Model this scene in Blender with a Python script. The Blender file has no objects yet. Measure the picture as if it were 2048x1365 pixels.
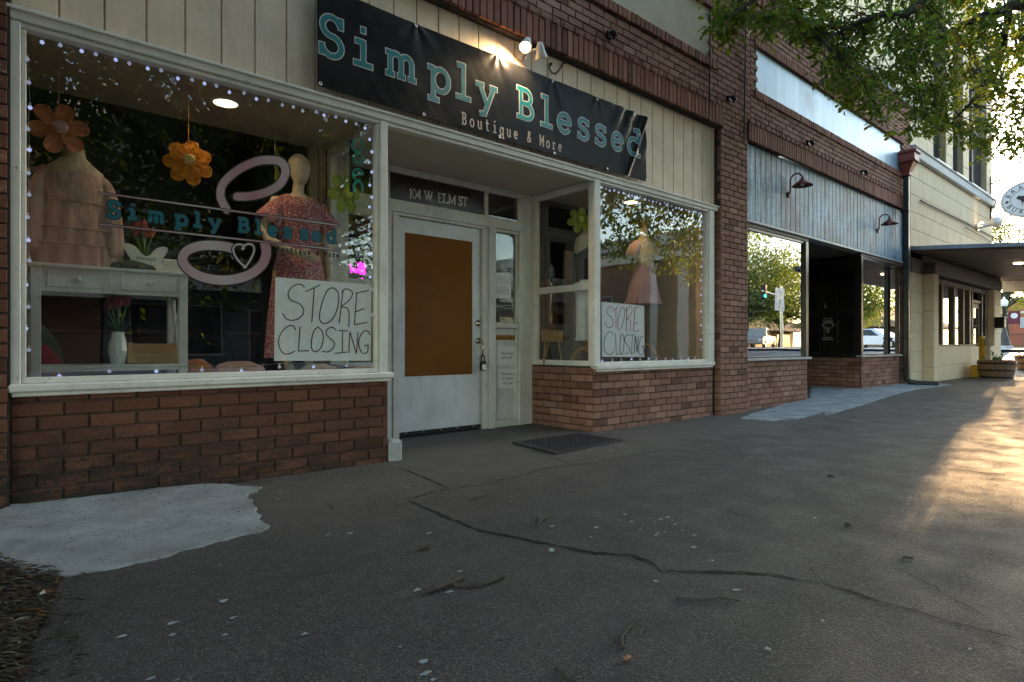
import bpy, math, random
import numpy as np
from mathutils import Vector, noise as mnoise
random.seed(7)
SC = bpy.context.scene
COL = SC.collection
# ---------------------------------------------------------------- camera
FPX, TH = 1200.0, math.atan2(1390, 1200)
CT, ST, CAMD, CAMH = math.cos(TH), math.sin(TH), 4.03, 0.87
cam = bpy.data.objects.new("camera", bpy.data.cameras.new("camera"))
COL.objects.link(cam)
cam.location = (0, -CAMD, CAMH)
cam.rotation_euler = (math.radians(90), 0, -math.atan2(CT, ST))
cam.data.sensor_width = 36
cam.data.lens = 36 * FPX / 2048
cam.data.shift_y = 9.5 / 2048
cam.data.clip_start, cam.data.clip_end = 0.05, 3000
SC.camera = cam
# ---------------------------------------------------------------- sky, sun, exposure
SUN_EL, SUN_ROT = math.radians(7.4), math.radians(81.1)     # sun low over the far end of the street
w = bpy.data.worlds.new("World"); SC.world = w; w.use_nodes = True
nt = w.node_tree; nt.nodes.clear()
sky = nt.nodes.new("ShaderNodeTexSky"); sky.sky_type = 'NISHITA'; sky.sun_disc = False
sky.sun_elevation, sky.sun_rotation = SUN_EL, SUN_ROT
sky.air_density, sky.dust_density, sky.ozone_density = 1.0, 0.7, 1.3
hs = nt.nodes.new("ShaderNodeHueSaturation"); hs.inputs["Saturation"].default_value = 0.9
bg = nt.nodes.new("ShaderNodeBackground"); bg.inputs[1].default_value = 0.15
wo = nt.nodes.new("ShaderNodeOutputWorld")
nt.links.new(sky.outputs[0], hs.inputs["Color"]); nt.links.new(hs.outputs[0], bg.inputs[0]); nt.links.new(bg.outputs[0], wo.inputs[0])
sl = bpy.data.lights.new("sun", 'SUN'); sl.energy = 2.0; sl.angle = math.radians(0.55); sl.color = (1, .60, .27)
so = bpy.data.objects.new("sun", sl); COL.objects.link(so)
SUND = Vector((math.sin(SUN_ROT) * math.cos(SUN_EL), math.cos(SUN_ROT) * math.cos(SUN_EL), math.sin(SUN_EL)))
so.rotation_euler = SUND.to_track_quat('Z', 'Y').to_euler()
so.location = (30, 4, 12)
VS = SC.view_settings
VS.view_transform = 'Standard'; VS.look = 'None'; VS.gamma = 1; VS.exposure = 3.05; VS.use_curve_mapping = False
SC.cycles.max_bounces = 10; SC.cycles.transparent_max_bounces = 24; SC.cycles.glossy_bounces = 4
SC.cycles.sample_clamp_indirect = 4.0
SC.cycles.use_denoising = True; SC.cycles.denoising_prefilter = 'ACCURATE'

# ---------------------------------------------------------------- helpers
def at(u, v, Y=0.0):
    t = (u - 1024) / FPX; l = (Y + CAMD) / (ST - t * CT)
    return Vector((l * (CT + t * ST), Y, CAMH + (692 - v) / FPX * l))
def atl(u, v, l):
    t = (u - 1024) / FPX
    return Vector((l * (CT + t * ST), l * (ST - t * CT) - CAMD, CAMH + (692 - v) / FPX * l))
def gr(u, v, z=0.0):
    return atl(u, v, (CAMH - z) * FPX / (v - 692.0))
def sstep(x): x = min(1, max(0, x)); return x * x * (3 - 2 * x)
def gz(x, y=0): return .1 * sstep((x - 7.5) / 4.2) + .62 * min(1, max(0, (x - 21) / 22))
def lerp(a, b, t): return a + (b - a) * t
ORG = {}

def tag(o, label, cat, group=None):
    o["label"] = label; o["category"] = cat
    if group: o["group"] = group
    return o
def thing(name, loc, label, cat, group=None):
    o = bpy.data.objects.new(name, None); COL.objects.link(o)
    o.location = loc; o.empty_display_size = .1
    ORG[o.name] = Vector(loc); return tag(o, label, cat, group)

class MB:
    def __init__(s): s.v = []; s.f = []; s.m = []; s.s = []; s.r = []; s.cur = 0; s.sm = False; s.rnd = .5
    def add(s, vs, fs, m=None, smooth=None, rnd=None):
        n = len(s.v); s.v.extend(tuple(p) for p in vs)
        for f in fs:
            s.f.append([i + n for i in f]); s.m.append(s.cur if m is None else m)
            s.s.append(s.sm if smooth is None else smooth); s.r.append(s.rnd if rnd is None else rnd)
    def box(s, x0, x1, y0, y1, z0, z1, m=None, b=0.0, rnd=None):
        if x0 > x1: x0, x1 = x1, x0
        if y0 > y1: y0, y1 = y1, y0
        if z0 > z1: z0, z1 = z1, z0
        b = min(b, (x1 - x0) * .45, (y1 - y0) * .45, (z1 - z0) * .45)
        if b <= 0:
            s.add([(x0, y0, z0), (x1, y0, z0), (x1, y1, z0), (x0, y1, z0), (x0, y0, z1), (x1, y0, z1), (x1, y1, z1), (x0, y1, z1)],
                  [(0, 3, 2, 1), (4, 5, 6, 7), (0, 1, 5, 4), (1, 2, 6, 5), (2, 3, 7, 6), (3, 0, 4, 7)], m, rnd=rnd); return
        X, Y, Z = (x0, x1), (y0, y1), (z0, z1); V = []; idx = {}
        for i in (0, 1):
            for j in (0, 1):
                for k in (0, 1):
                    sx, sy, sz = (1 - 2 * i), (1 - 2 * j), (1 - 2 * k)
                    for a, q in enumerate(((0, 1, 1), (1, 0, 1), (1, 1, 0))):
                        idx[i, j, k, a] = len(V)
                        V.append((X[i] + sx * b * q[0], Y[j] + sy * b * q[1], Z[k] + sz * b * q[2]))
        F = []
        for i in (0, 1): F.append([idx[i, 0, 0, 0], idx[i, 1, 0, 0], idx[i, 1, 1, 0], idx[i, 0, 1, 0]][::(-1 if i == 0 else 1)])
        for j in (0, 1): F.append([idx[0, j, 0, 1], idx[1, j, 0, 1], idx[1, j, 1, 1], idx[0, j, 1, 1]][::(1 if j == 0 else -1)])
        for k in (0, 1): F.append([idx[0, 0, k, 2], idx[1, 0, k, 2], idx[1, 1, k, 2], idx[0, 1, k, 2]][::(-1 if k == 0 else 1)])
        for i in (0, 1):
            for j in (0, 1): F.append([idx[i, j, 0, 0], idx[i, j, 1, 0], idx[i, j, 1, 1], idx[i, j, 0, 1]])
        for i in (0, 1):
            for k in (0, 1): F.append([idx[i, 0, k, 0], idx[i, 1, k, 0], idx[i, 1, k, 2], idx[i, 0, k, 2]])
        for j in (0, 1):
            for k in (0, 1): F.append([idx[0, j, k, 1], idx[1, j, k, 1], idx[1, j, k, 2], idx[0, j, k, 2]])
        for i in (0, 1):
            for j in (0, 1):
                for k in (0, 1): F.append([idx[i, j, k, 0], idx[i, j, k, 1], idx[i, j, k, 2]])
        # orient outwards
        c = Vector(((x0 + x1) / 2, (y0 + y1) / 2, (z0 + z1) / 2)); G = []
        for f in F:
            p = [Vector(V[q]) for q in f]; n = (p[1] - p[0]).cross(p[2] - p[0])
            G.append(f if n.dot(sum(p, Vector()) / len(p) - c) > 0 else f[::-1])
        s.add(V, G, m, rnd=rnd)
    def quad(s, a, b, c, d, m=None, rnd=None): s.add([a, b, c, d], [(0, 1, 2, 3)], m, rnd=rnd)
    def tube(s, pts, r, n=8, m=None, caps=True, smooth=True):
        pts = [Vector(p) for p in pts]; rs = r if isinstance(r, (list, tuple)) else [r] * len(pts)
        V = []; F = []; u = None
        for i, p in enumerate(pts):
            d = (pts[min(i + 1, len(pts) - 1)] - pts[max(i - 1, 0)]).normalized()
            if u is None: u = d.orthogonal().normalized()
            u = (u - d * u.dot(d))
            u = u.normalized() if u.length > 1e-6 else d.orthogonal().normalized()
            q = d.cross(u)
            for k in range(n):
                a = 2 * math.pi * k / n; V.append(p + (u * math.cos(a) + q * math.sin(a)) * rs[i])
        for i in range(len(pts) - 1):
            for k in range(n):
                k2 = (k + 1) % n; F.append((i * n + k, i * n + k2, (i + 1) * n + k2, (i + 1) * n + k))
        s.add(V, F, m, smooth)
        if caps and n > 2:
            s.add(V[:n], [tuple(range(n))[::-1]], m, False); s.add(V[-n:], [tuple(range(n))], m, False)
    def rings(s, rs, m=None, smooth=True, cap0=True, cap1=True):
        """rs: list of rings of equal length (lists of points)"""
        n = len(rs[0]); V = [p for r in rs for p in r]; F = []
        for i in range(len(rs) - 1):
            for k in range(n):
                k2 = (k + 1) % n; F.append((i * n + k, i * n + k2, (i + 1) * n + k2, (i + 1) * n + k))
        s.add(V, F, m, smooth)
        if cap0: s.add(rs[0], [tuple(range(n))[::-1]], m, False)
        if cap1: s.add(rs[-1], [tuple(range(n))], m, False)
    def lathe(s, prof, c, n=20, axis='z', m=None, smooth=True, cap0=True, cap1=True):
        R = []
        for r, h in prof:
            ring = []
            for k in range(n):
                a = 2 * math.pi * k / n
                if axis == 'z': ring.append((c[0] + r * math.cos(a), c[1] + r * math.sin(a), c[2] + h))
                elif axis == 'y': ring.append((c[0] + r * math.cos(a), c[1] + h, c[2] + r * math.sin(a)))
                else: ring.append((c[0] + h, c[1] + r * math.cos(a), c[2] + r * math.sin(a)))
            R.append(ring)
        if axis == 'y': R = [q[::-1] for q in R]
        s.rings(R, m, smooth, cap0, cap1)
    def ball(s, c, rx, ry=None, rz=None, n=12, k=8, m=None):
        ry = ry or rx; rz = rz or rx
        R = []
        for i in range(1, k):
            a = -math.pi / 2 + math.pi * i / k
            R.append([(c[0] + rx * math.cos(a) * math.cos(2 * math.pi * j / n), c[1] + ry * math.cos(a) * math.sin(2 * math.pi * j / n), c[2] + rz * math.sin(a)) for j in range(n)])
        s.rings(R, m, True)
    def ribbon(s, pts, wd, mapf, lift=0.0, ext=0.0, m=None, closed=False, round_ends=False):
        P = [Vector((p[0], p[1], 0)) for p in pts]
        if len(P) < 2: return
        if ext and not closed:
            P[0] = P[0] + (P[0] - P[1]).normalized() * ext; P[-1] = P[-1] + (P[-1] - P[-2]).normalized() * ext
        n = len(P); L = []; R = []
        for i in range(n):
            a = P[(i - 1) % n] if (i > 0 or closed) else None; b = P[(i + 1) % n] if (i < n - 1 or closed) else None
            d1 = (P[i] - a).normalized() if a is not None and (P[i] - a).length > 1e-9 else None
            d2 = (b - P[i]).normalized() if b is not None and (b - P[i]).length > 1e-9 else None
            if d1 is None: d1 = d2 or Vector((1, 0, 0))
            if d2 is None: d2 = d1
            n1 = Vector((-d1.y, d1.x, 0)); n2 = Vector((-d2.y, d2.x, 0)); q = n1 + n2
            q = q.normalized() if q.length > 1e-4 else n1
            k = 1 / max(.5, q.dot(n1))
            L.append(P[i] + q * wd / 2 * k); R.append(P[i] - q * wd / 2 * k)
        V = [mapf(p.x, p.y, lift) for p in L] + [mapf(p.x, p.y, lift) for p in R]
        F = [(i, n + i, n + i + 1, i + 1) for i in range(n - 1)]
        if closed: F.append((n - 1, 2 * n - 1, n, 0))
        s.add(V, F, m)
        if round_ends and not closed:
            for q0, q1 in ((P[0], P[1]), (P[-1], P[-2])):
                d = (q0 - q1).normalized(); e = Vector((-d.y, d.x, 0)); ring = []
                for k in range(9):
                    a = math.pi * k / 8; ring.append(q0 + (e * math.cos(a) + d * math.sin(a)) * wd / 2)
                s.add([mapf(p.x, p.y, lift) for p in ring], [tuple(range(9))[::-1]], m)
    def text(s, st, size, mapf, lift=0.0, m=None, align='CENTER', bold=0.0):
        cu = bpy.data.curves.new("t", 'FONT'); cu.body = st; cu.size = size; cu.align_x = align; cu.resolution_u = 3; cu.offset = bold
        ob = bpy.data.objects.new("t", cu); COL.objects.link(ob)
        me = bpy.data.meshes.new_from_object(ob.evaluated_get(bpy.context.evaluated_depsgraph_get()))
        s.add([mapf(p.co.x, p.co.y, lift) for p in me.vertices], [tuple(f.vertices) for f in me.polygons], m)
        bpy.data.objects.remove(ob); bpy.data.curves.remove(cu); bpy.data.meshes.remove(me)
    def build(s, name, mats, parent=None, org=None, kind=None):
        if not isinstance(mats, (list, tuple)): mats = [mats]
        o0 = Vector(org) if org is not None else (ORG[parent.name] if parent else Vector((0, 0, 0)))
        me = bpy.data.meshes.new(name)
        V = np.array(s.v, dtype=float) - np.array(o0)
        me.from_pydata(V.tolist(), [], s.f)
        for q in mats: me.materials.append(q)
        me.polygons.foreach_set("material_index", s.m); me.polygons.foreach_set("use_smooth", s.s)
        a = me.attributes.new("rnd", 'FLOAT', 'FACE'); a.data.foreach_set("value", s.r)
        me.update()
        ob = bpy.data.objects.new(name, me); COL.objects.link(ob)
        if parent:
            ob.parent = parent; ob.location = o0 - ORG[parent.name]
        else: ob.location = o0
        ORG[ob.name] = o0
        if kind: ob["kind"] = kind
        return ob

# ---------------------------------------------------------------- materials
def srgb(r, g, b):
    f = lambda c: c / 12.92 if c <= .04045 else ((c + .055) / 1.055) ** 2.4
    return (f(r / 255), f(g / 255), f(b / 255))
class N:
    def __init__(s, name):
        s.mat = bpy.data.materials.new(name); s.mat.use_nodes = True; s.t = s.mat.node_tree
        s.t.nodes.clear(); s.out = s.n("ShaderNodeOutputMaterial"); s._pos = None
    def n(s, k): return s.t.nodes.new(k)
    def l(s, a, b): s.t.links.new(a, b)
    def set(s, sock, v):
        if isinstance(v, bpy.types.NodeSocket): s.l(v, sock)
        elif isinstance(v, (tuple, list)) and len(v) == 3 and sock.type == 'RGBA': sock.default_value = (*v, 1)
        else: sock.default_value = v
    def pos(s, scale=(1, 1, 1)):
        if s._pos is None: s._pos = s.n("ShaderNodeNewGeometry").outputs["Position"]
        if scale == (1, 1, 1): return s._pos
        m = s.n("ShaderNodeVectorMath"); m.operation = 'MULTIPLY'; s.l(s._pos, m.inputs[0]); m.inputs[1].default_value = scale
        return m.outputs[0]
    def noise(s, scale, detail=4, stretch=(1, 1, 1), rough=.55):
        q = s.n("ShaderNodeTexNoise"); s.l(s.pos(stretch), q.inputs["Vector"]); q.inputs["Scale"].default_value = scale
        q.inputs["Detail"].default_value = detail; q.inputs["Roughness"].default_value = rough; return q.outputs["Fac"]
    def voro(s, scale, feat='F1', out="Distance", stretch=(1, 1, 1)):
        q = s.n("ShaderNodeTexVoronoi"); q.feature = feat; s.l(s.pos(stretch), q.inputs["Vector"]); q.inputs["Scale"].default_value = scale; return q.outputs[out]
    def ramp(s, fac, a, b, lo=0.0, hi=1.0):
        q = s.n("ShaderNodeMapRange"); q.clamp = True; s.set(q.inputs[0], fac)
        q.inputs[1].default_value = a; q.inputs[2].default_value = b; q.inputs[3].default_value = lo; q.inputs[4].default_value = hi
        return q.outputs[0]
    def mix(s, fac, a, b, mode='MIX'):
        q = s.n("ShaderNodeMix"); q.data_type = 'RGBA'; q.blend_type = mode
        s.set(q.inputs[0], fac); s.set(q.inputs[6], a); s.set(q.inputs[7], b); return q.outputs[2]
    def math(s, op, a, b=0.0):
        q = s.n("ShaderNodeMath"); q.operation = op; s.set(q.inputs[0], a); s.set(q.inputs[1], b); return q.outputs[0]
    def attr(s, name="rnd"):
        q = s.n("ShaderNodeAttribute"); q.attribute_name = name; return q.outputs["Fac"]
    def sep(s):
        q = s.n("ShaderNodeSeparateXYZ"); s.l(s.pos(), q.inputs[0]); return q.outputs
    def bump(s, h, strength=.3, dist=.005, prev=None):
        q = s.n("ShaderNodeBump"); q.inputs["Strength"].default_value = strength; q.inputs["Distance"].default_value = dist
        s.l(h, q.inputs["Height"])
        if prev is not None: s.l(prev, q.inputs["Normal"])
        return q.outputs[0]
    def bsdf(s, col, rough=.6, metal=0.0, normal=None, spec=.5, sheen=0, emit=None, es=0, trans=0, sss=0):
        q = s.n("ShaderNodeBsdfPrincipled"); s.set(q.inputs["Base Color"], col); s.set(q.inputs["Roughness"], rough); s.set(q.inputs["Metallic"], metal)
        q.inputs["Specular IOR Level"].default_value = spec
        if normal is not None: s.l(normal, q.inputs["Normal"])
        if emit: s.set(q.inputs["Emission Color"], emit); q.inputs["Emission Strength"].default_value = es
        if sheen: q.inputs["Sheen Weight"].default_value = sheen
        return q.outputs[0]
    def done(s, sh): s.l(sh, s.out.inputs[0]); return s.mat
def mul(c, k): return tuple(min(1, x * k) for x in c)
def plain(name, col, rough=.6, var=.18, scale=6, bump=0.0, bscale=80, stretch=(1, 1, 1), metal=0.0, spec=.5, fine=True, sheen=0):
    m = N(name); f = m.noise(scale, 5, stretch); c = m.mix(m.ramp(f, .3, .7), mul(col, 1 - var), mul(col, 1 + var))
    if fine: c = m.mix(m.ramp(m.noise(scale * 9, 3, stretch), .35, .7, 0, .35), c, mul(col, .75))
    nr = m.bump(m.noise(bscale, 4, stretch), bump, .004) if bump else None
    r = m.ramp(m.noise(scale * 2, 3), .3, .7, max(.02, rough - .08), min(1, rough + .08))
    return m.done(m.bsdf(c, r, metal, nr, spec, sheen))
def emissive(name, col, strength):
    m = N(name); e = m.n("ShaderNodeEmission"); m.set(e.inputs[0], col); e.inputs[1].default_value = strength; return m.done(e.outputs[0])
def glass(name, tint=(1, 1, 1), boost=1.0, dirt=.04):
    m = N(name); fr = m.n("ShaderNodeFresnel"); fr.inputs[0].default_value = 1.5
    geo = m.n("ShaderNodeNewGeometry")
    R = fr.outputs[0]; R2 = m.math('DIVIDE', m.math('MULTIPLY', R, 2.0 * boost), m.math('ADD', R, 1.0))
    R2 = m.math('MINIMUM', R2, 1.0)
    front = m.math('SUBTRACT', 1.0, geo.outputs["Backfacing"]); fac = m.math('MULTIPLY', R2, front)
    tr = m.n("ShaderNodeBsdfTransparent"); m.set(tr.inputs[0], tint)
    gl = m.n("ShaderNodeBsdfGlossy"); gl.inputs["Roughness"].default_value = 0.0
    gl.inputs["Color"].default_value = (1, 1, 1, 1)
    b = m.bump(m.noise(1.3, 2), .035, .02); m.l(b, gl.inputs["Normal"])
    mx = m.n("ShaderNodeMixShader"); m.l(fac, mx.inputs[0]); m.l(tr.outputs[0], mx.inputs[1]); m.l(gl.outputs[0], mx.inputs[2])
    df = m.n("ShaderNodeBsdfDiffuse"); m.set(df.inputs[0], (.5, .5, .48))
    d2 = m.math('MULTIPLY', m.ramp(m.math('MULTIPLY', m.noise(3, 5), m.noise(140, 2)), .2, .55, 0, dirt), front)
    m2 = m.n("ShaderNodeMixShader"); m.l(d2, m2.inputs[0]); m.l(mx.outputs[0], m2.inputs[1]); m.l(df.outputs[0], m2.inputs[2])
    return m.done(m2.outputs[0])

def painted_wood(name, col, chip=.5, grain=(30, 30, 2.0), under=(.16, .12, .09), rough=.5, lap=0.0):
    m = N(name)
    c = m.mix(m.ramp(m.noise(3, 5), .3, .7), mul(col, .86), mul(col, 1.06))
    c = m.mix(m.ramp(m.noise(1.0, 4, grain), .45, .75, 0, .3), c, mul(col, .66))
    c = m.mix(m.ramp(m.noise(26, 6, (1, 1, 1), .75), .70 - .07 * chip, .73 - .065 * chip, 0, .85), c, under)
    dirt = m.noise(6, 6, (1, 1, .45), .7); c = m.mix(m.ramp(dirt, .52, .8, 0, .45), c, mul(col, .45))
    nr = m.bump(m.noise(1.0, 4, tuple(2 * g for g in grain)), .25, .003)
    return m.done(m.bsdf(c, m.ramp(m.noise(20, 3), .3, .7, rough - .1, rough + .1), 0, nr, .45))

def brick_mat(name, tone, dirt=False):
    m = N(name); r = m.attr(); X, Y, Z = m.sep()
    a, b = tone
    c = m.mix(r, mul(a, .88), mul(b, 1.06)); c = m.mix(m.ramp(r, .95, .97), c, mul(a, .58)); c = m.mix(m.ramp(r, .05, .03), c, mul(b, 1.2))
    c = m.mix(m.ramp(m.noise(90, 4), .38, .72, 0, .5), c, mul(a, .55))
    c = m.mix(m.ramp(m.voro(160), 0, .22, .55, 0), c, (.035, .025, .02))
    c = m.mix(m.ramp(m.noise(14, 5), .55, .8, 0, .35), c, mul(b, 1.5))
    c = m.mix(m.ramp(m.noise(1.6, 5), .45, .75, 0, .35), c, mul(a, .5))
    if dirt:                                                   # black mould near the pavement
        hgt = m.ramp(Z, .0, .6, 1.15, .1); lf = m.ramp(X, -.2, 2.6, 1.0, .35)
        k = m.math('MULTIPLY', m.math('MULTIPLY', hgt, lf), m.ramp(m.noise(5, 6, (1, 1, 3), .7), .34, .56, .15, 1.5))
        k = m.math('MULTIPLY', k, m.ramp(m.noise(45, 4), .3, .6, .5, 1))
        c = m.mix(m.math('MINIMUM', k, .93), c, (.022, .02, .016))
        eff = m.math('MULTIPLY', m.ramp(m.noise(7, 5, (1, 1, 2.5), .7), .6, .72, 0, .5), m.ramp(Z, .5, .62, 0, 1))
        c = m.mix(eff, c, (.5, .45, .4))
    h = m.math('ADD', m.noise(160, 4), m.math('MULTIPLY', m.noise(50, 3), .8))
    return m.done(m.bsdf(c, .82, 0, m.bump(h, .55, .004), .3))
# ---------------------------------------------------------------- material list
CREAM = painted_wood("cream_board_paint", srgb(234, 211, 184), .3, (30, 30, 2.2))
WHITE = painted_wood("white_trim_paint", srgb(228, 225, 216), .9, (14, 14, 14))
WHITE2 = painted_wood("white_door_paint", srgb(226, 228, 226), .55, (10, 10, 3), rough=.42)
BRICK_L = brick_mat("brown_red_brick", ((.16, .062, .036), (.225, .092, .055)), True)
BRICK_R = brick_mat("dusty_red_brick", ((.255, .115, .078), (.365, .20, .148)))
BRICK_U = brick_mat("upper_red_brick", ((.225, .092, .062), (.325, .146, .102)))
MORTAR = plain("mortar", (.11, .095, .085), .95, .35, 12, .5)
MORTAR_D = plain("dark_mortar", (.05, .04, .036), .95, .3, 12, .5)
GLASS = glass("window_glass", (.97, .98, .97), 1.35)
GLASS2 = glass("dusty_window_glass", (.72, .74, .74), 2.6, .03)
GLASS3 = glass("dark_window_glass", (.6, .62, .64), 1.8)
BLACKP = plain("black_paint", (.012, .011, .011), .35, .3, 10)
DARKM = plain("dark_metal", (.02, .018, .017), .45, .3, 20, 0, metal=.6)
RUST = plain("rusty_copper_metal", (.17, .055, .03), .5, .3, 25, .15, metal=.5)
STEEL = plain("steel", (.55, .53, .5), .32, .15, 30, metal=1)
BRASS = plain("old_brass", (.36, .20, .05), .42, .4, 30, .1, metal=1)
CHROME = plain("worn_nickel", (.48, .42, .35), .25, .25, 40, metal=1)
PAPER = plain("paper", (.93, .93, .94), .7, .05, 20)
INK = plain("black_ink", (.012, .012, .014), .6, .1)
INKR = plain("red_ink", (.42, .03, .03), .6, .1)
INKP = plain("plum_ink", (.10, .025, .05), .6, .1)
PLASTER = plain("stucco", srgb(196, 187, 166), .85, .14, 3, .35, 60)
CONC = plain("pale_concrete", (.36, .37, .36), .9, .3, 5, .6, 90)
ROOMW = plain("plum_wall_paint", (.022, .010, .018), .8, .3, 2)
ROOMF = plain("dark_shop_floor", (.045, .035, .028), .6, .3, 3)
CEIL = plain("display_ceiling", (.48, .41, .31), .85, .1, 4)
WOODL = plain("pale_pine", (.42, .25, .10), .5, .25, 4, .1, 40, (1, 6, 1))
LEDB = emissive("led_bulb", (.42, .50, .85), .13)
WARM = emissive("warm_lamp", (1.0, .72, .38), 2.2)

# ---------------------------------------------------------------- ground
def asphalt():
    m = N("sidewalk_aggregate"); X, Y, Z = m.sep()
    c = m.mix(m.ramp(m.noise(.9, 6), .3, .7), (.045, .0385, .0345), (.076, .0655, .058))
    c = m.mix(m.ramp(m.noise(3.5, 6, rough=.7), .46, .68, 0, .7), c, (.03, .026, .024))
    band = m.ramp(m.math('ADD', Y, m.math('MULTIPLY', m.noise(2.5, 5), .8)), -.95, -.35)      # smoother strip along the walls
    c = m.mix(m.math('MULTIPLY', band, .85), c, (.118, .106, .092))
    v1 = m.voro(210, 'F1', "Color"); q = m.n("ShaderNodeSeparateColor"); m.l(v1, q.inputs[0])
    c = m.mix(m.ramp(q.outputs[0], .45, 1.0, 0, .75), c, (.022, .020, .018))
    c = m.mix(m.ramp(q.outputs[1], .72, 1.0, 0, .75), c, (.20, .18, .155))
    c = m.mix(m.ramp(m.noise(11, 7, rough=.75), .66, .74, 0, .45), c, (.05, .045, .042))
    h = m.math('ADD', m.math('MULTIPLY', m.voro(210), 1.0), m.math('MULTIPLY', m.noise(60, 4), .2))
    st = m.bump(h, .75, .006)
    r = m.ramp(m.noise(4, 4), .3, .7, .55, .78)
    return m.done(m.bsdf(c, r, 0, st, .5))
def roadmat():
    m = N("road_asphalt"); c = m.mix(m.ramp(m.noise(.6, 5), .3, .7), (.045, .046, .05), (.075, .076, .08))
    c = m.mix(m.ramp(m.noise(120, 3), .5, .8, 0, .4), c, (.16, .16, .16))
    return m.done(m.bsdf(c, .6, 0, m.bump(m.noise(120, 3), .4, .006), .4))
ASPH, ROAD = asphalt(), roadmat()
CRACK = plain("crack_dirt", (.009, .007, .006), .95, .5, 60, .4)
CEM = plain("new_cement", (.27, .31, .33), .9, .38, 4, .8, 50)

def sheet(name, x0, x1, y0, y1, nx, ny, zf, m, kind="structure"):
    mb = MB(); V = []; F = []
    for i in range(nx + 1):
        for j in range(ny + 1):
            x = lerp(x0, x1, i / nx); y = lerp(y0, y1, j / ny); V.append((x, y, zf(x, y)))
    for i in range(nx):
        for j in range(ny):
            a = i * (ny + 1) + j; F.append((a, a + ny + 1, a + ny + 2, a + 1))
    mb.add(V, F); return mb.build(name, m, kind=kind)
WALK = sheet("sidewalk", -14, 26, -5.3, .93, 200, 12, lambda x, y: gz(x, y), ASPH)
sheet("road", -90, 70, -60, 40, 80, 40, lambda x, y: gz(x, y) - .13 + (-.9 if (x < 24.9 and y > -5.25) else 0), ROAD)
sheet("terrain", -700, 700, -700, 700, 70, 70, lambda x, y: (-.9 if abs(x) < 110 and abs(y) < 110 else -.25) + gz(x) * .98, plain("far_ground", (.10, .11, .06), .9, .3, .5))
sheet("far_pavement", 41, 60, -30, 30, 12, 4, lambda x, y: gz(x) + .0, CONC)
kb = MB()
for i in range(26):
    x = -14 + i * 1.54
    kb.box(x, x + 1.535, -5.45, -5.3, -.3, gz(x + .77) + .004, b=.02)
kb.build("kerb", CONC, kind="structure")
sheet("opposite_pavement", -60, 25, -22, -17.4, 20, 2, lambda x, y: gz(x), CONC)

def crack(pts, wd, m=0, mb=None, lift=.004, jit=1.0):
    """jagged sliver along px points on the ground"""
    P = []
    for (u, v), (u2, v2) in zip(pts[:-1], pts[1:]):
        a, b = gr(u, v), gr(u2, v2); n = max(2, int((b - a).length / .035))
        for k in range(n): P.append(a.lerp(b, k / n))
    P.append(gr(*pts[-1])); L = []; R = []
    for i, p in enumerate(P):
        d = (P[min(i + 1, len(P) - 1)] - P[max(0, i - 1)]).normalized(); q = Vector((-d.y, d.x, 0))
        e = min(1, (i + .4) / 3, (len(P) - i - .6) / 3)
        k = wd * e * random.uniform(.35, 1.5); c = p + q * random.uniform(-1, 1) * .007 * jit
        z = gz(c.x) + lift
        for S, s in ((L, 1), (R, -1)):
            pp = c + q * s * k / 2; S.append((pp.x, pp.y, z))
    V = L + R; n = len(L)
    mb.add(V, [(i, n + i, n + i + 1, i + 1) for i in range(n - 1)])
ck = MB()
crack([(817, 1001), (862, 1022), (905, 1040), (960, 1062), (1010, 1072), (1060, 1082), (1110, 1092), (1190, 1108), (1262, 1112), (1300, 1125), (1322, 1144), (1400, 1146), (1480, 1147), (1545, 1150), (1600, 1162), (1640, 1168)], .018, mb=ck)
crack([(1640, 1168), (1690, 1182), (1760, 1205), (1830, 1222), (1890, 1242), (1960, 1262), (2060, 1282)], .014, mb=ck)
crack([(1618, 1135), (1630, 1150), (1660, 1172)], .008, mb=ck)
crack([(1960, 1268), (2000, 1290), (2060, 1312)], .008, mb=ck)
crack([(800, 936), (850, 957), (903, 980)], .010, mb=ck, jit=.2)
crack([(817, 1001), (865, 985), (903, 978), (960, 972), (1030, 955), (1090, 938), (1160, 930), (1230, 920), (1300, 905), (1420, 885), (1500, 876)], .009, mb=ck)
crack([(1030, 905), (1075, 905), (1110, 918), (1150, 932)], .009, mb=ck, jit=.3)
crack([(650, 1005), (668, 1022)], .008, mb=ck)
crack([(930, 870), (1025, 885)], .006, mb=ck, jit=.3)
crack([(1558, 844), (1640, 853), (1700, 862), (1760, 870), (1840, 876), (1920, 876), (2060, 888)], .010, mb=ck)
crack([(1880, 938), (1930, 942), (1975, 948), (2016, 951)], .018, mb=ck)
crack([(1350, 1000), (1420, 1015), (1500, 1035), (1560, 1052)], .006, mb=ck)
crack([(1800, 1140), (1840, 1160), (1900, 1195), (1980, 1240)], .006, mb=ck)
crack([(1246, 880), (1320, 893)], .006, mb=ck, jit=.3)
crack([(1640, 828), (1760, 842), (1850, 850)], .006, mb=ck, jit=.3)
ck.build("pavement_crack", CRACK, WALK)
sp = MB()                                                     # pale droppings and paint spots on the pavement
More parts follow.
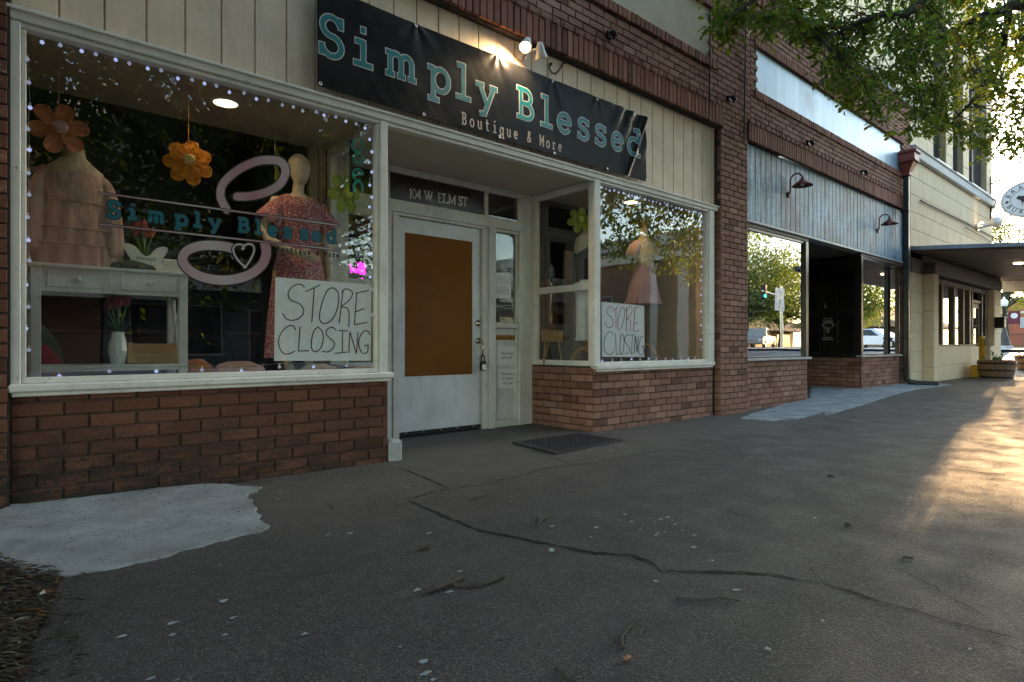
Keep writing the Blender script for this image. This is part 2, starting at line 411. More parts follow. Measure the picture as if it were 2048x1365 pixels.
spots = [(1310, 1045), (1322, 1040), (1345, 1042), (1350, 1050), (1316, 1068), (1330, 1066), (1312, 1072), (1365, 1062), (1270, 1083), (1388, 1072), (1388, 1096), (1424, 1123), (1312, 1164), (1645, 1244), (1473, 1182), (1105, 1105), (1104, 1054), (920, 1144), (1192, 1056), (1240, 1042), (1262, 1045), (1268, 1083), (1250, 1030), (1182, 1076), (815, 977), (1020, 1005), (858, 1068), (694, 972), (560, 985), (555, 1000), (700, 1068), (655, 1073), (850, 1350), (448, 1204), (450, 1272), (345, 1248), (658, 1068), (610, 1270), (440, 1132), (465, 1238), (245, 1274), (800, 1296), (345, 1272), (1254, 905), (1222, 902), (1305, 909), (1500, 915), (1490, 970), (1630, 1037), (900, 1185), (835, 1182), (846, 1325), (868, 1362), (300, 1360), (355, 1362), (1535, 1300), (1940, 1300), (1280, 1060), (1335, 1036), (1300, 1038), (925, 943), (1000, 935)]
for u, v in spots:
    c = gr(u, v); a0 = random.uniform(0, 6); r = random.uniform(.005, .012); n = 9
    V = [(c.x + math.cos(a0 + 2 * math.pi * k / n) * r * random.uniform(.5, 1.4) * 1.5, c.y + math.sin(a0 + 2 * math.pi * k / n) * r * random.uniform(.5, 1.3), gz(c.x) + .0035) for k in range(n)]
    sp.add(V, [tuple(range(n))])
sp.build("pavement_speck", plain("dried_droppings", (.32, .34, .35), .8, .3, 60), WALK)

def patch(name, poly, zf, m, n=60, parent=None):
    """raised cement patch: polygon outline (world xy) filled by a fan of rings with a ragged rim"""
    c = Vector((sum(p[0] for p in poly) / len(poly), sum(p[1] for p in poly) / len(poly), 0)); out = []
    P = [Vector((p[0], p[1], 0)) for p in poly]
    for a, b in zip(P, P[1:] + P[:1]):
        k = max(1, int((b - a).length / .05))
        for i in range(k):
            q = a.lerp(b, i / k); out.append(q + Vector((random.uniform(-1, 1), random.uniform(-1, 1), 0)) * .020)
    mb = MB(); R = []
    for s_, dz in ((1.0, -.03), (1.0, .002), (.985, .008)):
        R.append([(lerp(c.x, q.x, s_), lerp(c.y, q.y, s_), zf(lerp(c.x, q.x, s_), lerp(c.y, q.y, s_)) + dz) for q in out])
    mb.rings(R, smooth=False, cap0=False, cap1=True)
    return mb.build(name, m, kind="structure")
px1 = [(-40, 1060), (20, 1016), (120, 990), (240, 978), (345, 966), (440, 966), (522, 968), (496, 988), (515, 1015), (536, 1052), (480, 1066), (400, 1085), (330, 1106), (240, 1125), (150, 1144), (60, 1143), (30, 1128), (0, 1118), (-60, 1110)]
def cemmat():
    m = N("cement_ramp"); c = m.mix(m.ramp(m.noise(4, 6), .3, .7), (.21, .225, .225), (.36, .38, .375))
    c = m.mix(m.ramp(m.noise(2.2, 5), .55, .75, 0, .5), c, (.20, .175, .14))
    c = m.mix(m.ramp(m.noise(70, 4), .6, .72, 0, .6), c, (.06, .055, .05)); c = m.mix(m.ramp(m.noise(12, 7, rough=.75), .5, .7, 0, .5), c, (.11, .12, .12)); c = m.mix(m.ramp(m.noise(30, 5, (1, 2.5, 1)), .64, .7, 0, .5), c, (.32, .33, .32))
    return m.done(m.bsdf(c, .9, 0, m.bump(m.math('ADD', m.noise(70, 5), m.math('MULTIPLY', m.noise(16, 4), 1.3)), .9, .008), .3))
CEMR = cemmat()
patch("cement_patch", [gr(u, v, .02)[:2] for u, v in px1], lambda x, y: .045 * sstep((y + .75) / .75) * sstep((1.3 - x) / .8), CEMR)
patch("cement_apron", [gr(u, v, .01)[:2] for u, v in [(1480, 836), (1545, 841), (1600, 836), (1650, 823), (1650, 812), (1618, 803), (1560, 812), (1510, 825)]], gz, CEM)
patch("entrance_apron", [gr(u, v, .06)[:2] for u, v in [(1652, 822), (1700, 812), (1760, 800), (1830, 785), (1905, 775), (1860, 768), (1790, 769), (1720, 779), (1690, 775), (1622, 778), (1619, 801)]], lambda x, y: gz(x), CEM)

# ---------------------------------------------------------------- brick work builder
def bricks(mb, a0, a1, z0, z1, mp, L=.225, H=.075, j=.010, skip=(), soldier=False, proud=0.0, off=0.0, depth=.05, rnd=None):
    """mp(a, d, z) -> point; a along the wall, d outwards depth (0 face, + inwards)"""
    rows = max(1, round((z1 - z0) / H)); h = (z1 - z0) / rows
    for r in range(rows):
        zb = z0 + r * h; n0 = 0; a = a0 - ((L / 2) if (r + off) % 2 else 0)
        while a < a1 - .012:
            b0, b1 = max(a, a0), min(a + L, a1); a += L
            if b1 - b0 < .02: continue
            c = (b0 + b1) / 2; cz = zb + h / 2
            if any(s[0] < c < s[1] and s[2] < cz < s[3] for s in skip): continue
            e = j / 2; k = .004; dd = -proud + random.uniform(-.0025, .0025)
            x0, x1, y0, y1 = b0 + e + random.uniform(-.002, .002), b1 - e + random.uniform(-.002, .002), zb + e + random.uniform(-.0018, .0018), zb + h - e + random.uniform(-.0018, .0018)
            if x1 - x0 < .015: continue
            t = random.gauss(.5, .28); t = min(1, max(0, t))
            V = [mp(x0, depth, y0), mp(x1, depth, y0), mp(x1, depth, y1), mp(x0, depth, y1),
                 mp(x0, dd + k, y0), mp(x1, dd + k, y0), mp(x1, dd + k, y1), mp(x0, dd + k, y1),
                 mp(x0 + k, dd, y0 + k), mp(x1 - k, dd, y0 + k), mp(x1 - k, dd, y1 - k), mp(x0 + k, dd, y1 - k)]
            F = [(8, 9, 10, 11)]
            for q in range(4):
                q2 = (q + 1) % 4; F += [(4 + q, 4 + q2, 8 + q2, 8 + q), (q, q2, 4 + q2, 4 + q)]
            mb.add(V, F, 0, False, t)
front = lambda Y: (lambda a, d, z: (a, Y + d, z))
def sidef(X): return lambda a, d, z: (X + d, a, z)             # face looking to -x, a along y (reversed winding handled by two sided shading)

def frame_rect(mb, x0, x1, z0, z1, w_, y0, y1, b=.006, bot=True):
    """rectangular frame on an XZ plane: stiles full height, rails butted"""
    mb.box(x0, x0 + w_, y0, y1, z0, z1, b=b); mb.box(x1 - w_, x1, y0, y1, z0, z1, b=b)
    mb.box(x0 + w_, x1 - w_, y0 + .002, y1 - .002, z1 - w_, z1, b=b)
    if bot: mb.box(x0 + w_, x1 - w_, y0 + .002, y1 - .002, z0, z0 + w_, b=b)
def pane(name, x0, x1, y, z0, z1, m, parent):
    mb = MB(); mb.box(x0, x1, y, y + .006, z0, z1); return mb.build(name, m, parent)
def pane_side(name, X, y0, y1, z0, z1, m, parent):
    mb = MB(); mb.box(X, X + .006, y0, y1, z0, z1); return mb.build(name, m, parent)

# ================================================================ BOUTIQUE BUILDING
B1 = thing("boutique_building", (3.6, 0, 0), "red brick boutique storefront with cream board fascia, two big display windows and recessed white door", "shop building")
XL, XR, XP = .062, 6.85, 7.52
bk = MB()
bricks(bk, .06, 2.245, -.12, .648, front(.0), skip=())
bk2 = MB()
bricks(bk2, 4.575, 6.79, -.1, .648, front(0.0), L=.205, H=.0745)
bricks(bk2, .022, .93, -.1, .648, sidef(4.57), L=.205, H=.0745, off=1)
bricks(bk2, 6.86, 7.535, -.1, 3.59, front(-.07), L=.205, H=.0745)
bricks(bk2, -.065, .02, -.1, 2.6, sidef(6.855), L=.205, H=.0745)
bricks(bk, -.9, .055, -.1, 3.6, front(-.06), L=.225)
bricks(bk2, -.9, 7.60, 3.86, 5.60, front(-.07), L=.205, H=.0745, skip=[(2.0, 6.68, 4.26, 5.06)])
bricks(bk2, 6.905, 7.53, 3.59, 3.86, front(-.07), L=.205, H=.0745)
bk.build("lower_brickwork", BRICK_L, B1)
bk2.build("brickwork", BRICK_R, B1)
mo = MB()
mo.box(-.9, .062, -.045, .06, -.2, 3.6); ml_ = MB(); ml_.box(.063, 2.248, .012, .10, -.2, .65); ml_.build("lower_mortar_bed", plain("brown_mortar", (.085, .062, .048), .95, .45, 9, .5), B1)
mo.box(4.582, 6.80, .012, .10, -.2, .65); mo.box(4.582, 4.66, .10, .93, -.2, .65)
mo.box(6.866, 7.53, -.055, .30, -.2, 3.6)
mo.box(-.9, 1.99, -.055, .3, 3.6, 5.6); mo.box(6.70, 7.60, -.055, .3, 3.6, 5.6); mo.box(1.99, 6.70, -.055, .3, 3.6, 4.26); mo.box(1.99, 6.70, -.055, .3, 5.08, 5.6)
mo.build("mortar_bed", MORTAR_D, B1)
sd = MB(); bricks(sd, .0, 6.90, 3.605, 3.856, front(-.088), L=.0745, H=.25, j=.011)
for i in range(92):                                            # every other soldier brick stands proud at its head
    if i % 2: continue
    x = .004 + i * .0745; sd.box(x + .006, x + .068, -.108, -.09, 3.845, 3.905, b=.003, rnd=random.random())
sd.build("soldier_course", BRICK_U, B1)
for z0, z1 in ((4.26, 4.375), (4.985, 5.10)):
    rl = MB(); bricks(rl, 1.98, 6.75, z0, z1, front(-.095), L=.075, H=.115, j=.011); rl.build("rowlock_border", BRICK_U, B1)
sp_ = MB(); sp_.box(2.0, 6.695, -.05, .02, 4.375, 4.985); sp_.build("stucco_panel", PLASTER, B1)
cp = MB()
for i in range(8): cp.box(-.9 + i * 1.064, -.9 + (i + 1) * 1.064 - .006, -.13, .34, 5.6, 5.70, b=.012)
cp.build("coping", CONC, B1)
# cream board siding with grooves
sg = MB(); x = .062; W = .2035
while x < 6.85:
    x1 = min(x + W, 6.853); sg.box(x + .0045, x1 - .0045, .012, .04, 2.618, 3.60, b=.003); x += W
sg.box(.062, 6.853, .030, .06, 2.616, 3.602); sg.build("board_siding", CREAM, B1)
tr = MB()
tr.box(.03, 6.866, -.035, .055, 2.548, 2.615, b=.006)
tr.box(.025, 6.87, -.050, -.034, 2.594, 2.614, b=.004)
tr.box(.10, 6.80, -.018, .05, 2.52, 2.547, b=.004); tr.build("header_trim", WHITE, B1)
def bigwin(name, x0, x1, zt=2.52, lp=.07, rp=.085):
    wobj = MB(); wobj.box(x0 - lp, x0 - .022, -.03, .06, .662, zt + .025, b=.006); wobj.box(x1 + .022, x1 + rp, -.03, .06, .662, zt + .025, b=.006)
    wobj.box(x0 - .021, x0, -.012, .055, .70, zt - .004, b=.004); wobj.box(x1, x1 + .021, -.012, .055, .70, zt - .004, b=.004)
    wobj.box(x0 - .02, x1 + .02, -.012, .055, .672, .704, b=.004)
    wf = wobj.build("window", WHITE, B1)
    pane("pane", x0 - .004, x1 + .004, .022, .700, zt + .004, GLASS, wf)
    s_ = MB(); s_.box(x0 - .075, x1 + .125, -.055, .06, .628, .671, b=.008); s_.box(x0 - .06, x1 + .10, -.04, .055, .606, .627, b=.004); s_.build("sill", WHITE, wf)
    return wf
bigwin("w1", .128, 2.145); bigwin("w2", 4.655, 6.64, 2.52, .11, .14)
# recess side windows
def sidewin(X, sgn, mid):
    w_ = MB(); y0, y1 = .062, .925
    w_.box(X - .03, X + .03, y1 - .07, y1, .66, 2.546, b=.005)
    w_.box(X - .03, X + .03, y0, y1 - .071, 2.48, 2.546, b=.005); w_.box(X - .035, X + .03, y0, y1 - .071, .66, .715, b=.006)
    if mid: w_.box(X - .04, X + .03, y0, y1 - .071, 1.44, 1.51, b=.006)
    o = w_.build("side_window", WHITE, B1)
    if mid:
        pane_side("pane", X, y0 + .001, y1 - .072, .716, 1.439, GLASS, o); pane_side("pane", X, y0 + .001, y1 - .072, 1.511, 2.479, GLASS, o)
    else: pane_side("pane", X, y0 + .001, y1 - .072, .716, 2.479, GLASS, o)
sidewin(2.20, -1, False); sidewin(4.60, 1, True)
sb = MB(); sb.box(2.166, 2.23, .10, .925, -.1, .655, b=.004); sb.build("side_base", WHITE, B1)
sf = MB(); sf.box(2.16, 4.64, .061, .93, 2.55, 2.60); sf.build("soffit", plain("soffit_paint", srgb(208, 198, 178), .5, .1, 3, .1), B1)
# door wall (plane y = .93)
YD = .93
fr = MB()
def fb(x0, x1, z0, z1, pr=0.0, th=.07): fr.box(x0, x1, YD - pr, YD + th, z0, z1, b=.005)
fb(2.235, 2.33, 0, 2.548, .012); fb(2.70, 2.80, 0, 2.20, .014); fb(2.802, 2.868, .0, 2.09, .03)
fb(3.86, 3.925, .0, 2.09, .03); fb(3.926, 4.015, .0, 2.118, .055); fb(4.365, 4.43, .0, 2.118, .035); fb(4.431, 4.568, 0, 2.548, .02)
fb(2.801, 3.925, 2.092, 2.118, .022); fb(2.331, 4.43, 2.12, 2.235, .03); fb(2.331, 4.43, 2.49, 2.548, .02)
fb(3.90, 3.945, 2.237, 2.488, .012); fb(2.331, 2.40, 2.237, 2.488, .01); fb(4.37, 4.43, 2.237, 2.488, .012); fb(2.72, 2.782, 2.237, 2.488, .01)
fb(4.016, 4.364, 1.06, 1.12, .02); fb(4.016, 4.364, 2.085, 2.118, .02); fb(4.016, 4.364, .0, .08, .02); fb(4.335, 4.364, .081, 1.059, .01)
fb(2.331, 2.699, 0, .72, .01); fb(2.331, 2.37, .721, 2.119, .01); fb(2.66, 2.699, .721, 2.119, .01); fb(2.371, 2.659, 1.40, 1.47, .008); fb(2.371, 2.659, 2.05, 2.119, .008)
dfm = fr.build("door_frame", WHITE, B1)
dr = MB(); dr.box(2.872, 3.856, YD + .012, YD + .06, .03, 2.088, b=.004); door = dr.build("door", WHITE2, B1)
bd = MB(); bd.box(2.952, 3.744, YD + .004, YD + .011, .578, 1.945, b=.002)
def boardmat():
    m = N("brown_hardboard"); c = m.mix(m.ramp(m.noise(1.1, 5), .3, .7), (.19, .068, .012), (.26, .10, .02))
    c = m.mix(m.ramp(m.noise(.7, 4), .48, .7, 0, .55), c, (.21, .088, .030))
    c = m.mix(m.ramp(m.noise(40, 5), .6, .75, 0, .4), c, (.12, .045, .012)); c = m.mix(m.ramp(m.noise(2.6, 7, (1, 1, 1), .75), .6, .7, 0, .45), c, (.11, .042, .012))
    return m.done(m.bsdf(c, .8, 0, m.bump(m.noise(120, 3), .15, .002), .15))
bd.build("hardboard_panel", boardmat(), door)
dw = MB(); dw.box(2.874, 3.854, YD + .0, YD + .011, .012, .052, b=.003); dw.build("door_sweep", BLACKP, door)
sc_ = MB()
for k in range(5): sc_.lathe([(.007, 0), (.007, -.004), (.003, -.006)], (2.95 + .2 * k, YD - .0005, .04), 8, 'y')
sc_.build("screw", STEEL, door)
db = MB(); c = at(957, 647, YD); db.lathe([(.033, .012), (.036, .004), (.033, -.004), (.028, -.006), (.026, -.012), (.019, -.014), (.016, -.024), (.006, -.026)], (c.x, YD, c.z), 20, 'y'); db.build("deadbolt", CHROME, door)
hd = MB(); c = at(958, 682, YD)
hd.lathe([(.028, .012), (.034, .004), (.03, -.006), (.012, -.014), (.01, -.03)], (c.x, YD, c.z), 18, 'y')
hd.tube([(c.x, YD - .03, c.z - .005), (c.x + .004, YD - .055, c.z - .02), (c.x + .008, YD - .06, c.z - .06), (c.x + .004, YD - .058, c.z - .10), (c.x, YD - .05, c.z - .15), (c.x, YD - .03, c.z - .18), (c.x, YD + .012, c.z - .185)], [.009, .01, .012, .010, .009, .008, .008], 10)
hd.build("handle", CHROME, door)
HC = c.copy()
sdl = MB(); sdl.box(4.018, 4.332, YD + .022, YD + .05, .082, 1.058, b=.003); sl_ = sdl.build("sidelight", WHITE2, B1)
pane("pane", 4.017, 4.363, YD + .022, 1.121, 2.084, GLASS, sl_)
bx = MB(); bx.box(4.34, 4.363, YD - .004, YD + .02, 1.121, 2.084, b=.003); bx.build("glazing_bead", WHITE, sl_)
c1, c2 = at(988, 664, YD), at(1034, 678, YD); ms = MB(); ms.box(4.02, 4.33, YD + .006, YD + .021, .935, .985, b=.004); ms.box(4.03, 4.32, YD + .001, YD + .005, .945, .955, b=.002); ms.box(4.03, 4.32, YD + .001, YD + .005, .962, .975, b=.002)
ms.build("mail_slot", BRASS, sl_)
sl2 = MB(); sl2.box(2.371, 2.372, YD + .02, YD + .022, .721, .723); pane("side_glass", 2.371, 2.659, YD + .03, .722, 1.399, GLASS, B1); pane("side_glass", 2.371, 2.659, YD + .03, 1.471, 2.049, GLASS, B1)
tn = MB(); tn.box(2.783, 3.899, YD + .012, YD + .03, 2.237, 2.488); trn = tn.build("transom", plain("dark_brown_panel", (.022, .012, .010), .32, .25, 3), B1)
pane("transom_pane", 3.946, 4.369, YD + .012, 2.238, 2.487, GLASS3, trn)
pl = MB(); pl.box(2.252, 2.36, -.03, .10, -.1, .158, b=.02); pl.build("plinth_block", CONC, B1)
# interior of the shop
inn = MB()
inn.box(.0, .06, .06, 6.2, -.1, 3.3); inn.box(6.80, 6.86, .06, 6.2, -.1, 3.3); inn.box(.0, 6.86, 6.2, 6.26, -.1, 3.3); inn.box(0, 6.86, .98, 6.2, 3.3, 3.36)
inn.box(0, 6.86, .96, 1.0, 2.66, 3.3)
inn.build("interior_wall", ROOMW, B1)
dpf = MB(); dpf.box(.06, 2.165, .06, 1.1, .60, .66); dpf.box(4.635, 6.80, .06, 1.1, .60, .66); dpf.build("display_floor", plain("display_floor_wood", (.22, .13, .07), .5, .3, 3, 0, 80, (1, 8, 1)), B1)
flo = MB(); flo.box(.06, 6.80, 1.0, 6.2, -.05, .02); flo.build("shop_floor", ROOMF, B1)
ce = MB(); ce.box(.06, 2.16, .06, .99, 2.565, 2.61); ce.box(4.64, 6.80, .06, .99, 2.565, 2.61); ce.build("display_ceiling", CEIL, B1)
dp = MB(); dp.box(.06, .10, .062, 1.0, .66, 2.565); dp.box(6.70, 6.799, .062, 1.0, .66, 2.565); dp.box(2.10, 2.165, .926, 1.0, .66, 2.565, b=.004); dp.box(2.02, 2.095, .93, .99, .66, 2.565, b=.004); dp.build("display_side", plain("display_side_paint", (.40, .31, .20), .7, .15, 3), B1)
mo2 = MB(); mo2.box(.06, 6.8, .1, 6.3, 3.62, 3.7); mo2.box(-.9, 7.6, .3, 6.3, 5.5, 5.55); mo2.box(-.9, 7.6, 6.27, 6.4, -.1, 5.55); mo2.box(-.95, -.9, -.05, 6.4, -.1, 5.55); mo2.build("rear_structure", MORTAR, B1)
# ================================================================ NEIGHBOURING SHOP (blue grey boards)
B2 = thing("vacant_shop_building", (10.8, 0, 0), "red brick shop with weathered blue-grey board fascia, black window frames and recessed entry", "shop building")
def weathered():
    m = N("weathered_blue_boards"); X, Y, Z = m.sep()
    c = m.mix(m.ramp(m.noise(1.0, 6, (22, 22, 2.5), .7), .36, .62), (.04, .085, .13), (.37, .64, .90))
    c = m.mix(m.ramp(m.noise(1.0, 6, (3, 3, 40), .7), .45, .66, 0, .5), c, (.08, .11, .13))
    c = m.mix(m.ramp(m.noise(.8, 4), .42, .62, 0, .8), c, (.08, .10, .12))
    return m.done(m.bsdf(c, .55, 0, m.bump(m.noise(1.0, 5, (30, 30, 3)), .4, .004), .5))
def frosted():
    m = N("frosted_panel"); c = m.mix(m.ramp(m.noise(1.0, 5, (7, 7, .5), .6), .35, .68), (.32, .51, .66), (.50, .67, .78))
    c = m.mix(m.ramp(m.noise(.9, 4), .5, .68, 0, .8), c, (.13, .19, .23))
    return m.done(m.bsdf(c, .38, .15, m.bump(m.noise(1.0, 4, (20, 20, 1)), .15, .004), .6))
b2 = MB(); KW = dict(L=.205, H=.0745)
bricks(b2, 7.56, 9.50, -.1, .655, front(.0), **KW)
bricks(b2, 11.72, 13.74, .0, .655, front(.0), **KW)
bricks(b2, .02, 1.3, .0, .655, lambda a, d, z: (11.70 + d, a, z), off=1, **KW)
bricks(b2, .02, 1.3, -.1, .655, lambda a, d, z: (9.52 - d, a, z), off=1, **KW)
bricks(b2, 13.88, 14.20, -.1, 3.82, front(-.07), **KW)
bricks(b2, -.065, .05, -.1, 2.56, lambda a, d, z: (13.875 + d, a, z), **KW)
bricks(b2, 7.60, 14.20, 3.83, 5.46, front(-.07), skip=[(7.73, 13.72, 4.19, 5.0)], **KW)
b2.build("brickwork", BRICK_R, B2)
m2 = MB()
m2.box(7.55, 9.51, .012, .10, -.2, .66); m2.box(11.712, 13.87, .012, .10, -.1, .66); m2.box(11.712, 11.80, .10, 1.3, -.1, .66); m2.box(9.42, 9.508, .10, 1.3, -.2, .66)
m2.box(13.886, 14.20, -.055, .3, -.1, 3.82); m2.box(7.60, 7.78, -.055, .3, 3.82, 5.46); m2.box(13.66, 14.20, -.055, .3, 3.82, 5.46); m2.box(7.78, 13.66, -.055, .3, 3.82, 4.31); m2.box(7.78, 13.66, -.055, .3, 4.88, 5.46)
m2.build("mortar_bed", MORTAR_D, B2)
s2 = MB(); bricks(s2, 7.52, 13.90, 3.585, 3.825, front(-.088), L=.0745, H=.24, j=.011)
for i in range(0, 86, 2):
    x = 7.524 + i * .0745; s2.box(x + .006, x + .068, -.106, -.09, 3.815, 3.87, b=.003, rnd=random.random())
s2.build("soldier_course", BRICK_U, B2)
for x0, x1, z0, z1 in ((7.70, 13.74, 4.19, 4.305), (7.70, 13.74, 4.885, 5.0), (7.62, 14.20, 5.46, 5.68)):
    r2 = MB(); bricks(r2, x0, x1, z0, z1, front(-.092), L=.075, H=z1 - z0, j=.011); r2.build("rowlock_border", BRICK_U, B2)
fp = MB(); fp.box(7.785, 13.655, -.045, .02, 4.305, 4.885); fp.build("frosted_panel", frosted(), B2)
cp = MB()
for i in range(6): cp.box(7.61 + i * 1.1, 7.61 + (i + 1) * 1.1 - .006, -.14, .34, 5.69, 5.80, b=.012)
cp.build("coping", CONC, B2)
wb = MB(); x = 7.54; i = 0
while x < 13.86:
    ww = .152; x1 = min(x + ww, 13.87); wb.box(x + .006, x1 - .006, -.012 + random.uniform(-.002, .002), .02, 2.56, 3.583, b=.003); x += ww
wb.box(7.54, 13.87, .012, .05, 2.56, 3.583); wb.build("board_fascia", weathered(), B2)
tl = MB(); tl.box(7.53, 13.875, -.04, .06, 2.525, 2.558, b=.006); tl.build("drip_ledge", plain("pale_weathered_metal", (.36, .40, .42), .45, .3, 6, .1), B2)
AGW = plain("brown_aged_wood", (.10, .07, .05), .6, .4, 8)
for x0, x1 in ((7.54, 9.52), (11.66, 13.87)): th = MB(); th.box(x0, x1, -.01, .055, 2.47, 2.524, b=.004); th.build("head_board", AGW, B2)
# plain("brown_aged_wood", (.10, .07, .05), .6, .4, 8), B2)
def win2(x0, x1, lw, rw):
    f_ = MB(); f_.box(x0, x0 + lw, -.02, .055, .70, 2.469, b=.005); f_.box(x1 - rw, x1, -.02, .055, .70, 2.469, b=.005)
    f_.box(x0 + lw, x1 - rw, .0, .05, 2.43, 2.469, b=.004); f_.box(x0 + lw, x1 - rw, .0, .05, .70, .72, b=.004)
    o = f_.build("window", BLACKP, B2); pane("pane", x0 + lw, x1 - rw, .02, .721, 2.429, GLASS2, o)
    s_ = MB(); s_.box(x0 - .03, x1 + .06, -.05, .06, .662, .699, b=.008); s_.build("sill", painted_wood("flaking_sill", (.38, .38, .37), 1.6, (14, 14, 14)), o)
win2(7.53, 9.50, .03, .10); win2(11.66, 13.70, .09, .04)
v2 = MB(); v2.box(13.70, 13.872, .03, .09, .70, 2.47, b=.005); v2.build("side_board", plain("brown_board", (.05, .032, .025), .5, .3, 4), B2)
# recess: side windows along y, door at y=1.3
def sw2(X, pn):
    f_ = MB(); f_.box(X - .035, X + .035, .062, .12, .66, 2.5, b=.005); f_.box(X - .035, X + .035, 1.24, 1.30, .66, 2.5, b=.005)
    f_.box(X - .03, X + .03, .121, 1.239, 2.40, 2.5, b=.005); f_.box(X - .045, X + .03, .121, 1.239, .66, .735, b=.006); f_.box(X - .035, X + .03, .121, 1.239, 1.46, 1.54, b=.006)
    o = f_.build("side_window", BLACKP, B2); pane_side("pane", X - .003, .122, 1.238, .736, 1.459, GLASS3, o); pane_side("pane", X - .003, .122, 1.238, 1.541, 2.399, GLASS3, o)
sw2(11.71, 1); sw2(9.52, 0)
STK = thing("window_sticker", (11.70, .55, 1.1), "white longhorn emblem sticker with lines of small text on the dark entry side glass", "sticker"); q_ = MB(); STW = plain("white_sticker", (.24, .24, .24), .5, .05)
def stm(a, b, l=0): return (11.702 - l, .56 - a, 1.12 + b)
q_.ribbon([(.11 * math.cos(math.radians(t)), .10 + .085 * math.sin(math.radians(t))) for t in range(10, 171, 10)], .030, stm)
q_.ribbon([(-.085, .105), (-.05, .075), (0, .082), (.05, .075), (.085, .105)], .014, stm, .0004); q_.ribbon([(0, .085), (0, -.01)], .042, stm, .0008)
for r_, (wd_, zz_) in enumerate([(.15, .255), (.19, .215), (.17, -.10), (.21, -.135)]):
    for k_ in range(7): q_.ribbon([(-wd_ / 2 + k_ * wd_ / 7, zz_), (-wd_ / 2 + (k_ + .7) * wd_ / 7, zz_)], .022, stm)
q_.build("emblem", STW, STK)
sf2 = MB(); sf2.box(9.5, 11.7, .061, 1.45, 2.502, 2.55); sf2.build("soffit", plain("dark_soffit", (.11, .09, .075), .6, .2, 3), B2)
d2 = MB(); d2.box(9.56, 9.66, 1.3, 1.38, 0, 2.5); d2.box(10.05, 10.12, 1.3, 1.38, 0, 2.5); d2.box(11.05, 11.12, 1.3, 1.38, 0, 2.5); d2.box(11.60, 11.67, 1.3, 1.38, 0, 2.5); d2.box(9.66, 11.6, 1.31, 1.37, 2.08, 2.2)
d2.build("door_frame", BLACKP, B2)
dd = MB(); dd.box(10.125, 10.22, 1.32, 1.37, .05, 2.07, b=.004); dd.box(10.95, 11.045, 1.32, 1.37, .05, 2.07, b=.004); dd.box(10.22, 10.95, 1.322, 1.368, 1.95, 2.07, b=.004); dd.box(10.22, 10.95, 1.322, 1.368, .05, .35, b=.004)
d3 = dd.build("door", BLACKP, B2); pane("pane", 10.22, 10.95, 1.34, .351, 1.949, GLASS3, d3)
pane("sidelight", 9.66, 10.05, 1.34, .0, 2.079, GLASS3, B2); pane("sidelight", 11.12, 11.6, 1.34, .1, 2.079, GLASS3, B2); pane("transom", 9.66, 11.6, 1.34, 2.201, 2.5, GLASS3, B2)
w2 = MB(); w2.box(7.54, 7.60, .06, 5, -.1, 3.3); w2.box(13.80, 13.87, .1, 5, -.1, 3.3); w2.box(7.54, 13.87, 5, 5.06, -.1, 3.3); w2.box(7.54, 13.87, .06, 5, 3.0, 3.06)
w2.build("interior_wall", plain("dark_empty_room", (.10, .085, .07), .85, .3, 2), B2)
f2 = MB(); f2.box(7.6, 13.8, .1, 1.3, .60, .655) if 0 else None
f2.box(7.6, 9.46, .10, 5, .0, .05); f2.box(11.76, 13.8, .10, 5, .0, .12); f2.box(9.46, 11.76, 1.38, 5, -.02, .06); f2.build("shop_floor", ROOMF, B2)
rs = MB(); rs.box(7.60, 14.2, .3, 6.3, 5.4, 5.45); rs.box(7.60, 14.2, 6.27, 6.4, -.1, 5.45); rs.build("rear_structure", MORTAR, B2)

# ================================================================ CREAM BLOCK BUILDING
YB = thing("cream_block_building", (18, 0, 0), "pale yellow block building with a wide awning, tall upper windows and stone belt course", "building")
def blockmat():
    m = N("yellow_block_paint"); X, Y, Z = m.sep()
    c = m.mix(m.ramp(m.noise(1.2, 5), .3, .7), (.66, .53, .35), (.74, .61, .43))
    c = m.mix(m.ramp(m.noise(8, 6, (1, 1, .4), .7), .58, .8, 0, .35), c, (.40, .30, .16))
    return m.done(m.bsdf(c, .75, 0, m.bump(m.noise(70, 3), .2, .004), .3))
BLK = blockmat(); JO = plain("block_joint", (.30, .23, .13), .9, .2)
def blocks(mb, a0, a1, z0, z1, mp, L=.60, H=.40, skip=(), off=0):
    rows = max(1, round((z1 - z0) / H)); h = (z1 - z0) / rows
    for r in range(rows):
        a = a0 - (L / 2 if (r + off) % 2 else 0)
        while a < a1 - .01:
            x0, x1 = max(a, a0), min(a + L, a1); a += L
            segs = [(x0, x1)]
            zc = z0 + (r + .5) * h
            for (s0, s1, t0, t1) in skip:
                if t0 < zc < t1:
                    ns = []
                    for (p, q) in segs:
                        if q <= s0 or p >= s1: ns.append((p, q)); continue
                        if p < s0: ns.append((p, s0))
                        if q > s1: ns.append((s1, q))
                    segs = ns
            for p, q in segs:
                if q - p < .03: continue
                k = .005; zz0, zz1 = z0 + r * h + .003, z0 + (r + 1) * h - .003; p2, q2 = p + .003, q - .003
                V = [mp(p2, .05, zz0), mp(q2, .05, zz0), mp(q2, .05, zz1), mp(p2, .05, zz1), mp(p2, k, zz0), mp(q2, k, zz0), mp(q2, k, zz1), mp(p2, k, zz1), mp(p2 + k, 0, zz0 + k), mp(q2 - k, 0, zz0 + k), mp(q2 - k, 0, zz1 - k), mp(p2 + k, 0, zz1 - k)]
                F = [(8, 9, 10, 11)]
                for e in range(4):
                    e2 = (e + 1) % 4; F += [(4 + e, 4 + e2, 8 + e2, 8 + e), (e, e2, 4 + e2, 4 + e)]
                mb.add(V, F, 0, False, random.random())
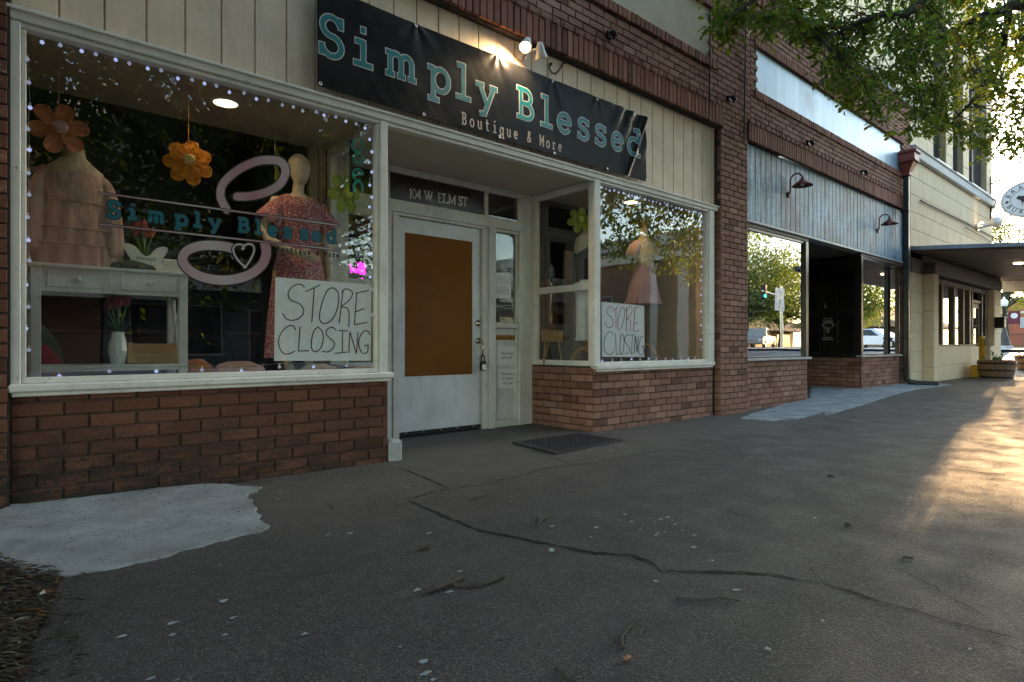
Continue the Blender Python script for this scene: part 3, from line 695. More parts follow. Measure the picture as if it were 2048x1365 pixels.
WN = [(16.0, 17.05), (17.62, 18.58), (19.12, 21.05)]
yb = MB()
blocks(yb, 14.40, 21.7, 2.95, 4.79, front(0))
blocks(yb, 14.40, 21.7, 5.03, 9.8, front(0), skip=[(a, b, 4.9, 8.6) for a, b in WN])
blocks(yb, .02, 9, 2.95, 9.8, lambda a, d, z: (14.38 + d, a, z))
blocks(yb, .02, 9, 2.95, 9.8, lambda a, d, z: (21.72 - d, a, z))
blocks(yb, 14.40, 15.28, -.1, 2.42, front(-.0), H=.42); blocks(yb, -.19, .0, .0, 2.42, lambda a, d, z: (15.27 + d, a, z), H=.42, off=1)
blocks(yb, 15.29, 15.62, 0.0, 2.42, front(-.2), L=.8, H=.42)
blocks(yb, 15.62, 19.2, 0.02, .86, front(-.2), L=.42, H=.42); blocks(yb, -.19, .1, 0.02, .86, lambda a, d, z: (19.21 - d, a, z), H=.42)
blocks(yb, 20.90, 21.62, 0.0, 2.42, front(-.2), L=.8, H=.42); blocks(yb, -.19, .2, 0.0, 2.42, lambda a, d, z: (20.89 + d, a, z), H=.42, off=1)
blocks(yb, 20.45, 20.90, 0.0, .86, front(-.2), L=.5, H=.43); blocks(yb, -.19, .2, 0.0, .86, lambda a, d, z: (20.44 + d, a, z), H=.43); blocks(yb, -.2, 9, 0, 2.9, lambda a, d, z: (21.68 - d, a, z))
yb.build("block_wall", BLK, YB)
jb = MB()
jb.box(14.40, 15.27, .012, .3, -.2, 2.95); jb.box(15.285, 15.62, -.188, .3, -.2, 2.42); jb.box(15.62, 19.19, -.188, -.1, -.2, .855); jb.box(20.905, 21.61, -.188, .3, -.2, 2.42); jb.box(20.46, 20.905, -.188, .0, -.2, .85)
for a0, a1 in [(14.41, WN[0][0]), (WN[0][1], WN[1][0]), (WN[1][1], WN[2][0]), (WN[2][1], 21.69)]: jb.box(a0, a1, .012, .3, 4.9, 8.6)
jb.box(14.41, 21.69, .012, .3, 2.6, 4.9); jb.box(14.41, 21.69, .012, .3, 8.6, 9.8); jb.box(14.41, 14.7, .3, 9, 2.9, 9.8); jb.box(21.4, 21.69, .3, 9, -.1, 9.8); jb.box(14.7, 21.4, .4, 9, 9.4, 9.6); jb.box(14.7, 21.4, 8.8, 9, -.1, 9.5)
jb.build("block_joint", JO, YB)
bc = MB(); bc.box(14.36, 21.74, -.09, .02, 4.80, 5.02, b=.015); bc.box(14.36, 21.74, -.12, .01, 4.985, 5.025, b=.01)
bc.build("belt_course", plain("pale_stone_paint", (.50, .52, .52), .7, .1, 4), YB)
for a, b in WN:
    f_ = MB(); f_.box(a, a + .09, .13, .26, 5.07, 8.58, b=.004); f_.box(b - .09, b, .13, .26, 5.07, 8.58, b=.004); f_.box(a + .09, b - .09, .13, .25, 8.48, 8.58); f_.box(a + .09, b - .09, .13, .25, 5.07, 5.14); f_.box((a + b) / 2 - .03, (a + b) / 2 + .03, .13, .25, 5.14, 8.48); f_.box(a + .09, b - .09, .14, .24, 6.7, 6.78)
    o = f_.build("upper_window", plain("brown_window_frame", (.05, .035, .03), .5, .2), YB); pane("pane", a + .09, b - .09, .2, 5.14, 8.48, GLASS3, o)
    s_ = MB(); s_.box(a - .05, b + .02, -.10, .14, 5.027, 5.07, b=.006); s_.build("sill", plain("white_sill", (.75, .75, .73), .5, .1), o)
up = MB(); up.box(14.71, 21.39, 1.2, 1.3, 2.6, 9.3); up.build("upper_room_wall", plain("upper_room", (.06, .06, .065), .9, .2), YB)
# shop front under the awning
BRN = plain("brown_timber", (.115, .085, .065), .55, .25, 5, .1)
fr2 = MB(); zs = .86
for x0, x1 in [(15.63, 15.75), (16.45, 16.57), (17.45, 17.62), (18.30, 18.42), (18.9, 19.05), (19.15, 19.27), (20.18, 20.30), (20.60, 20.88)]: fr2.box(x0, x1, -.06, .05, zs if x1 < 18.95 or x0 > 20.5 else .1, 2.4, b=.006)
fr2.box(15.63, 19.0, -.17, .05, .86, .90, b=.006); fr2.box(15.63, 20.88, -.05, .045, 2.28, 2.4, b=.006); fr2.box(19.27, 20.18, -.04, .045, 2.0, 2.08, b=.005)
fr2.build("shopfront_frame", BRN, YB)
for x0, x1 in [(15.75, 16.45), (16.57, 17.45), (17.62, 18.30), (18.42, 18.9)]: pane("shopfront_pane", x0, x1, .0, .90, 2.28, GLASS, YB)
dy = MB(); dy.box(19.28, 19.40, -.01, .03, .12, 1.99, b=.004); dy.box(20.06, 20.17, -.01, .03, .12, 1.99, b=.004); dy.box(19.40, 20.06, -.008, .028, 1.86, 1.99); dy.box(19.40, 20.06, -.008, .028, .12, .42)
for z in (.9, 1.38): dy.box(19.40, 20.06, -.004, .024, z, z + .03)
dy.box(19.61, 19.63, -.004, .024, .42, 1.86); dy.box(19.84, 19.86, -.004, .024, .42, 1.86)
dyo = dy.build("glazed_door", BRN, YB); pane("pane", 19.40, 20.06, .008, .42, 1.86, GLASS, dyo)
bi = MB(); bi.box(15.6, 21.4, 3.2, 3.3, 0, 2.9); bi.box(15.6, 21.4, .3, 3.2, 2.5, 2.55); bi.box(15.6, 21.4, .3, 3.2, .06, .1); bi.build("interior_wall", plain("dim_room", (.12, .10, .08), .9, .2), YB)
bm = MB(); bm.box(14.40, 15.30, -.03, .05, 2.42, 2.72, b=.006); bm.box(15.31, 21.66, -.22, .05, 2.42, 2.66, b=.006); bm.build("timber_beam", BRN, YB)
aw = MB()
def awp(y): return 2.72 + (y) * .085
V = [(14.36, .0, 2.90), (23.0, .0, 2.90), (23.0, -2.25, 2.71), (14.36, -2.25, 2.71), (14.36, .0, 2.83), (23.0, .0, 2.83), (23.0, -2.25, 2.645), (14.36, -2.25, 2.645)]
aw.add(V, [(0, 3, 2, 1), (4, 5, 6, 7), (0, 4, 7, 3), (3, 7, 6, 2), (2, 6, 5, 1), (1, 5, 4, 0)])
for k in range(18):
    y = -.1 - k * .115; z = 2.83 + y * .0822 - .012; aw.add([(14.42, y, z), (22.9, y, z), (22.9, y - .108, z - .0084), (14.42, y - .108, z - .0084), (14.42, y, z + .02), (22.9, y, z + .02), (22.9, y - .108, z + .0116), (14.42, y - .108, z + .0116)], [(3, 2, 1, 0), (4, 5, 6, 7), (0, 1, 5, 4), (2, 3, 7, 6), (0, 4, 7, 3), (1, 2, 6, 5)])
awn = aw.build("awning", plain("brown_awning_boards", (.19, .125, .08), .6, .25, 5, .1, 60, (1, 6, 1)), YB)
ae = MB(); ae.add([(14.33, .0, 2.93), (14.33, -2.28, 2.738), (14.33, -2.28, 2.663), (14.33, .0, 2.855), (14.36, .0, 2.93), (14.36, -2.28, 2.738), (14.36, -2.28, 2.663), (14.36, .0, 2.855)], [(0, 3, 2, 1), (4, 5, 6, 7), (0, 1, 5, 4), (3, 7, 6, 2), (1, 2, 6, 5)])
ae.box(14.33, 23.03, -2.31, -2.255, 2.62, 2.74); ae.add([(23.03, .0, 2.93), (23.03, -2.28, 2.74), (23.03, -2.28, 2.30), (23.03, .0, 2.5), (23.0, .0, 2.93), (23.0, -2.28, 2.74), (23.0, -2.28, 2.30), (23.0, .0, 2.5)], [(0, 1, 2, 3), (7, 6, 5, 4), (0, 4, 5, 1), (3, 2, 6, 7)])
ae.build("metal_edge", plain("grey_blue_flashing", (.38, .44, .52), .4, .15, 6, metal=.3), awn)
for u, v in [(1986, 537), (2028, 558)]:
    p = at(u, v, 0); l_ = MB(); X = 17.2 if u < 2000 else 20.0; y = -1.3; z = 2.83 + y * .0822 - .013
    l_.lathe([(.09, -.02), (.09, 0)], (X, y, z - .004), 16); l_.build("recessed_light", WARM, awn)
# ================================================================ LETTERING
def arc(cx, cy, rx, ry, a0, a1, n=14):
    return [(cx + rx * math.cos(math.radians(lerp(a0, a1, i / n))), cy + ry * math.sin(math.radians(lerp(a0, a1, i / n)))) for i in range(n + 1)]
GL = {
 'S': [arc(0, .68, .21, .22, 15, 270) + arc(0, .235, .235, .225, 90, -165)[1:], [(.22, .67), (.22, .93)], [(-.235, .25), (-.235, -.01)]],
 's': [arc(0, .475, .19, .145, 20, 270) + arc(0, .165, .21, .155, 90, -160)[1:], [(.195, .46), (.195, .64)], [(-.205, .18), (-.205, 0)]],
 'i': [[(0, .06), (0, .62)], [(-.2, .57), (0, .57)], [(-.24, .055), (.24, .055)], [(0, .79), (0, .93)]],
 'l': [[(0, .06), (0, .95)], [(-.2, .90), (0, .90)], [(-.24, .055), (.24, .055)]],
 'm': [[(-.3, .06), (-.3, .62)], [(-.42, .57), (-.3, .57)], [(-.3, .42)] + arc(-.15, .42, .15, .16, 180, 0) + [(0, .06)], [(0, .42)] + arc(.15, .42, .15, .16, 180, 0) + [(.3, .06)], [(-.42, .055), (-.19, .055)], [(-.1, .055), (.11, .055)], [(.2, .055), (.42, .055)]],
 'p': [[(-.2, -.24), (-.2, .62)], [(-.36, .57), (-.2, .57)], arc(.04, .30, .24, .28, 180, -180, 26), [(-.36, -.225), (-.02, -.225)]],
 'q': [[(.2, -.24), (.2, .62)], [(.32, .57), (.2, .57)], arc(-.04, .30, .24, .28, 0, 360, 26), [(.36, -.225), (.02, -.225)]],
 'y': [[(-.24, .58), (.02, .06)], [(.26, .58), (-.06, -.20), (-.22, -.22)], [(-.36, .57), (-.1, .57)], [(.12, .57), (.38, .57)], ],
 'B': [[(-.2, .05), (-.2, .88)], [(-.36, .055), (.02, .055)] + arc(.03, .265, .22, .21, -90, 90), [(-.36, .875), (.0, .875)] + arc(.01, .68, .19, .195, 90, -90) + [(-.2, .475)]],
 'e': [arc(0, .30, .25, .27, 2, 325, 24), [(-.25, .315), (.25, .315)]],
 'd': [arc(-.04, .30, .24, .28, 0, 360, 26), [(.2, .05), (.2, .95)], [(.02, .90), (.2, .90)], [(.2, .055), (.36, .055)]],
 'o': [arc(0, .30, .26, .28, 0, 360, 26)],
 'u': [[(-.22, .58), (-.22, .25)] + arc(-.01, .25, .21, .22, 180, 300), [(.2, .05), (.2, .62)], [(-.36, .57), (-.22, .57)], [(.06, .57), (.2, .57)], [(.2, .055), (.34, .055)]],
 't': [[(-.08, .85), (-.08, .22)] + arc(.08, .22, .16, .18, 180, 310), [(-.26, .57), (.2, .57)]],
 'r': [[(-.12, .05), (-.12, .6)], [(-.28, .57), (-.12, .57)], [(-.28, .055), (.1, .055)], arc(.1, .36, .22, .2, 170, 50)],
 'M': [[(-.3, .05), (-.3, .88)], [(.3, .05), (.3, .88)], [(-.3, .86), (0, .3), (.3, .86)], [(-.42, .875), (-.28, .875)], [(.28, .875), (.42, .875)], [(-.42, .055), (-.18, .055)], [(.18, .055), (.42, .055)]],
 '&': [[(.28, .06), (-.14, .62)] + arc(-.0, .72, .15, .14, 190, -20) + [(-.16, .40)] + arc(-.06, .24, .2, .19, 120, 330) + [(.26, .42)]],
}
def spell(mb, letters, size, mapf, w_, outline=0.0, mf=0, mo=1, lf=.003, lo=.0015, sx=1.0):
    """letters: [(char, x, y)]: slab letters of cap height size; mapf(x, y, lift)"""
    c = 0
    for ch, x, y in letters:
        for st in GL.get(ch, []):
            # subdivide straight strokes
            P = []
            for a, b in zip(st[:-1], st[1:]):
                n = max(1, int(math.hypot(b[0] - a[0], b[1] - a[1]) * size / .04))
                for k in range(n): P.append((lerp(a[0], b[0], k / n), lerp(a[1], b[1], k / n)))
            P.append(st[-1]); closed = math.hypot(P[0][0] - P[-1][0], P[0][1] - P[-1][1]) < 1e-6
            if closed: P = P[:-1]
            P = [(x + p[0] * size * sx, y + p[1] * size) for p in P]; c += 1; e = (c % 40) * .00001
            if outline: mb.ribbon(P, w_ + 2 * outline, mapf, lo + e, outline, mo, closed)
            mb.ribbon(P, w_, mapf, lf + e, 0, mf, closed)
# ---------------------------------------------------------------- banner
BX0, BX1, BZ0, BZ1, BY = 1.670, 5.352, 2.648, 3.345, -.062
def bdisp(x, z):
    u, v = (x - BX0) / (BX1 - BX0), (z - BZ0) / (BZ1 - BZ0)
    d = .012 * mnoise.noise((x * 1.7, z * 2.2, 1.3)) + .003 * mnoise.noise((x * 6 - z * 3, z * 5, 4))
    d += .0012 * mnoise.noise((x * 14 + z * 9, z * 4, 9))
    for gx in (2.45, 3.25, 3.93, 4.55, 4.98):                  # little tucks fanning out of the grommets
        r = math.hypot(x - gx, (BZ1 - z)); a = math.atan2(x - gx, BZ1 - z + .02)
        d += .005 * math.exp(-r / .22) * math.sin(a * 7 + gx)
    s_ = (x - (BX1 - .33)) / .33; q = (z - BZ0) / (BZ1 - BZ0)    # the taut fold at the loose corner
    fold = (BX1 - x) * 1.25 - (BZ1 - z) * .62
    d += .034 * math.exp(-(fold / .035) ** 2) * sstep((x - 4.86) / .25)
    d += .012 * math.sin(fold * 26) * sstep((x - 4.55) / .6) * sstep((z - 2.75) / .5)
    return d
def bmap(x, z, lift=0): return (x, BY - bdisp(x, z) - lift, z)
def vinyl():
    m = N("black_vinyl"); c = m.mix(m.ramp(m.noise(3, 5), .4, .7), (.008, .008, .009), (.016, .016, .017))
    c = m.mix(m.ramp(m.noise(9, 6), .62, .8, 0, .3), c, (.05, .048, .045))
    return m.done(m.bsdf(c, m.ramp(m.noise(7, 4), .3, .7, .30, .44), 0, m.bump(m.noise(200, 2), .08, .001), .12))
BN = thing("banner", (3.51, BY, BZ0), "long black vinyl banner with teal slab lettering stretched over the shop front boards", "banner")
vb = MB(); nx, nz = 260, 56; V = []; F = []
for i in range(nx + 1):
    for j in range(nz + 1):
        x, z = lerp(BX0, BX1, i / nx), lerp(BZ0, BZ1, j / nz); V.append(bmap(x, z))
for i in range(nx):
    for j in range(nz): a = i * (nz + 1) + j; F.append((a, a + nz + 1, a + nz + 2, a + 1))
k = len(V); V2 = [(p[0], p[1] + .004, p[2]) for p in V]
vb.add(V + V2, F + [tuple(q + k for q in f[::-1]) for f in F], 0, True); vb.build("vinyl_sheet", vinyl(), BN)
TEAL = plain("teal_print", srgb(8, 118, 124), .4, .06, 8); WPR = plain("white_print", (.66, .62, .58), .45, .05)
TEALD = plain("teal_decal", srgb(4, 92, 104), .5, .05, 8); DEC = plain("white_decal", (.45, .40, .40), .55, .05)
b0, b1 = at(663, 114, BY), at(1268, 312, BY)
def base(x): return lerp(b0.z, b1.z, (x - b0.x) / (b1.x - b0.x))
lt = MB(); cap = .305
us = [('S', 663), ('i', 726), ('m', 801.5), ('p', 879), ('l', 926.5), ('y', 972), ('B', 1052), ('l', 1093), ('e', 1128.5), ('s', 1166.5), ('s', 1201.5), ('e', 1234.5), ('d', 1268)]
lt_letters = []
for ch, u in us: x = at(u, 200, BY).x; lt_letters.append((ch, x, base(x)))
for wl in (lt_letters[:6], lt_letters[6:]):
    lt = MB(); spell(lt, wl, cap, bmap, .036, .0068, sx=1.0); lt.build("lettering", [TEAL, WPR], BN)
tg = MB(); t0, t1 = at(919, 248, BY), at(1126, 305, BY); st = "Boutique & More"; n = len(st)
spell(tg, [(ch, lerp(t0.x + .045, t1.x - .04, i / (n - 1)), lerp(t0.z, t1.z, i / (n - 1))) for i, ch in enumerate(st)], .112, bmap, .0125, .0, mf=0, sx=.62)
tg.build("tagline", [plain("taupe_print", (.46, .39, .35), .5, .05)], BN)
for x, z in [(1.69, 2.665), (2.45, 3.328), (3.25, 3.328), (3.93, 3.328), (4.55, 3.328), (4.98, 3.328), (5.335, 3.33), (2.52, 2.662), (3.28, 2.662), (3.95, 2.662), (4.70, 2.662), (5.34, 2.662)]:
    g = MB(); y = bmap(x, z)[1]; g.lathe([(.006, -.001), (.006, -.004), (.010, -.006), (.014, -.004), (.014, .001)], (x, y - .001, z), 14, 'y'); g.build("grommet", STEEL, BN)
# ---------------------------------------------------------------- window decal
YG = .0195
WD = thing("window_decal", at(440, 560, YG), "vinyl decal on the display glass: pale pink swoosh S, teal lettering and a heart", "window decal")
Z2 = 4.0157
def zp(p, y=YG): return lambda a, b, lift=0: tuple(at(190 + a / Z2, 300 + b / Z2, y - lift))
zm = zp(None)
def catmull(P, n=8):
    out = []; Q = [P[0]] + list(P) + [P[-1]]
    for i in range(1, len(Q) - 2):
        p0, p1, p2, p3 = Q[i - 1], Q[i], Q[i + 1], Q[i + 2]
        for k in range(n):
            t = k / n
            out.append(tuple(.5 * (2 * p1[c] + (p2[c] - p0[c]) * t + (2 * p0[c] - 5 * p1[c] + 4 * p2[c] - p3[c]) * t * t + (3 * p1[c] - p0[c] - 3 * p2[c] + p3[c]) * t ** 3) for c in (0, 1)))
    out.append(P[-1]); return out
up_ = catmull([(1142, 376), (1250, 372), (1380, 340), (1480, 280), (1525, 205), (1525, 140), (1480, 92), (1400, 82), (1300, 93), (1180, 143), (1080, 215), (1020, 290), (1008, 370), (1030, 432), (1058, 480)])
lo_ = catmull([(1362, 742), (1376, 830), (1340, 925), (1240, 1003), (1100, 1043), (960, 1043), (830, 1010), (740, 950), (702, 880), (735, 815), (830, 775), (950, 768), (1060, 780), (1120, 800)])
def pinkfade():
    m = N("pink_fade_vinyl"); X, Y, Z = m.sep()
    g = m.ramp(m.math('ADD', X, m.math('MULTIPLY', Z, .5)), 1.62, 2.35, 0, 1); g = m.math('PINGPONG', m.math('MULTIPLY', m.math('ADD', X, m.math('MULTIPLY', Z, .35)), 2.6), 1.0)
    return m.done(m.bsdf(m.mix(g, (.40, .34, .34), (.32, .15, .18)), .5))
PF = pinkfade(); BLV = plain("black_vinyl_edge", (.01, .008, .009), .5, .1)
for nm, P, wd in (("upper_swoosh", up_, 64), ("lower_swoosh", lo_, 74)):
    q = MB(); q.ribbon(P, wd + 20, zm, .0008, 6, 1, round_ends=(nm == "upper_swoosh")); q.ribbon(P, wd, zm, .0016, 0, 0, round_ends=(nm == "upper_swoosh")); q.build(nm, [PF, BLV], WD)
for (a, b) in (((32, 345), (1962, 608)), ((32, 597), (1962, 804))):
    q = MB(); P = [(lerp(a[0], b[0], i / 12), lerp(a[1], b[1], i / 12)) for i in range(13)]
    q.ribbon(P, 24, zm, .0024, 6, 1); q.ribbon(P, 11, zm, .003, 0, 0); q.build("rule_line", [PF, BLV], WD)
q = MB(); P = catmull([(1196, 800), (1190, 770), (1165, 760), (1125, 768), (1110, 805), (1130, 860), (1175, 915), (1218, 948)]); q.ribbon(P, 34, zm, .0032, 4, 1); q.ribbon(P, 13, zm, .004, 0, 0)
P = catmull([(1180, 805), (1195, 775), (1230, 757), (1268, 768), (1278, 810), (1255, 870), (1220, 925), (1192, 950)]); q.ribbon(P, 34, zm, .0033, 4, 1); q.ribbon(P, 13, zm, .0042, 0, 0)
q.build("heart", [DEC, BLV], WD)
b0, b1 = at(190 + 80 / Z2, 300 + 540 / Z2, YG), at(190 + 1945 / Z2, 300 + 752 / Z2, YG)
q = MB(); us = [('S', 152), ('i', 303), ('m', 490), ('p', 692), ('l', 825), ('y', 960), ('B', 1195), ('l', 1312), ('e', 1428), ('s', 1545), ('s', 1680), ('e', 1780), ('d', 1900)]
L_ = []
for ch, zx in us:
    x = at(190 + zx / Z2, 400, YG).x; L_.append((ch, x, lerp(b0.z, b1.z, (x - b0.x) / (b1.x - b0.x)) + .002))
gm = lambda x, z, lift=0: (x, YG - lift, z)
for wl in (L_[:6], L_[6:]): q = MB(); spell(q, wl, .098, gm, .021, .005, lf=.003, lo=.001, sx=1.0); q.build("lettering", [TEALD, BLV], WD)
t0, t1 = at(190 + 1470 / Z2, 300 + 815 / Z2, YG), at(190 + 1950 / Z2, 300 + 866 / Z2, YG); q = MB()
spell(q, [(ch, lerp(t0.x, t1.x, i / 14), lerp(t0.z, t1.z, i / 14)) for i, ch in enumerate("Boutique & More")], .036, gm, .0045, .002, mf=0, mo=1, lf=.002, lo=.001, sx=.72); q.build("tagline", [INK, plain("maroon_edge", (.06, .02, .03), .5, .1)], WD)

# ---------------------------------------------------------------- paper signs
def papersign(name, cs, zo, sc, Y, strokes, label, wd, mats, tape=False, behind=False):
    """cs corners in zoom coordinates TL TR BR BL; strokes: [(mat, pts)]"""
    f = lambda a, b: at(zo[0] + a / sc, zo[1] + b / sc, Y)
    P = [f(*c) for c in cs]; T = thing(name, P[3].lerp(P[2], .5), label, "sign")
    mb = MB(); nx, nz = 30, 8; V = []; F = []
    def surf(s, t):
        p = P[0].lerp(P[1], s).lerp(P[3].lerp(P[2], s), t); return p
    def dz(x, z): return .0028 * mnoise.noise((x * 13, z * 1.5, 2)) + .0018 * math.sin(x * 47)
    for i in range(nx + 1):
        for j in range(nz + 1):
            p = surf(i / nx, j / nz); V.append((p.x, p.y + dz(p.x, p.z), p.z))
    for i in range(nx):
        for j in range(nz): a = i * (nz + 1) + j; F.append((a, a + 1, a + nz + 2, a + nz + 1))
    k = len(V); mb.add(V + [(p[0], p[1] + .0015, p[2]) for p in V], F + [tuple(q + k for q in g[::-1]) for g in F], 0, True)
    mb.build("paper_sheet", PAPER, T)
    q = MB(); mm = lambda a, b, lift=0: (lambda p: (p.x, p.y + dz(p.x, p.z) - lift, p.z))(f(a, b))
    for i, (m_, pts) in enumerate(strokes):
        pp = []
        S = catmull(pts, 5) if len(pts) > 2 else [(lerp(pts[0][0], pts[1][0], k / 6), lerp(pts[0][1], pts[1][1], k / 6)) for k in range(7)]
        q.ribbon(S, wd, mm, .0012 + i * .00005, 0, m_)
    q.build("handwriting", mats, T)
    if tape:
        tb = MB()
        for s_ in (.1, .23, .38, .52, .64, .82):
            p = surf(s_, .0); tb.box(p.x - .014, p.x + .014, p.y - .003, p.y - .002, p.z - .012, p.z + .006)
        tb.build("tape", plain("clear_tape", (.7, .75, .78), .2, .1), T)
    return T
st1 = [(0, [(893, 493), (875, 470), (835, 465), (790, 490), (765, 540), (790, 590), (850, 615), (885, 655), (880, 700), (840, 735), (790, 745), (750, 730), (722, 690)]),
 (0, [(900, 522), (1015, 470)]), (0, [(968, 492), (950, 760)]),
 (0, [(1110, 490), (1150, 520), (1158, 600), (1135, 690), (1090, 755), (1040, 768), (1012, 740), (1015, 670), (1040, 580), (1075, 510), (1112, 490)]),
 (0, [(1195, 505), (1163, 768)]), (0, [(1180, 530), (1215, 500), (1262, 520), (1260, 560), (1230, 600), (1180, 640), (1225, 650), (1240, 700), (1238, 797)]),
 (0, [(1300, 530), (1282, 780)]), (0, [(1290, 535), (1395, 512)]), (0, [(1290, 680), (1358, 653)]), (0, [(1282, 780), (1382, 762)]),
 (1, [(822, 820), (810, 792), (770, 790), (720, 830), (692, 890), (695, 950), (725, 1000), (770, 1007), (818, 985)]), (1, [(858, 795), (845, 985)]), (1, [(845, 985), (930, 982)]),
 (1, [(995, 797), (1030, 830), (1040, 890), (1020, 960), (980, 990), (950, 970), (948, 900), (965, 830), (996, 797)]),
 (1, [(1140, 825), (1110, 800), (1075, 812), (1062, 850), (1090, 885), (1125, 925), (1110, 970), (1070, 992), (1028, 985)]),
 (1, [(1155, 825), (1230, 828)]), (1, [(1190, 828), (1188, 993)]), (1, [(1127, 1003), (1225, 993)]),
 (1, [(1237, 1003), (1245, 835)]), (1, [(1245, 835), (1297, 1005)]), (1, [(1297, 1005), (1310, 838)]),
 (1, [(1403, 860), (1385, 830), (1350, 835), (1320, 890), (1318, 950), (1345, 1000), (1380, 995), (1388, 940)]), (1, [(1358, 943), (1390, 938)])]
papersign("paper_sign", [(665, 408), (1415, 468), (1412, 1060), (655, 1062)], (380, 450), 3.9, .034, st1, "large white paper store closing sign beside the pink dress, lettered in black and plum", 8.5, [INK, INKP])
st2 = [(0, [(265, 285), (240, 258), (205, 270), (182, 320), (195, 370), (250, 420), (272, 480), (260, 550), (215, 575), (170, 545), (148, 490)]),
 (0, [(262, 330), (348, 255)]), (0, [(318, 275), (315, 590)]), (0, [(415, 258), (445, 300), (440, 420), (410, 550), (370, 605), (343, 570), (350, 460), (380, 320), (416, 258)]),
 (0, [(475, 262), (473, 635)]), (0, [(475, 330), (510, 262), (555, 270), (560, 330), (520, 400), (480, 440), (535, 480), (535, 630)]),
 (0, [(605, 275), (583, 635)]), (0, [(583, 635), (668, 615)]), (0, [(605, 275), (668, 262)]), (0, [(590, 520), (635, 495)]),
 (1, [(275, 695), (250, 645), (200, 645), (150, 730), (130, 830), (150, 930), (200, 982), (250, 970), (288, 920)]), (1, [(312, 665), (320, 975)]), (1, [(320, 975), (368, 975)]),
 (1, [(400, 665), (435, 710), (438, 820), (425, 930), (400, 982), (375, 940), (378, 800), (385, 700), (401, 665)]), (1, [(525, 690), (495, 678), (455, 720), (450, 780), (490, 840), (520, 900), (500, 955), (445, 968)]),
 (1, [(535, 690), (595, 683)]), (1, [(568, 690), (550, 970)]), (1, [(530, 972), (578, 960)]), (1, [(590, 970), (612, 700)]), (1, [(612, 700), (635, 960)]), (1, [(635, 960), (655, 700)]),
 (1, [(730, 720), (700, 715), (670, 800), (660, 900), (680, 985), (715, 985), (735, 940), (725, 850)]), (1, [(700, 880), (728, 850)])]
papersign("paper_sign", [(100, 183), (742, 242), (745, 1018), (108, 1018)], (1190, 580), 7.584, .034, st2, "white paper store closing sign taped inside the narrower display window, lettered in red and black", 9.5, [INKR, INK], True)
# printed notices
def notice(name, cs, Y, lines, label, mats, th=.0012, sheet=PAPER):
    P = [at(u, v, Y) for u, v in cs]; T = thing(name, P[3].lerp(P[2], .5), label, "notice")
    q = MB(); n = 8; V = []; F = []
    for i in range(n + 1):
        for j in range(n + 1):
            p = P[0].lerp(P[1], i / n).lerp(P[3].lerp(P[2], i / n), j / n); V.append((p.x, p.y - .003 * abs(mnoise.noise((p.x * 9, p.z * 11, 3))), p.z))
    for i in range(n):
        for j in range(n): a = i * (n + 1) + j; F.append((a, a + 1, a + n + 2, a + n + 1))
    k = len(V); q.add(V + [(v[0], v[1] + th, v[2]) for v in V], F + [tuple(x + k for x in g[::-1]) for g in F], 0, True); q.build("sheet", sheet, T)
    q = MB(); ex = (P[1] - P[0] + P[2] - P[3]) / 2; ez = (P[0] - P[3] + P[1] - P[2]) / 2; o = (P[0] + P[1] + P[2] + P[3]) / 4
    for (s_, sz, fx, fz, mi) in lines:
        q.text(s_, sz, lambda a, b, lift: tuple(Vector((o.x + ex.x * fx + a, Y - lift, o.z + ez.z * fz + b + ex.z * (a / ex.x if ex.x else 0)))), .0042, mi)
    if q.v: q.build("lettering", mats, T)
    return T
YN = YD + .0195
notice("paper_notice", [(993, 691), (1034, 694), (1034, 731), (992, 731)], YN, [("All Jewelry", .042, .03, .06, 0), ("60% OFF", .040, 0, -.17, 0)], "white paper jewelry discount notice just under the brass mail slot", [INK])
notice("paper_notice", [(995, 738), (1035, 740), (1035, 777), (995, 777)], YN, [("Entire Store", .040, 0, .20, 0), ("AT LEAST", .038, 0, -.05, 0), ("50% OFF", .038, 0, -.30, 0)], "white paper entire store discount notice, lower of two below the mail slot", [INK])
nt_ = notice("paper_notice", [(990, 545), (1022, 548), (1022, 598), (990, 597)], YD + .018, [], "white paper push hard notice handwritten in red on the sidelight glass", [INKR])
HAND = {'P': [[(0, 0), (0, 1)], [(0, 1), (.5, .85), (.45, .55), (0, .45)]], 'U': [[(0, 1), (.02, .3), (.25, 0), (.5, .3), (.5, 1)]], 'S': [[(.5, .9), (.2, 1), (.05, .75), (.3, .5), (.5, .25), (.25, 0), (0, .12)]], 'H': [[(0, 0), (0, 1)], [(.5, 0), (.5, 1)], [(0, .5), (.5, .5)]], 'A': [[(0, 0), (.2, 1)], [(.2, 1), (.5, 0)], [(.08, .35), (.42, .35)]], 'R': [[(0, 0), (0, 1)], [(0, 1), (.5, .85), (.4, .55), (0, .5), (.5, 0)]], 'D': [[(0, 0), (0, 1)], [(0, 1), (.45, .75), (.48, .3), (0, 0)]]}
q = MB(); c0 = at(992, 568, YD + .018); k = 0
for row, wrd in enumerate(("PUSH", "HARD")):
    for i, ch in enumerate(wrd):
        for s_ in HAND[ch]:
            k += 1; P = [(c0.x + .012 + i * .046 + p[0] * .052, c0.z - row * .107 + p[1] * .082) for p in s_]; P = catmull(P, 4) if len(P) > 2 else P
            q.ribbon(P, .0036, lambda x, z, lift=0: (x, YD + .018 - lift, z), .0042 + k * .00003, 0, 0)
q.build("handwriting", [plain("red_marker", (.26, .10, .09), .6, .1)], nt_)
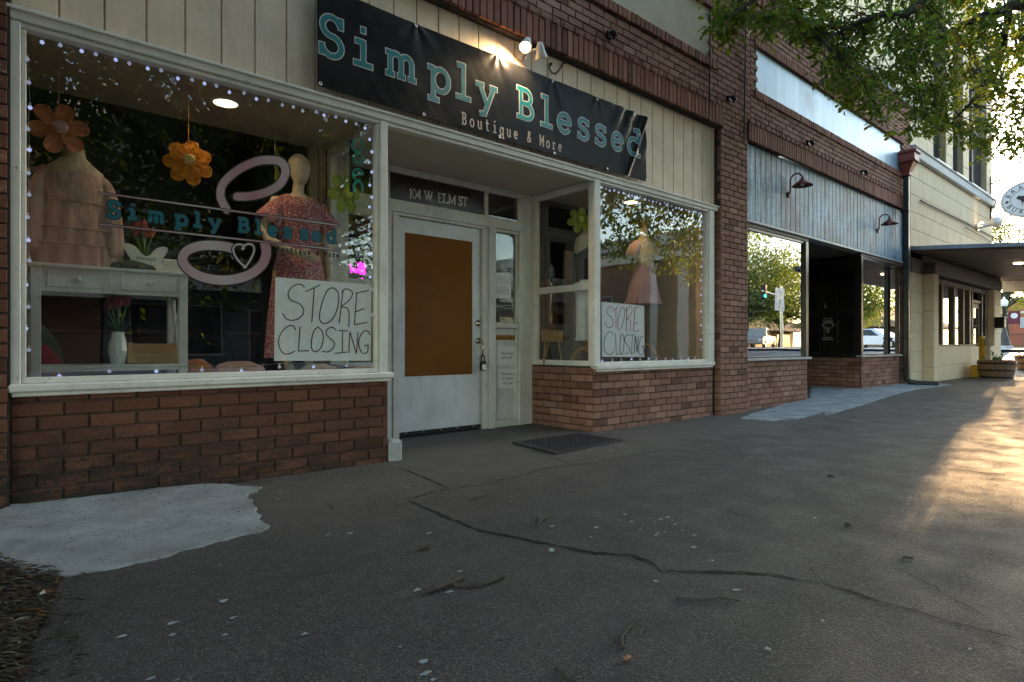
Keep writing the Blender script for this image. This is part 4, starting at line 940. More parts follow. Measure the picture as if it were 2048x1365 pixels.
notice("door_sign", [(989, 603), (1024, 606), (1024, 623), (989, 623)], YD + .018, [("Sorry", .055, -.26, -.12, 0), ("No Public", .026, .26, .08, 0), ("Restrooms", .026, .26, -.22, 0)], "small dark sign with white sorry no public restrooms text at the bottom of the sidelight", [plain("white_text", (.8, .8, .8), .5, .05)], sheet=plain("dark_green_sign", (.012, .02, .018), .4, .1))
# address on the transom (serif numerals and capitals)
SER = {'1': ([[(0, 0), (0, 1)], [(-.12, .82), (0, .98)], [(-.14, .02), (.14, .02)]], .28), '0': ([arc(0, .5, .21, .48, 0, 360, 22)], .52), '4': ([[(.1, 0), (.1, 1)], [(.1, .98), (-.24, .28)], [(-.24, .28), (.25, .28)]], .54),
 'W': ([[(-.44, .98), (-.2, .02)], [(-.2, .02), (0, .9)], [(0, .9), (.2, .02)], [(.2, .02), (.44, .98)], [(-.54, .98), (-.3, .98)], [(.34, .98), (.54, .98)], [(-.1, .98), (.12, .98)]], 1.06), '.': ([[(0, 0), (0, .1)]], .26),
 'E': ([[(-.2, 0), (-.2, 1)], [(-.3, .98), (.24, .98)], [(-.3, .02), (.26, .02)], [(-.2, .52), (.12, .52)], [(.24, .98), (.24, .8)], [(.27, .02), (.29, .2)]], .66), 'L': ([[(-.18, 0), (-.18, 1)], [(-.3, .98), (-.04, .98)], [(-.3, .02), (.26, .02)], [(.26, .02), (.28, .24)]], .62),
 'M': ([[(-.34, 0), (-.34, .98)], [(.34, 0), (.34, .98)], [(-.34, .98), (0, .1)], [(0, .1), (.34, .98)], [(-.46, .02), (-.22, .02)], [(.2, .02), (.46, .02)], [(-.46, .98), (-.34, .98)], [(.34, .98), (.46, .98)]], .96),
 'S': ([arc(0, .74, .17, .23, 20, 270) + arc(0, .26, .2, .25, 90, -160)[1:], [(.18, .72), (.18, .97)], [(-.2, .03), (-.2, .26)]], .54), 'T': ([[(0, 0), (0, 1)], [(-.28, .98), (.28, .98)], [(-.28, .98), (-.29, .78)], [(.28, .98), (.29, .78)], [(-.12, .02), (.12, .02)]], .62)}
q = MB(); c0, c1 = at(820, 396, YD), at(936, 413, YD); sz = .092; tot = sum(SER[c][1] if c in SER else .3 for c in "104 W. ELM ST"); kx = (c1.x - c0.x) / (tot * sz); x = c0.x; k = 0
for ch in "104 W. ELM ST":
    if ch not in SER: x += .3 * sz * kx; continue
    st, wdt = SER[ch]; x += wdt * sz * kx / 2
    for s_ in st:
        k += 1; hor = abs(s_[0][1] - s_[-1][1]) < .05
        q.ribbon([(x + p[0] * sz * kx, lerp(c0.z, c1.z, (x - c0.x) / (c1.x - c0.x)) + p[1] * sz) for p in s_], .008 if hor else .013, lambda a, b, lift=0: (a, YD + .0105 - lift, b), .0005 + k * .00002, 0, 0, closed=False)
    x += wdt * sz * kx / 2
q.build("address_lettering", [plain("white_vinyl", (.88, .82, .77), .5, .05)], trn)
# ================================================================ DISPLAY WINDOW CONTENTS
SKINW = plain("mannequin_plastic", (.66, .58, .46), .3, .08, 4); LINEN = plain("linen_form_cover", (.52, .42, .30), .85, .1, 40, .15, 300)
TWHITE = painted_wood("grey_white_furniture", (.62, .63, .60), .25, (20, 20, 20))
def ellr(c, rx, ry, n=40, f=None, tw=0):
    out = []
    for k in range(n):
        a = 2 * math.pi * k / n + tw; q = f(a) if f else 1
        out.append((c[0] + rx * q * math.cos(a), c[1] + ry * q * math.sin(a), c[2]))
    return out
def interp(prof, n):
    """prof rows (z, x, y, rx, ry) -> n smooth rows"""
    out = []
    for i in range(n):
        t = i / (n - 1) * (len(prof) - 1); a = min(int(t), len(prof) - 2); f = t - a; f = f * f * (3 - 2 * f) * .6 + f * .4
        out.append([lerp(prof[a][k], prof[a + 1][k], f) for k in range(5)])
    return out
def fabric(name, col, kind=None):
    m = N(name)
    if kind == 'floral':
        v = m.voro(62, 'F1', "Distance"); c = m.mix(m.ramp(v, .25, .5), (.64, .44, .45), (.34, .10, .13)); c = m.mix(m.ramp(m.voro(130), .0, .22, .8, 0), c, (.80, .66, .60))
    elif kind == 'sequin':
        v = m.n("ShaderNodeTexVoronoi"); m.l(m.pos(), v.inputs[0]); v.inputs["Scale"].default_value = 120
        return m.done(m.bsdf((.03, .035, .03), .2, .6, m.bump(v.outputs["Distance"], .9, .01), .8))
    else: c = m.mix(m.ramp(m.noise(5, 4), .3, .7), mul(col, .85), mul(col, 1.1))
    if kind == 'crinkle': return m.done(m.bsdf(m.mix(m.ramp(m.noise(1.0, 5, (60, 60, 3)), .4, .65, 0, .4), c, mul(col, .6)), .9, 0, m.bump(m.noise(1.0, 5, (60, 60, 3)), .8, .008), .2, .3))
    return m.done(m.bsdf(c, .85, 0, m.bump(m.noise(300, 3), .25, .002), .2, .3))
# -- console table
p0, p1 = at(60, 516, .33), at(376, 553, .33); TX0, TX1, TZ = p0.x, p1.x, (p0.z + p1.z) / 2
TB = thing("console_table", ((TX0 + TX1) / 2, .5, .66), "grey-white console table with two drawers standing in the display window", "table")
TY0, TY1 = .33, .72
q = MB(); q.box(TX0 - .015, TX1 + .015, TY0 - .015, TY1 + .01, TZ - .022, TZ, b=.005); q.build("table_top", TWHITE, TB)
q = MB(); za = TZ - .16; q.box(TX0 + .05, TX1 - .05, TY0 + .012, TY0 + .032, za, TZ - .023); q.box(TX0 + .05, TX1 - .05, TY1 - .03, TY1 - .01, za, TZ - .023); q.box(TX0 + .012, TX0 + .03, TY0 + .05, TY1 - .05, za, TZ - .023); q.box(TX1 - .03, TX1 - .012, TY0 + .05, TY1 - .05, za, TZ - .023); q.build("apron", TWHITE, TB)
for x in (TX0, TX1 - .05):
    for y in (TY0, TY1 - .05): q = MB(); q.box(x, x + .05, y, y + .05, .66, TZ - .023, b=.004); q.build("leg", TWHITE, TB)
xm = (TX0 + TX1) / 2
for x0, x1 in ((TX0 + .075, xm - .03), (xm + .03, TX1 - .065)):
    q = MB(); q.box(x0, x1, TY0 + .004, TY0 + .011, za + .025, TZ - .04, b=.003); d_ = q.build("drawer", TWHITE, TB)
    q = MB(); q.lathe([(.008, .004), (.008, -.008), (.018, -.014), (.018, -.024), (.006, -.03)], ((x0 + x1) / 2, TY0, (za + TZ) / 2 - .005), 14, 'y'); q.build("knob", TWHITE, d_)
q = MB(); q.box(TX0 + .05, TX1 - .05, TY0 + .005, TY0 + .04, .715, .755, b=.003); q.box(TX0 + .05, TX1 - .05, TY1 - .04, TY1 - .005, .715, .755, b=.003)
q.box(TX0 + .052, TX1 - .052, TY0 + .041, TY1 - .041, .735, .75); q.build("lower_shelf", TWHITE, TB)
q = MB()
q.tube([(TX1 - .025, TY0 + .06, .78), (TX1 - .025, TY1 - .06, za - .01)], .012, 6); q.tube([(TX1 - .022, TY1 - .06, .78), (TX1 - .028, TY0 + .06, za - .01)], .012, 6); q.build("cross_brace", TWHITE, TB)
# -- dress form with tiered pink dress on the table
def dressform(x, y, z0, prof_body, label, cover, capm, group=None, pole=None):
    T = thing("dress_form", (x, y, z0), label, "dress form", group); return T
c = at(148, 300, .52); FX, FY = c.x, .52
DF = thing("dress_form", (FX, FY, TZ), "linen dress form on the console table wearing a blush pink tiered dress", "dress form")
q = MB(); zt = c.z
R = [ellr((FX + xx, FY + yy, z), rx, ry, 28) for z, xx, yy, rx, ry in interp([(zt - .42, 0, 0, .15, .10), (zt - .25, 0, 0, .175, .11), (zt - .13, 0, .0, .15, .09), (zt - .09, 0, 0, .10, .075), (zt - .05, 0, 0, .062, .06), (zt - .01, 0, 0, .054, .054)], 16)]
q.rings(R); q.lathe([(.056, -.01), (.056, .004), (.02, .006)], (FX, FY, zt), 20); q.build("torso", LINEN, DF)
PINKD = fabric("blush_gauze", (.46, .29, .25), 'crinkle')
q = MB(); zb = TZ + .004
for k, (z1, z0_, r1, r0, npl, am) in enumerate([(zt - .085, zt - .34, .10, .172, 9, .03), (zt - .335, zt - .50, .172, .20, 14, .10), (zt - .495, zt - .60, .212, .23, 17, .11), (zt - .595, zb, .243, .262, 19, .12)]):
    n = 14; R = []
    for i in range(n + 1):
        t = i / n; z = lerp(z1, z0_, t)
        if k == 0: rx = lerp(.074, .172, math.sin(min(1, t * 2.2) * math.pi / 2) ** 1.4); ry = lerp(.066, .112, math.sin(min(1, t * 1.6) * math.pi / 2))
        else: rx = lerp(r1, r0, t); ry = rx * .60
        R.append(ellr((FX, FY, z), rx, ry, 96, lambda a, t=t: 1 + am * (.35 + .65 * t) * math.sin(npl * a + 1.7 * math.sin(3 * a + k)) * .6 + .02 * t * math.sin(31 * a + 2 * math.sin(5 * a))))
    q.rings(R, smooth=True, cap0=False, cap1=False)
for s in (-1, 1):                                             # loose gathered sleeves
    path = [(FX + s * .12, FY, zt - .145), (FX + s * .158, FY - .01, zt - .20), (FX + s * .188, FY - .03, zt - .33), (FX + s * .198, FY - .05, zt - .46), (FX + s * .20, FY - .06, zt - .57), (FX + s * .195, FY - .06, zt - .625), (FX + s * .193, FY - .06, zt - .66)]
    for (a_, b_) in zip(path[:-1], path[1:]): pass
    R = []; P_ = catmull([(p[0], p[2]) for p in path], 5); m_ = len(P_)
    for i, (x_, z_) in enumerate(P_):
        t = i / (m_ - 1); rr = [.036, .047, .050, .052, .056, .044, .032][min(6, int(t * 6.99))]; rr = lerp(.036, .056, math.sin(min(1, t * 1.2) * math.pi / 2)) * (1 if t < .86 else lerp(1, .55, (t - .86) / .14))
        R.append([(x_ + rr * math.cos(a) * (1 + .10 * t * math.sin(6 * a)), FY - .06 * min(1, t * 1.5) + rr * 1.1 * math.sin(a) * (1 + .10 * t * math.sin(6 * a)), z_) for a in [2 * math.pi * j / 32 for j in range(32)]])
    q.rings(R, smooth=True)
for z_, r_ in ((zt - .337, .178), (zt - .498, .218), (zt - .598, .249)):  # gathered seams between the tiers
    q.tube([(FX + r_ * (1 + .02 * math.sin(21 * a)) * math.cos(a), FY + r_ * .62 * (1 + .02 * math.sin(21 * a)) * math.sin(a), z_ + .002 * math.sin(17 * a)) for a in [2 * math.pi * k / 90 for k in range(91)]], .0045, 6, caps=False)
q.tube([(FX + .078 * math.cos(a), FY + .070 * math.sin(a), zt - .088 - .012 * (1 - math.sin(a)) * .5) for a in [2 * math.pi * k / 40 for k in range(41)]], .005, 6, caps=False)
q.build("tiered_dress", PINKD, DF)
# -- white mannequin with floral dress
c = at(600, 309, .60); MX, MY, MZ = at(598, 345, .60).x, .60, .662; H_ = c.z - MZ
MN = thing("mannequin", (MX, MY, MZ), "faceless white mannequin in a rose pink floral V-neck dress", "mannequin")
q = MB(); ht = c.z
R = [ellr((MX + xx, MY + yy, z), rx, ry, 28) for z, xx, yy, rx, ry in interp([(ht, .0, .01, .012, .015), (ht - .012, 0, .01, .042, .05), (ht - .05, 0, .005, .073, .092), (ht - .10, 0, .0, .080, .10), (ht - .15, .002, -.004, .073, .092), (ht - .20, .004, -.012, .055, .072), (ht - .225, .004, -.01, .044, .055), (ht - .245, .0, .01, .042, .045), (ht - .30, 0, .02, .045, .046), (ht - .325, 0, .02, .075, .055), (ht - .345, 0, .015, .135, .075), (ht - .375, 0, .01, .178, .09), (ht - .45, 0, .0, .17, .105), (ht - .58, 0, 0, .14, .09), (ht - .70, 0, 0, .12, .085), (ht - .85, 0, 0, .165, .11), (ht - .95, 0, 0, .165, .11)], 60)]
q.rings(R)
for s in (-1, 1):
    hand = (MX + s * .17 + (.0 if s < 0 else .06), MY - .12 if s < 0 else MY - .02, ht - .80)
    if s < 0: pts = [(MX - .165, MY, ht - .385), (MX - .20, MY, ht - .46), (MX - .265, MY + .0, ht - .62), (MX - .255, MY - .06, ht - .70), (MX - .14, MY - .15, ht - .78), (MX - .07, MY - .17, ht - .80)]
    else: pts = [(MX + .165, MY, ht - .385), (MX + .205, MY, ht - .46), (MX + .235, MY + .02, ht - .66), (MX + .24, MY - .01, ht - .80), (MX + .235, MY - .04, ht - .92), (MX + .23, MY - .05, ht - .97)]
    q.tube(pts, [.05, .046, .038, .034, .027, .024], 12)
    e = Vector(pts[-1]); d = (e - Vector(pts[-2])).normalized(); sd_ = d.cross(Vector((0, 1, 0)) if s < 0 else Vector((1, 0, 0))).normalized(); up3 = sd_.cross(d)
    q.tube([e - d * .015, e + d * .03, e + d * .075], [.024, .034, .03], 10)
    for fi in range(4):
        o_ = e + d * .07 + sd_ * (.021 - .014 * fi); L3 = (.07, .08, .075, .055)[fi]
        q.tube([o_, o_ + d * L3 * .5 + up3 * .004, o_ + d * L3 * .85 + up3 * -.012, o_ + d * L3 + up3 * -.024], [.0085, .008, .007, .005], 7)
    o_ = e + d * .025 + sd_ * .028; q.tube([o_, o_ + d * .025 + sd_ * .018, o_ + d * .055 + sd_ * .02], [.011, .009, .006], 7)
for s in (-1, 1):
    x = MX + s * .085
    q.tube([(x * 1 + 0, MY, ht - .9), (x, MY, MZ + .5), (x, MY + .01, MZ + .36), (x - s * .005, MY + .01, MZ + .12), (x - s * .005, MY, MZ + .07), (x, MY - .03, MZ + .035), (x + s * .01, MY - .10, MZ + .018), (x + s * .012, MY - .14, MZ + .013)], [.075, .05, .052, .03, .032, .034, .026, .014], 14)
q.build("body", SKINW, MN)
FLOR = fabric("floral_print", (0, 0, 0), 'floral')
q = MB(); hem = at(560, 716, .60).z; R = []; V3 = 64
prof = [(ht - .325, 0, .012, .105, .075), (ht - .36, 0, .01, .175, .095), (ht - .42, 0, .0, .186, .115), (ht - .52, 0, 0, .172, .118), (ht - .66, 0, 0, .155, .105), (ht - .74, 0, 0, .150, .102), (ht - .9, 0, 0, .185, .14), (ht - 1.1, 0, 0, .205, .155), (ht - 1.3, 0, 0, .222, .17), (hem, 0, 0, .24, .185)]
pr = interp(prof, 64)
for i, (z, xx, yy, rx, ry) in enumerate(pr):
    t = max(0, (i - 28) / 35)
    def ff(a, t=t): return 1 + .075 * t * math.sin(11 * a + 2 * math.sin(2 * a)) + .02 * math.sin(23 * a) * (t + .15)
    ring = ellr((MX + xx, MY + yy, z), rx, ry, V3, ff)
    if i < 6:                                                  # V neck: drop the front of the first rings
        ring = [(p[0], p[1], p[2] - max(0, .14 - abs(p[0] - MX) * 1.5) * (1 - i / 6) * (1 if p[1] < MY else .12)) for p in ring]
    R.append(ring)
q.rings(R, cap0=False, cap1=False)
for s in (-1, 1):                                             # short fluttering sleeves
    R = []
    for i in range(9):
        t = i / 8; cx = MX + s * lerp(.135, .245, t); cz = ht - lerp(.385, .57, t); r_ = lerp(.062, .108, t); ring = []
        for k in range(28):
            a = 2 * math.pi * k / 28; w_ = 1 + .12 * t * math.sin(7 * a)
            ring.append((cx + s * math.cos(a) * r_ * w_ * .75 + s * math.cos(a) * .0, MY + math.sin(a) * r_ * w_ * .95, cz + math.cos(a) * r_ * .50 * w_))
        R.append(ring)
    q.rings(R, cap0=False, cap1=False)
q.build("floral_dress", FLOR, MN)
# -- hanging organza flowers
def organza(col):
    m = N("organza_petal"); c = m.mix(m.ramp(m.noise(30, 4), .35, .65), mul(col, 1.05), mul(col, 1.6)); d = m.n("ShaderNodeBsdfDiffuse"); m.l(c, d.inputs[0]); t = m.n("ShaderNodeBsdfTranslucent"); m.l(c, t.inputs[0]); x = m.n("ShaderNodeBsdfTransparent"); a = m.n("ShaderNodeMixShader"); a.inputs[0].default_value = .4; m.l(d.outputs[0], a.inputs[1]); m.l(t.outputs[0], a.inputs[2])
    b = m.n("ShaderNodeMixShader"); m.l(m.ramp(m.noise(220, 2), .35, .65, .04, .2), b.inputs[0]); m.l(a.outputs[0], b.inputs[1]); m.l(x.outputs[0], b.inputs[2]); return m.done(b.outputs[0])
def hangflower(u, v, Y, rad, npet, col, label, ztop, rot=0.0, yaw=0.0, layers=1, ctr=None):
    c = at(u, v, Y); T = thing("hanging_flower", c, label, "flower decoration", "organza flowers hanging in the windows")
    cm = organza(col); m3 = plain("petal_wire", mul(col, 1.5), .6, .1)
    ca, sa = math.cos(yaw), math.sin(yaw)
    def W(a, b, d): return (c.x + a * ca - d * sa, c.y + a * sa + d * ca, c.z + b)
    for L in range(layers):
        for k in range(npet):
            an = rot + 2 * math.pi * k / npet + L * math.pi / npet; r_ = rad * (1 - .22 * L); q = MB(); n = 18; V = []
            for lay in (0, 1):
                for i in range(n):
                    t = 2 * math.pi * i / n; rr = .5 + .5 * math.cos(t); wd = .27 * math.sin(t) * (.55 + .55 * rr)
                    a0, b0 = r_ * (.12 + .88 * rr), r_ * wd * 1.25; dd = -.012 * lay * .3 - .03 * L - .05 * r_ * (1 - (2 * rr - 1) ** 2)
                    V.append(W(a0 * math.cos(an) - b0 * math.sin(an), a0 * math.sin(an) + b0 * math.cos(an), dd - random.uniform(0, .001)))
            mid = [W(r_ * .55 * math.cos(an), r_ * .55 * math.sin(an), -.02 - .03 * L - .05 * r_)]
            q.add(V + mid, [(i, (i + 1) % n, 2 * n) for i in range(n)] + [(i, n + i, n + (i + 1) % n, (i + 1) % n) for i in range(n)], 0, True)
            q.tube([V[i] for i in range(n)] + [V[0]], .0022, 4, 1, False); q.tube([V[n // 2], mid[0], V[0]], .0016, 4, 1, False)
            q.build("petal", [cm, m3], T)
    q = MB(); pp = W(0, 0, -.02 - .03 * layers); q.ball(pp, rad * .25, rad * .16, rad * .25, 14, 8); q.build("flower_center", plain("flower_center", ctr or mul(col, 1.5), .7, .1), T)
    q = MB(); q.tube([W(0, rad * .6, .005), (c.x, c.y, ztop)], .0022, 5); q.build("hanging_ribbon", m3, T)
CZ = 2.564
hangflower(118, 258, .34, .150, 6, (.50, .17, .08), "burnt orange organza flower hanging above the blush dress", CZ, .25, .1, 1, (.45, .25, .25))
hangflower(377, 326, .38, .148, 7, (.62, .27, .03), "golden yellow double organza flower hanging beside the swoosh decal", CZ, .5, -.15, 2, (.6, .4, .12))
hangflower(551, 328, .75, .150, 6, (.34, .42, .08), "pale green organza flower turned sideways by the mannequin's head", CZ, .2, 1.15, 1)
hangflower(688, 388, .50, .165, 6, (.30, .36, .04), "large lime organza flower hanging under the open sign", CZ, .2, .3, 1)
hangflower(1159, 441, .42, .140, 6, (.34, .40, .05), "lime organza flower in front of the black top, behind the entry side glass", CZ, .25, -.55, 1)
hangflower(1272, 462, .62, .12, 6, (.16, .22, .05), "small olive organza flower beside the ruffled dress in the narrower window", CZ, .4, .4, 1)
# -- vases and planters
PETP = plain("pink_tulip", (.85, .18, .36), .6, .25, 30); PETC = plain("coral_tulip", (.85, .25, .24), .6, .25, 30); LEAFG = plain("tulip_leaf", (.12, .26, .05), .5, .3, 20)
def bouquet(T, c, col, sc=1.0, nb=6):
    random.seed(int(c.x * 991))
    for k in range(nb):
        a = 2 * math.pi * k / nb + .3; r_ = (.055 if k else 0) * sc; h = (.14 + .05 * random.random()) * sc
        p = Vector((c.x + r_ * math.cos(a), c.y + r_ * math.sin(a) * .7, c.z + h)); q = MB()
        q.tube([(c.x, c.y, c.z - .05), ((c.x + p.x) / 2, (c.y + p.y) / 2, c.z + h * .5), p], .004, 5, 1)
        for j in range(5):
            b = 2 * math.pi * j / 5; d = Vector((math.cos(b), math.sin(b), 0)); R = []
            q.rings([[tuple(p + d * (.006 + .018 * sc * math.sin(t * 2.2)) * 1 + Vector((0, 0, .075 * sc * t)) + d.cross(Vector((0, 0, 1))) * s * .015 * sc * math.sin(t * 2.9)) for s in (-1, -.3, .3, 1)] for t in (.02, .25, .5, .75, 1.0)], 0, True, False, False)
        q.build("tulip", [col, LEAFG], T)
    q = MB()
    for k in range(9):
        a = 2 * math.pi * k / 9; d = Vector((math.cos(a), math.sin(a) * .7, 0)); e = Vector((-d.y, d.x, 0)).normalized(); L_ = random.uniform(.11, .19) * sc
        q.rings([[tuple(c + d * L_ * .75 * t + Vector((0, 0, L_ * (t * 1.0 - .45 * t * t) - .01)) + e * s * .018 * sc * math.sin(math.pi * min(.98, t + .06)))for s in (-1, 0, 1)] for t in (0, .25, .5, .75, 1)], 0, True, False, False)
    q.build("foliage", LEAFG, T)
c = at(236, 734, .52); V_ = thing("vase", (c.x, .52, .751), "tall faceted white vase of pink tulips on the console table's lower shelf", "vase")
zt2 = at(236, 664, .52).z; hh = zt2 - .751; q = MB(); R = []
for t, r_ in ((0, .036), (.15, .046), (.42, .056), (.7, .047), (.93, .036), (1, .038)):
    R.append([(c.x + r_ * math.cos(2 * math.pi * (k + (.5 if int(t * 7) % 2 else 0)) / 10), .52 + r_ * math.sin(2 * math.pi * (k + (.5 if int(t * 7) % 2 else 0)) / 10), .751 + hh * t) for k in range(10)])
q.rings(R, smooth=False); q.build("vessel", plain("white_ceramic", (.72, .75, .74), .25, .05), V_)
bouquet(V_, Vector((c.x, .52, zt2 - .005)), PETP, .95, 7)
c = at(290, 525, .48); BP = thing("butterfly_planter", (c.x, .48, TZ), "white butterfly shaped planter with coral tulips on the console table", "planter")
q = MB(); q.box(c.x - .06, c.x + .06, .46, .56, TZ, TZ + .07, b=.006); q.build("pot", plain("white_wood", (.72, .70, .64), .6, .08), BP)
q = MB(); prof = [(0, .02), (.03, .0), (.075, .005), (.10, .03), (.085, .07), (.10, .10), (.125, .155), (.11, .175), (.06, .16), (.02, .11), (0, .10)]
prof = catmull(prof, 4); L_ = [(a, b) for a, b in prof] + [(-a, b) for a, b in prof[::-1]][1:-1]; n = len(L_)
q.add([(c.x + a, .44, TZ + .006 + b * .95) for a, b in L_] + [(c.x + a, .454, TZ + .006 + b * .95) for a, b in L_], [tuple(range(n)), tuple(range(n, 2 * n))[::-1]] + [(i, n + i, n + (i + 1) % n, (i + 1) % n) for i in range(n)]); q.build("butterfly_front", plain("white_wood", (.75, .73, .68), .6, .06), BP)
q = MB(); q.text("blessed", .036, lambda a, b, l: (c.x + a, .4385, TZ + .075 + b), 0); q.build("lettering", INK, BP)
bouquet(BP, Vector((c.x, .51, TZ + .09)), PETC, .95, 6)
c0, c1 = at(298, 520, .5), at(368, 532, .5); q = MB(); q.box(c0.x, c1.x, .45, .66, TZ, TZ + .095, b=.006); o = q.build("storage_box", TWHITE, org=(c0.x, .55, TZ)); tag(o, "plain white box at the end of the console table top", "box")
q = MB(); c = at(262, 512, .45)
q.rings([[(c.x + .14 * s * math.cos(a), .46 + .08 * s * math.sin(a), TZ + h + .008 * math.sin(3 * a)) for a in [2 * math.pi * k / 24 for k in range(24)]] for s, h in ((1, .003), (1.02, .03), (.9, .05), (.5, .058), (.05, .06))]); o = q.build("sequin_bag", fabric("black_sequins", (0, 0, 0), 'sequin'), org=(c.x, .46, TZ)); tag(o, "flat black sequinned bag lying beside the butterfly planter", "bag")
# -- pine crate, folded clothes
c0, c1 = at(252, 740, .55), at(362, 740, .55); CR = thing("slatted_crate", ((c0.x + c1.x) / 2, .6, .752), "pale pine slatted crate on the console table's lower shelf beside the vase", "crate")
zc = at(300, 686, .55).z
for x in (c0.x, c1.x - .035):
    q = MB()
    for y in (.50, .67): q.box(x, x + .035, y, y + .02, .752, zc, b=.002)
    q.build("corner_post", WOODL, CR)
for k in range(4):
    z = .757 + k * (zc - .757 - .04) / 3; q = MB(); q.box(c0.x - .0, c1.x, .488, .498, z, z + .034, b=.002); q.box(c0.x, c1.x, .692, .70, z, z + .034, b=.002); q.build("slat", WOODL, CR)
def folded(u, v, Y, w_, h_, mat, label):
    c = at(u, v, Y); q = MB(); z = .662; R = []
    for t, s in ((0, .96), (.2, 1.03), (.5, 1.0), (.8, .9), (1, .55), (1.04, .05)):
        R.append([(c.x + w_ * s * math.copysign(abs(math.cos(a)) ** .6, math.cos(a)) * (1 + .05 * math.sin(5 * a + t * 4)), Y + .12 * s * math.copysign(abs(math.sin(a)) ** .6, math.sin(a)), z + h_ * t * (1 + .14 * math.sin(3 * a))) for a in [2 * math.pi * k / 32 for k in range(32)]])
    q.rings(R); o = q.build("folded_garment", mat, org=(c.x, Y, z)); tag(o, label, "folded clothes", "folded clothes on the display floor")
folded(480, 745, .40, .155, .085, fabric("dusty_pink_knit", (.46, .27, .25)), "dusty pink folded garment on the display floor near the mannequin's feet")
folded(395, 744, .48, .09, .10, fabric("rust_knit", (.36, .13, .03)), "rust orange folded garment on the display floor beside the table leg")
folded(640, 745, .38, .12, .06, fabric("beige_cloth", (.44, .36, .28)), "beige crumpled cloth on the display floor below the store closing paper")
# -- open sign (tube letters) and pink sign
OP = thing("open_sign", at(713, 390, .08), "vertical teal tube open sign hanging on black cords inside the glass", "sign")
q = MB(); TUB = plain("teal_tube", (.02, .42, .34), .3, .1)
YO = .10
def opp(z, u0=0): pass
def opmap(a, b): return at(400 + a / 3.4125, 150 + b / 3.4125, YO)
T_ = [arc(1074, 483, 36, 42, 0, 360, 22), [(1052, 605), (1052, 545)] + arc(1077, 572, 32, 32, 150, -150, 16), [(1044, 690), (1108, 682)] + arc(1076, 682, 32, 38, 0, 290, 18)[1:] if 0 else arc(1077, 683, 33, 38, 5, -300, 18), [(1046, 684), (1108, 680)], [(1050, 800), (1050, 770)] + [(p[0], 1540 - p[1]) for p in arc(1078, 772, 30, 38, 180, 0, 12)] + [(1108, 800)]]
for st in T_: q.tube([opmap(*p) for p in st], .0095, 8)
q.build("tube_letters", TUB, OP)
q = MB(); a_, b_ = opmap(1036, 440), opmap(1062, 800); q.box(a_.x - .006, b_.x, YO + .018, YO + .03, b_.z, a_.z, b=.003); q.build("back_board", BLACKP, OP)
q = MB(); q.tube([opmap(1034, 440), opmap(1068, 300)], .002, 5); q.tube([opmap(1112, 470), opmap(1084, 300)], .002, 5); q.tube([opmap(1050, 800), opmap(1044, 1000), opmap(1048, 1150), opmap(1030, 1300)], .002, 5); q.build("cord", BLACKP, OP)
PKN = emissive("magenta_neon", (1.0, .02, .75), .6)
NX = thing("neon_sign", at(722, 560, 1.6), "small magenta neon script sign glowing inside the shop behind the side glass", "neon sign")
q = MB(); mapn = lambda a, b: at(380 + a / 3.9, 450 + b / 3.9, 1.6)
for st in ([(1245, 305), (1260, 340), (1256, 372), (1280, 340), (1286, 372), (1302, 348), (1308, 375)], [(1310, 300), (1320, 360), (1332, 385), (1340, 330), (1330, 295), (1318, 310), (1338, 350), (1362, 310), (1350, 345), (1366, 372), (1355, 385), (1340, 362)], [(1350, 300), (1365, 325), (1362, 350)], [(1305, 450), (1330, 440), (1345, 418), (1348, 465)], [(1318, 462), (1345, 452), (1380, 460)]):
    q.tube([mapn(*p) for p in catmull(st, 5)], .0085, 6)
q.build("neon_tube", PKN, NX)
# -- garments inside, rail
q = MB(); 
def garment(u, v, Y, w_, h_, mat, label, cat="garment"):
    c = at(u, v, Y); q = MB(); R = []
    for i in range(10):
        t = i / 9; rx = w_ * (.28 + .72 * min(1, t * 2.6) ** .6 + .12 * t)
        R.append(ellr((c.x, Y, c.z - h_ * t), rx * .5, .05 + .03 * t, 40, lambda a, t=t: 1 + .1 * t * math.sin(9 * a)))
    q.rings(R, cap0=False, cap1=False); q.tube([(c.x, Y, c.z), (c.x, Y, c.z + .06), (c.x + .02, Y, c.z + .1)], .004, 5)
    o = q.build("hanging_garment", mat, org=(c.x, Y, c.z - h_)); tag(o, label, cat, "garments on the rail")
garment(66, 425, .95, .30, .5, fabric("emerald_knit", (.01, .12, .06)), "emerald green garment hanging at the edge of the wide window")
garment(52, 640, 1.6, .40, .6, fabric("teal_knit", (.02, .13, .11)), "teal garment hanging low behind the console table")
garment(78, 690, 1.3, .30, .5, fabric("magenta_bag", (.32, .01, .07)), "magenta garment hanging behind the console table leg")
garment(420, 640, 3.2, .5, 1.0, fabric("black_coat", (.014, .014, .016)), "black coat hanging deep inside the shop")
garment(1092, 560, 2.2, .40, .8, fabric("rust_shirt", (.22, .08, .03)), "rust coloured shirt hanging deep behind the entry side glass")
garment(1110, 560, 3.0, .45, .9, fabric("navy_coat", (.012, .014, .03)), "navy coat hanging deep behind the entry side glass")
CTR = thing("sales_counter", (1.4, 3.6, .02), "long dark wooden sales counter deep inside the shop", "counter")
DKW = plain("dark_wood", (.05, .028, .016), .5, .3, 4); q = MB(); q.box(.4, 2.4, 3.5, 4.0, .02, 1.0, b=.01); q.build("cabinet", DKW, CTR); q = MB(); q.box(.35, 2.45, 3.45, 4.05, 1.0, 1.04, b=.008); q.build("counter_top", plain("counter_top", (.16, .10, .06), .4, .2), CTR)

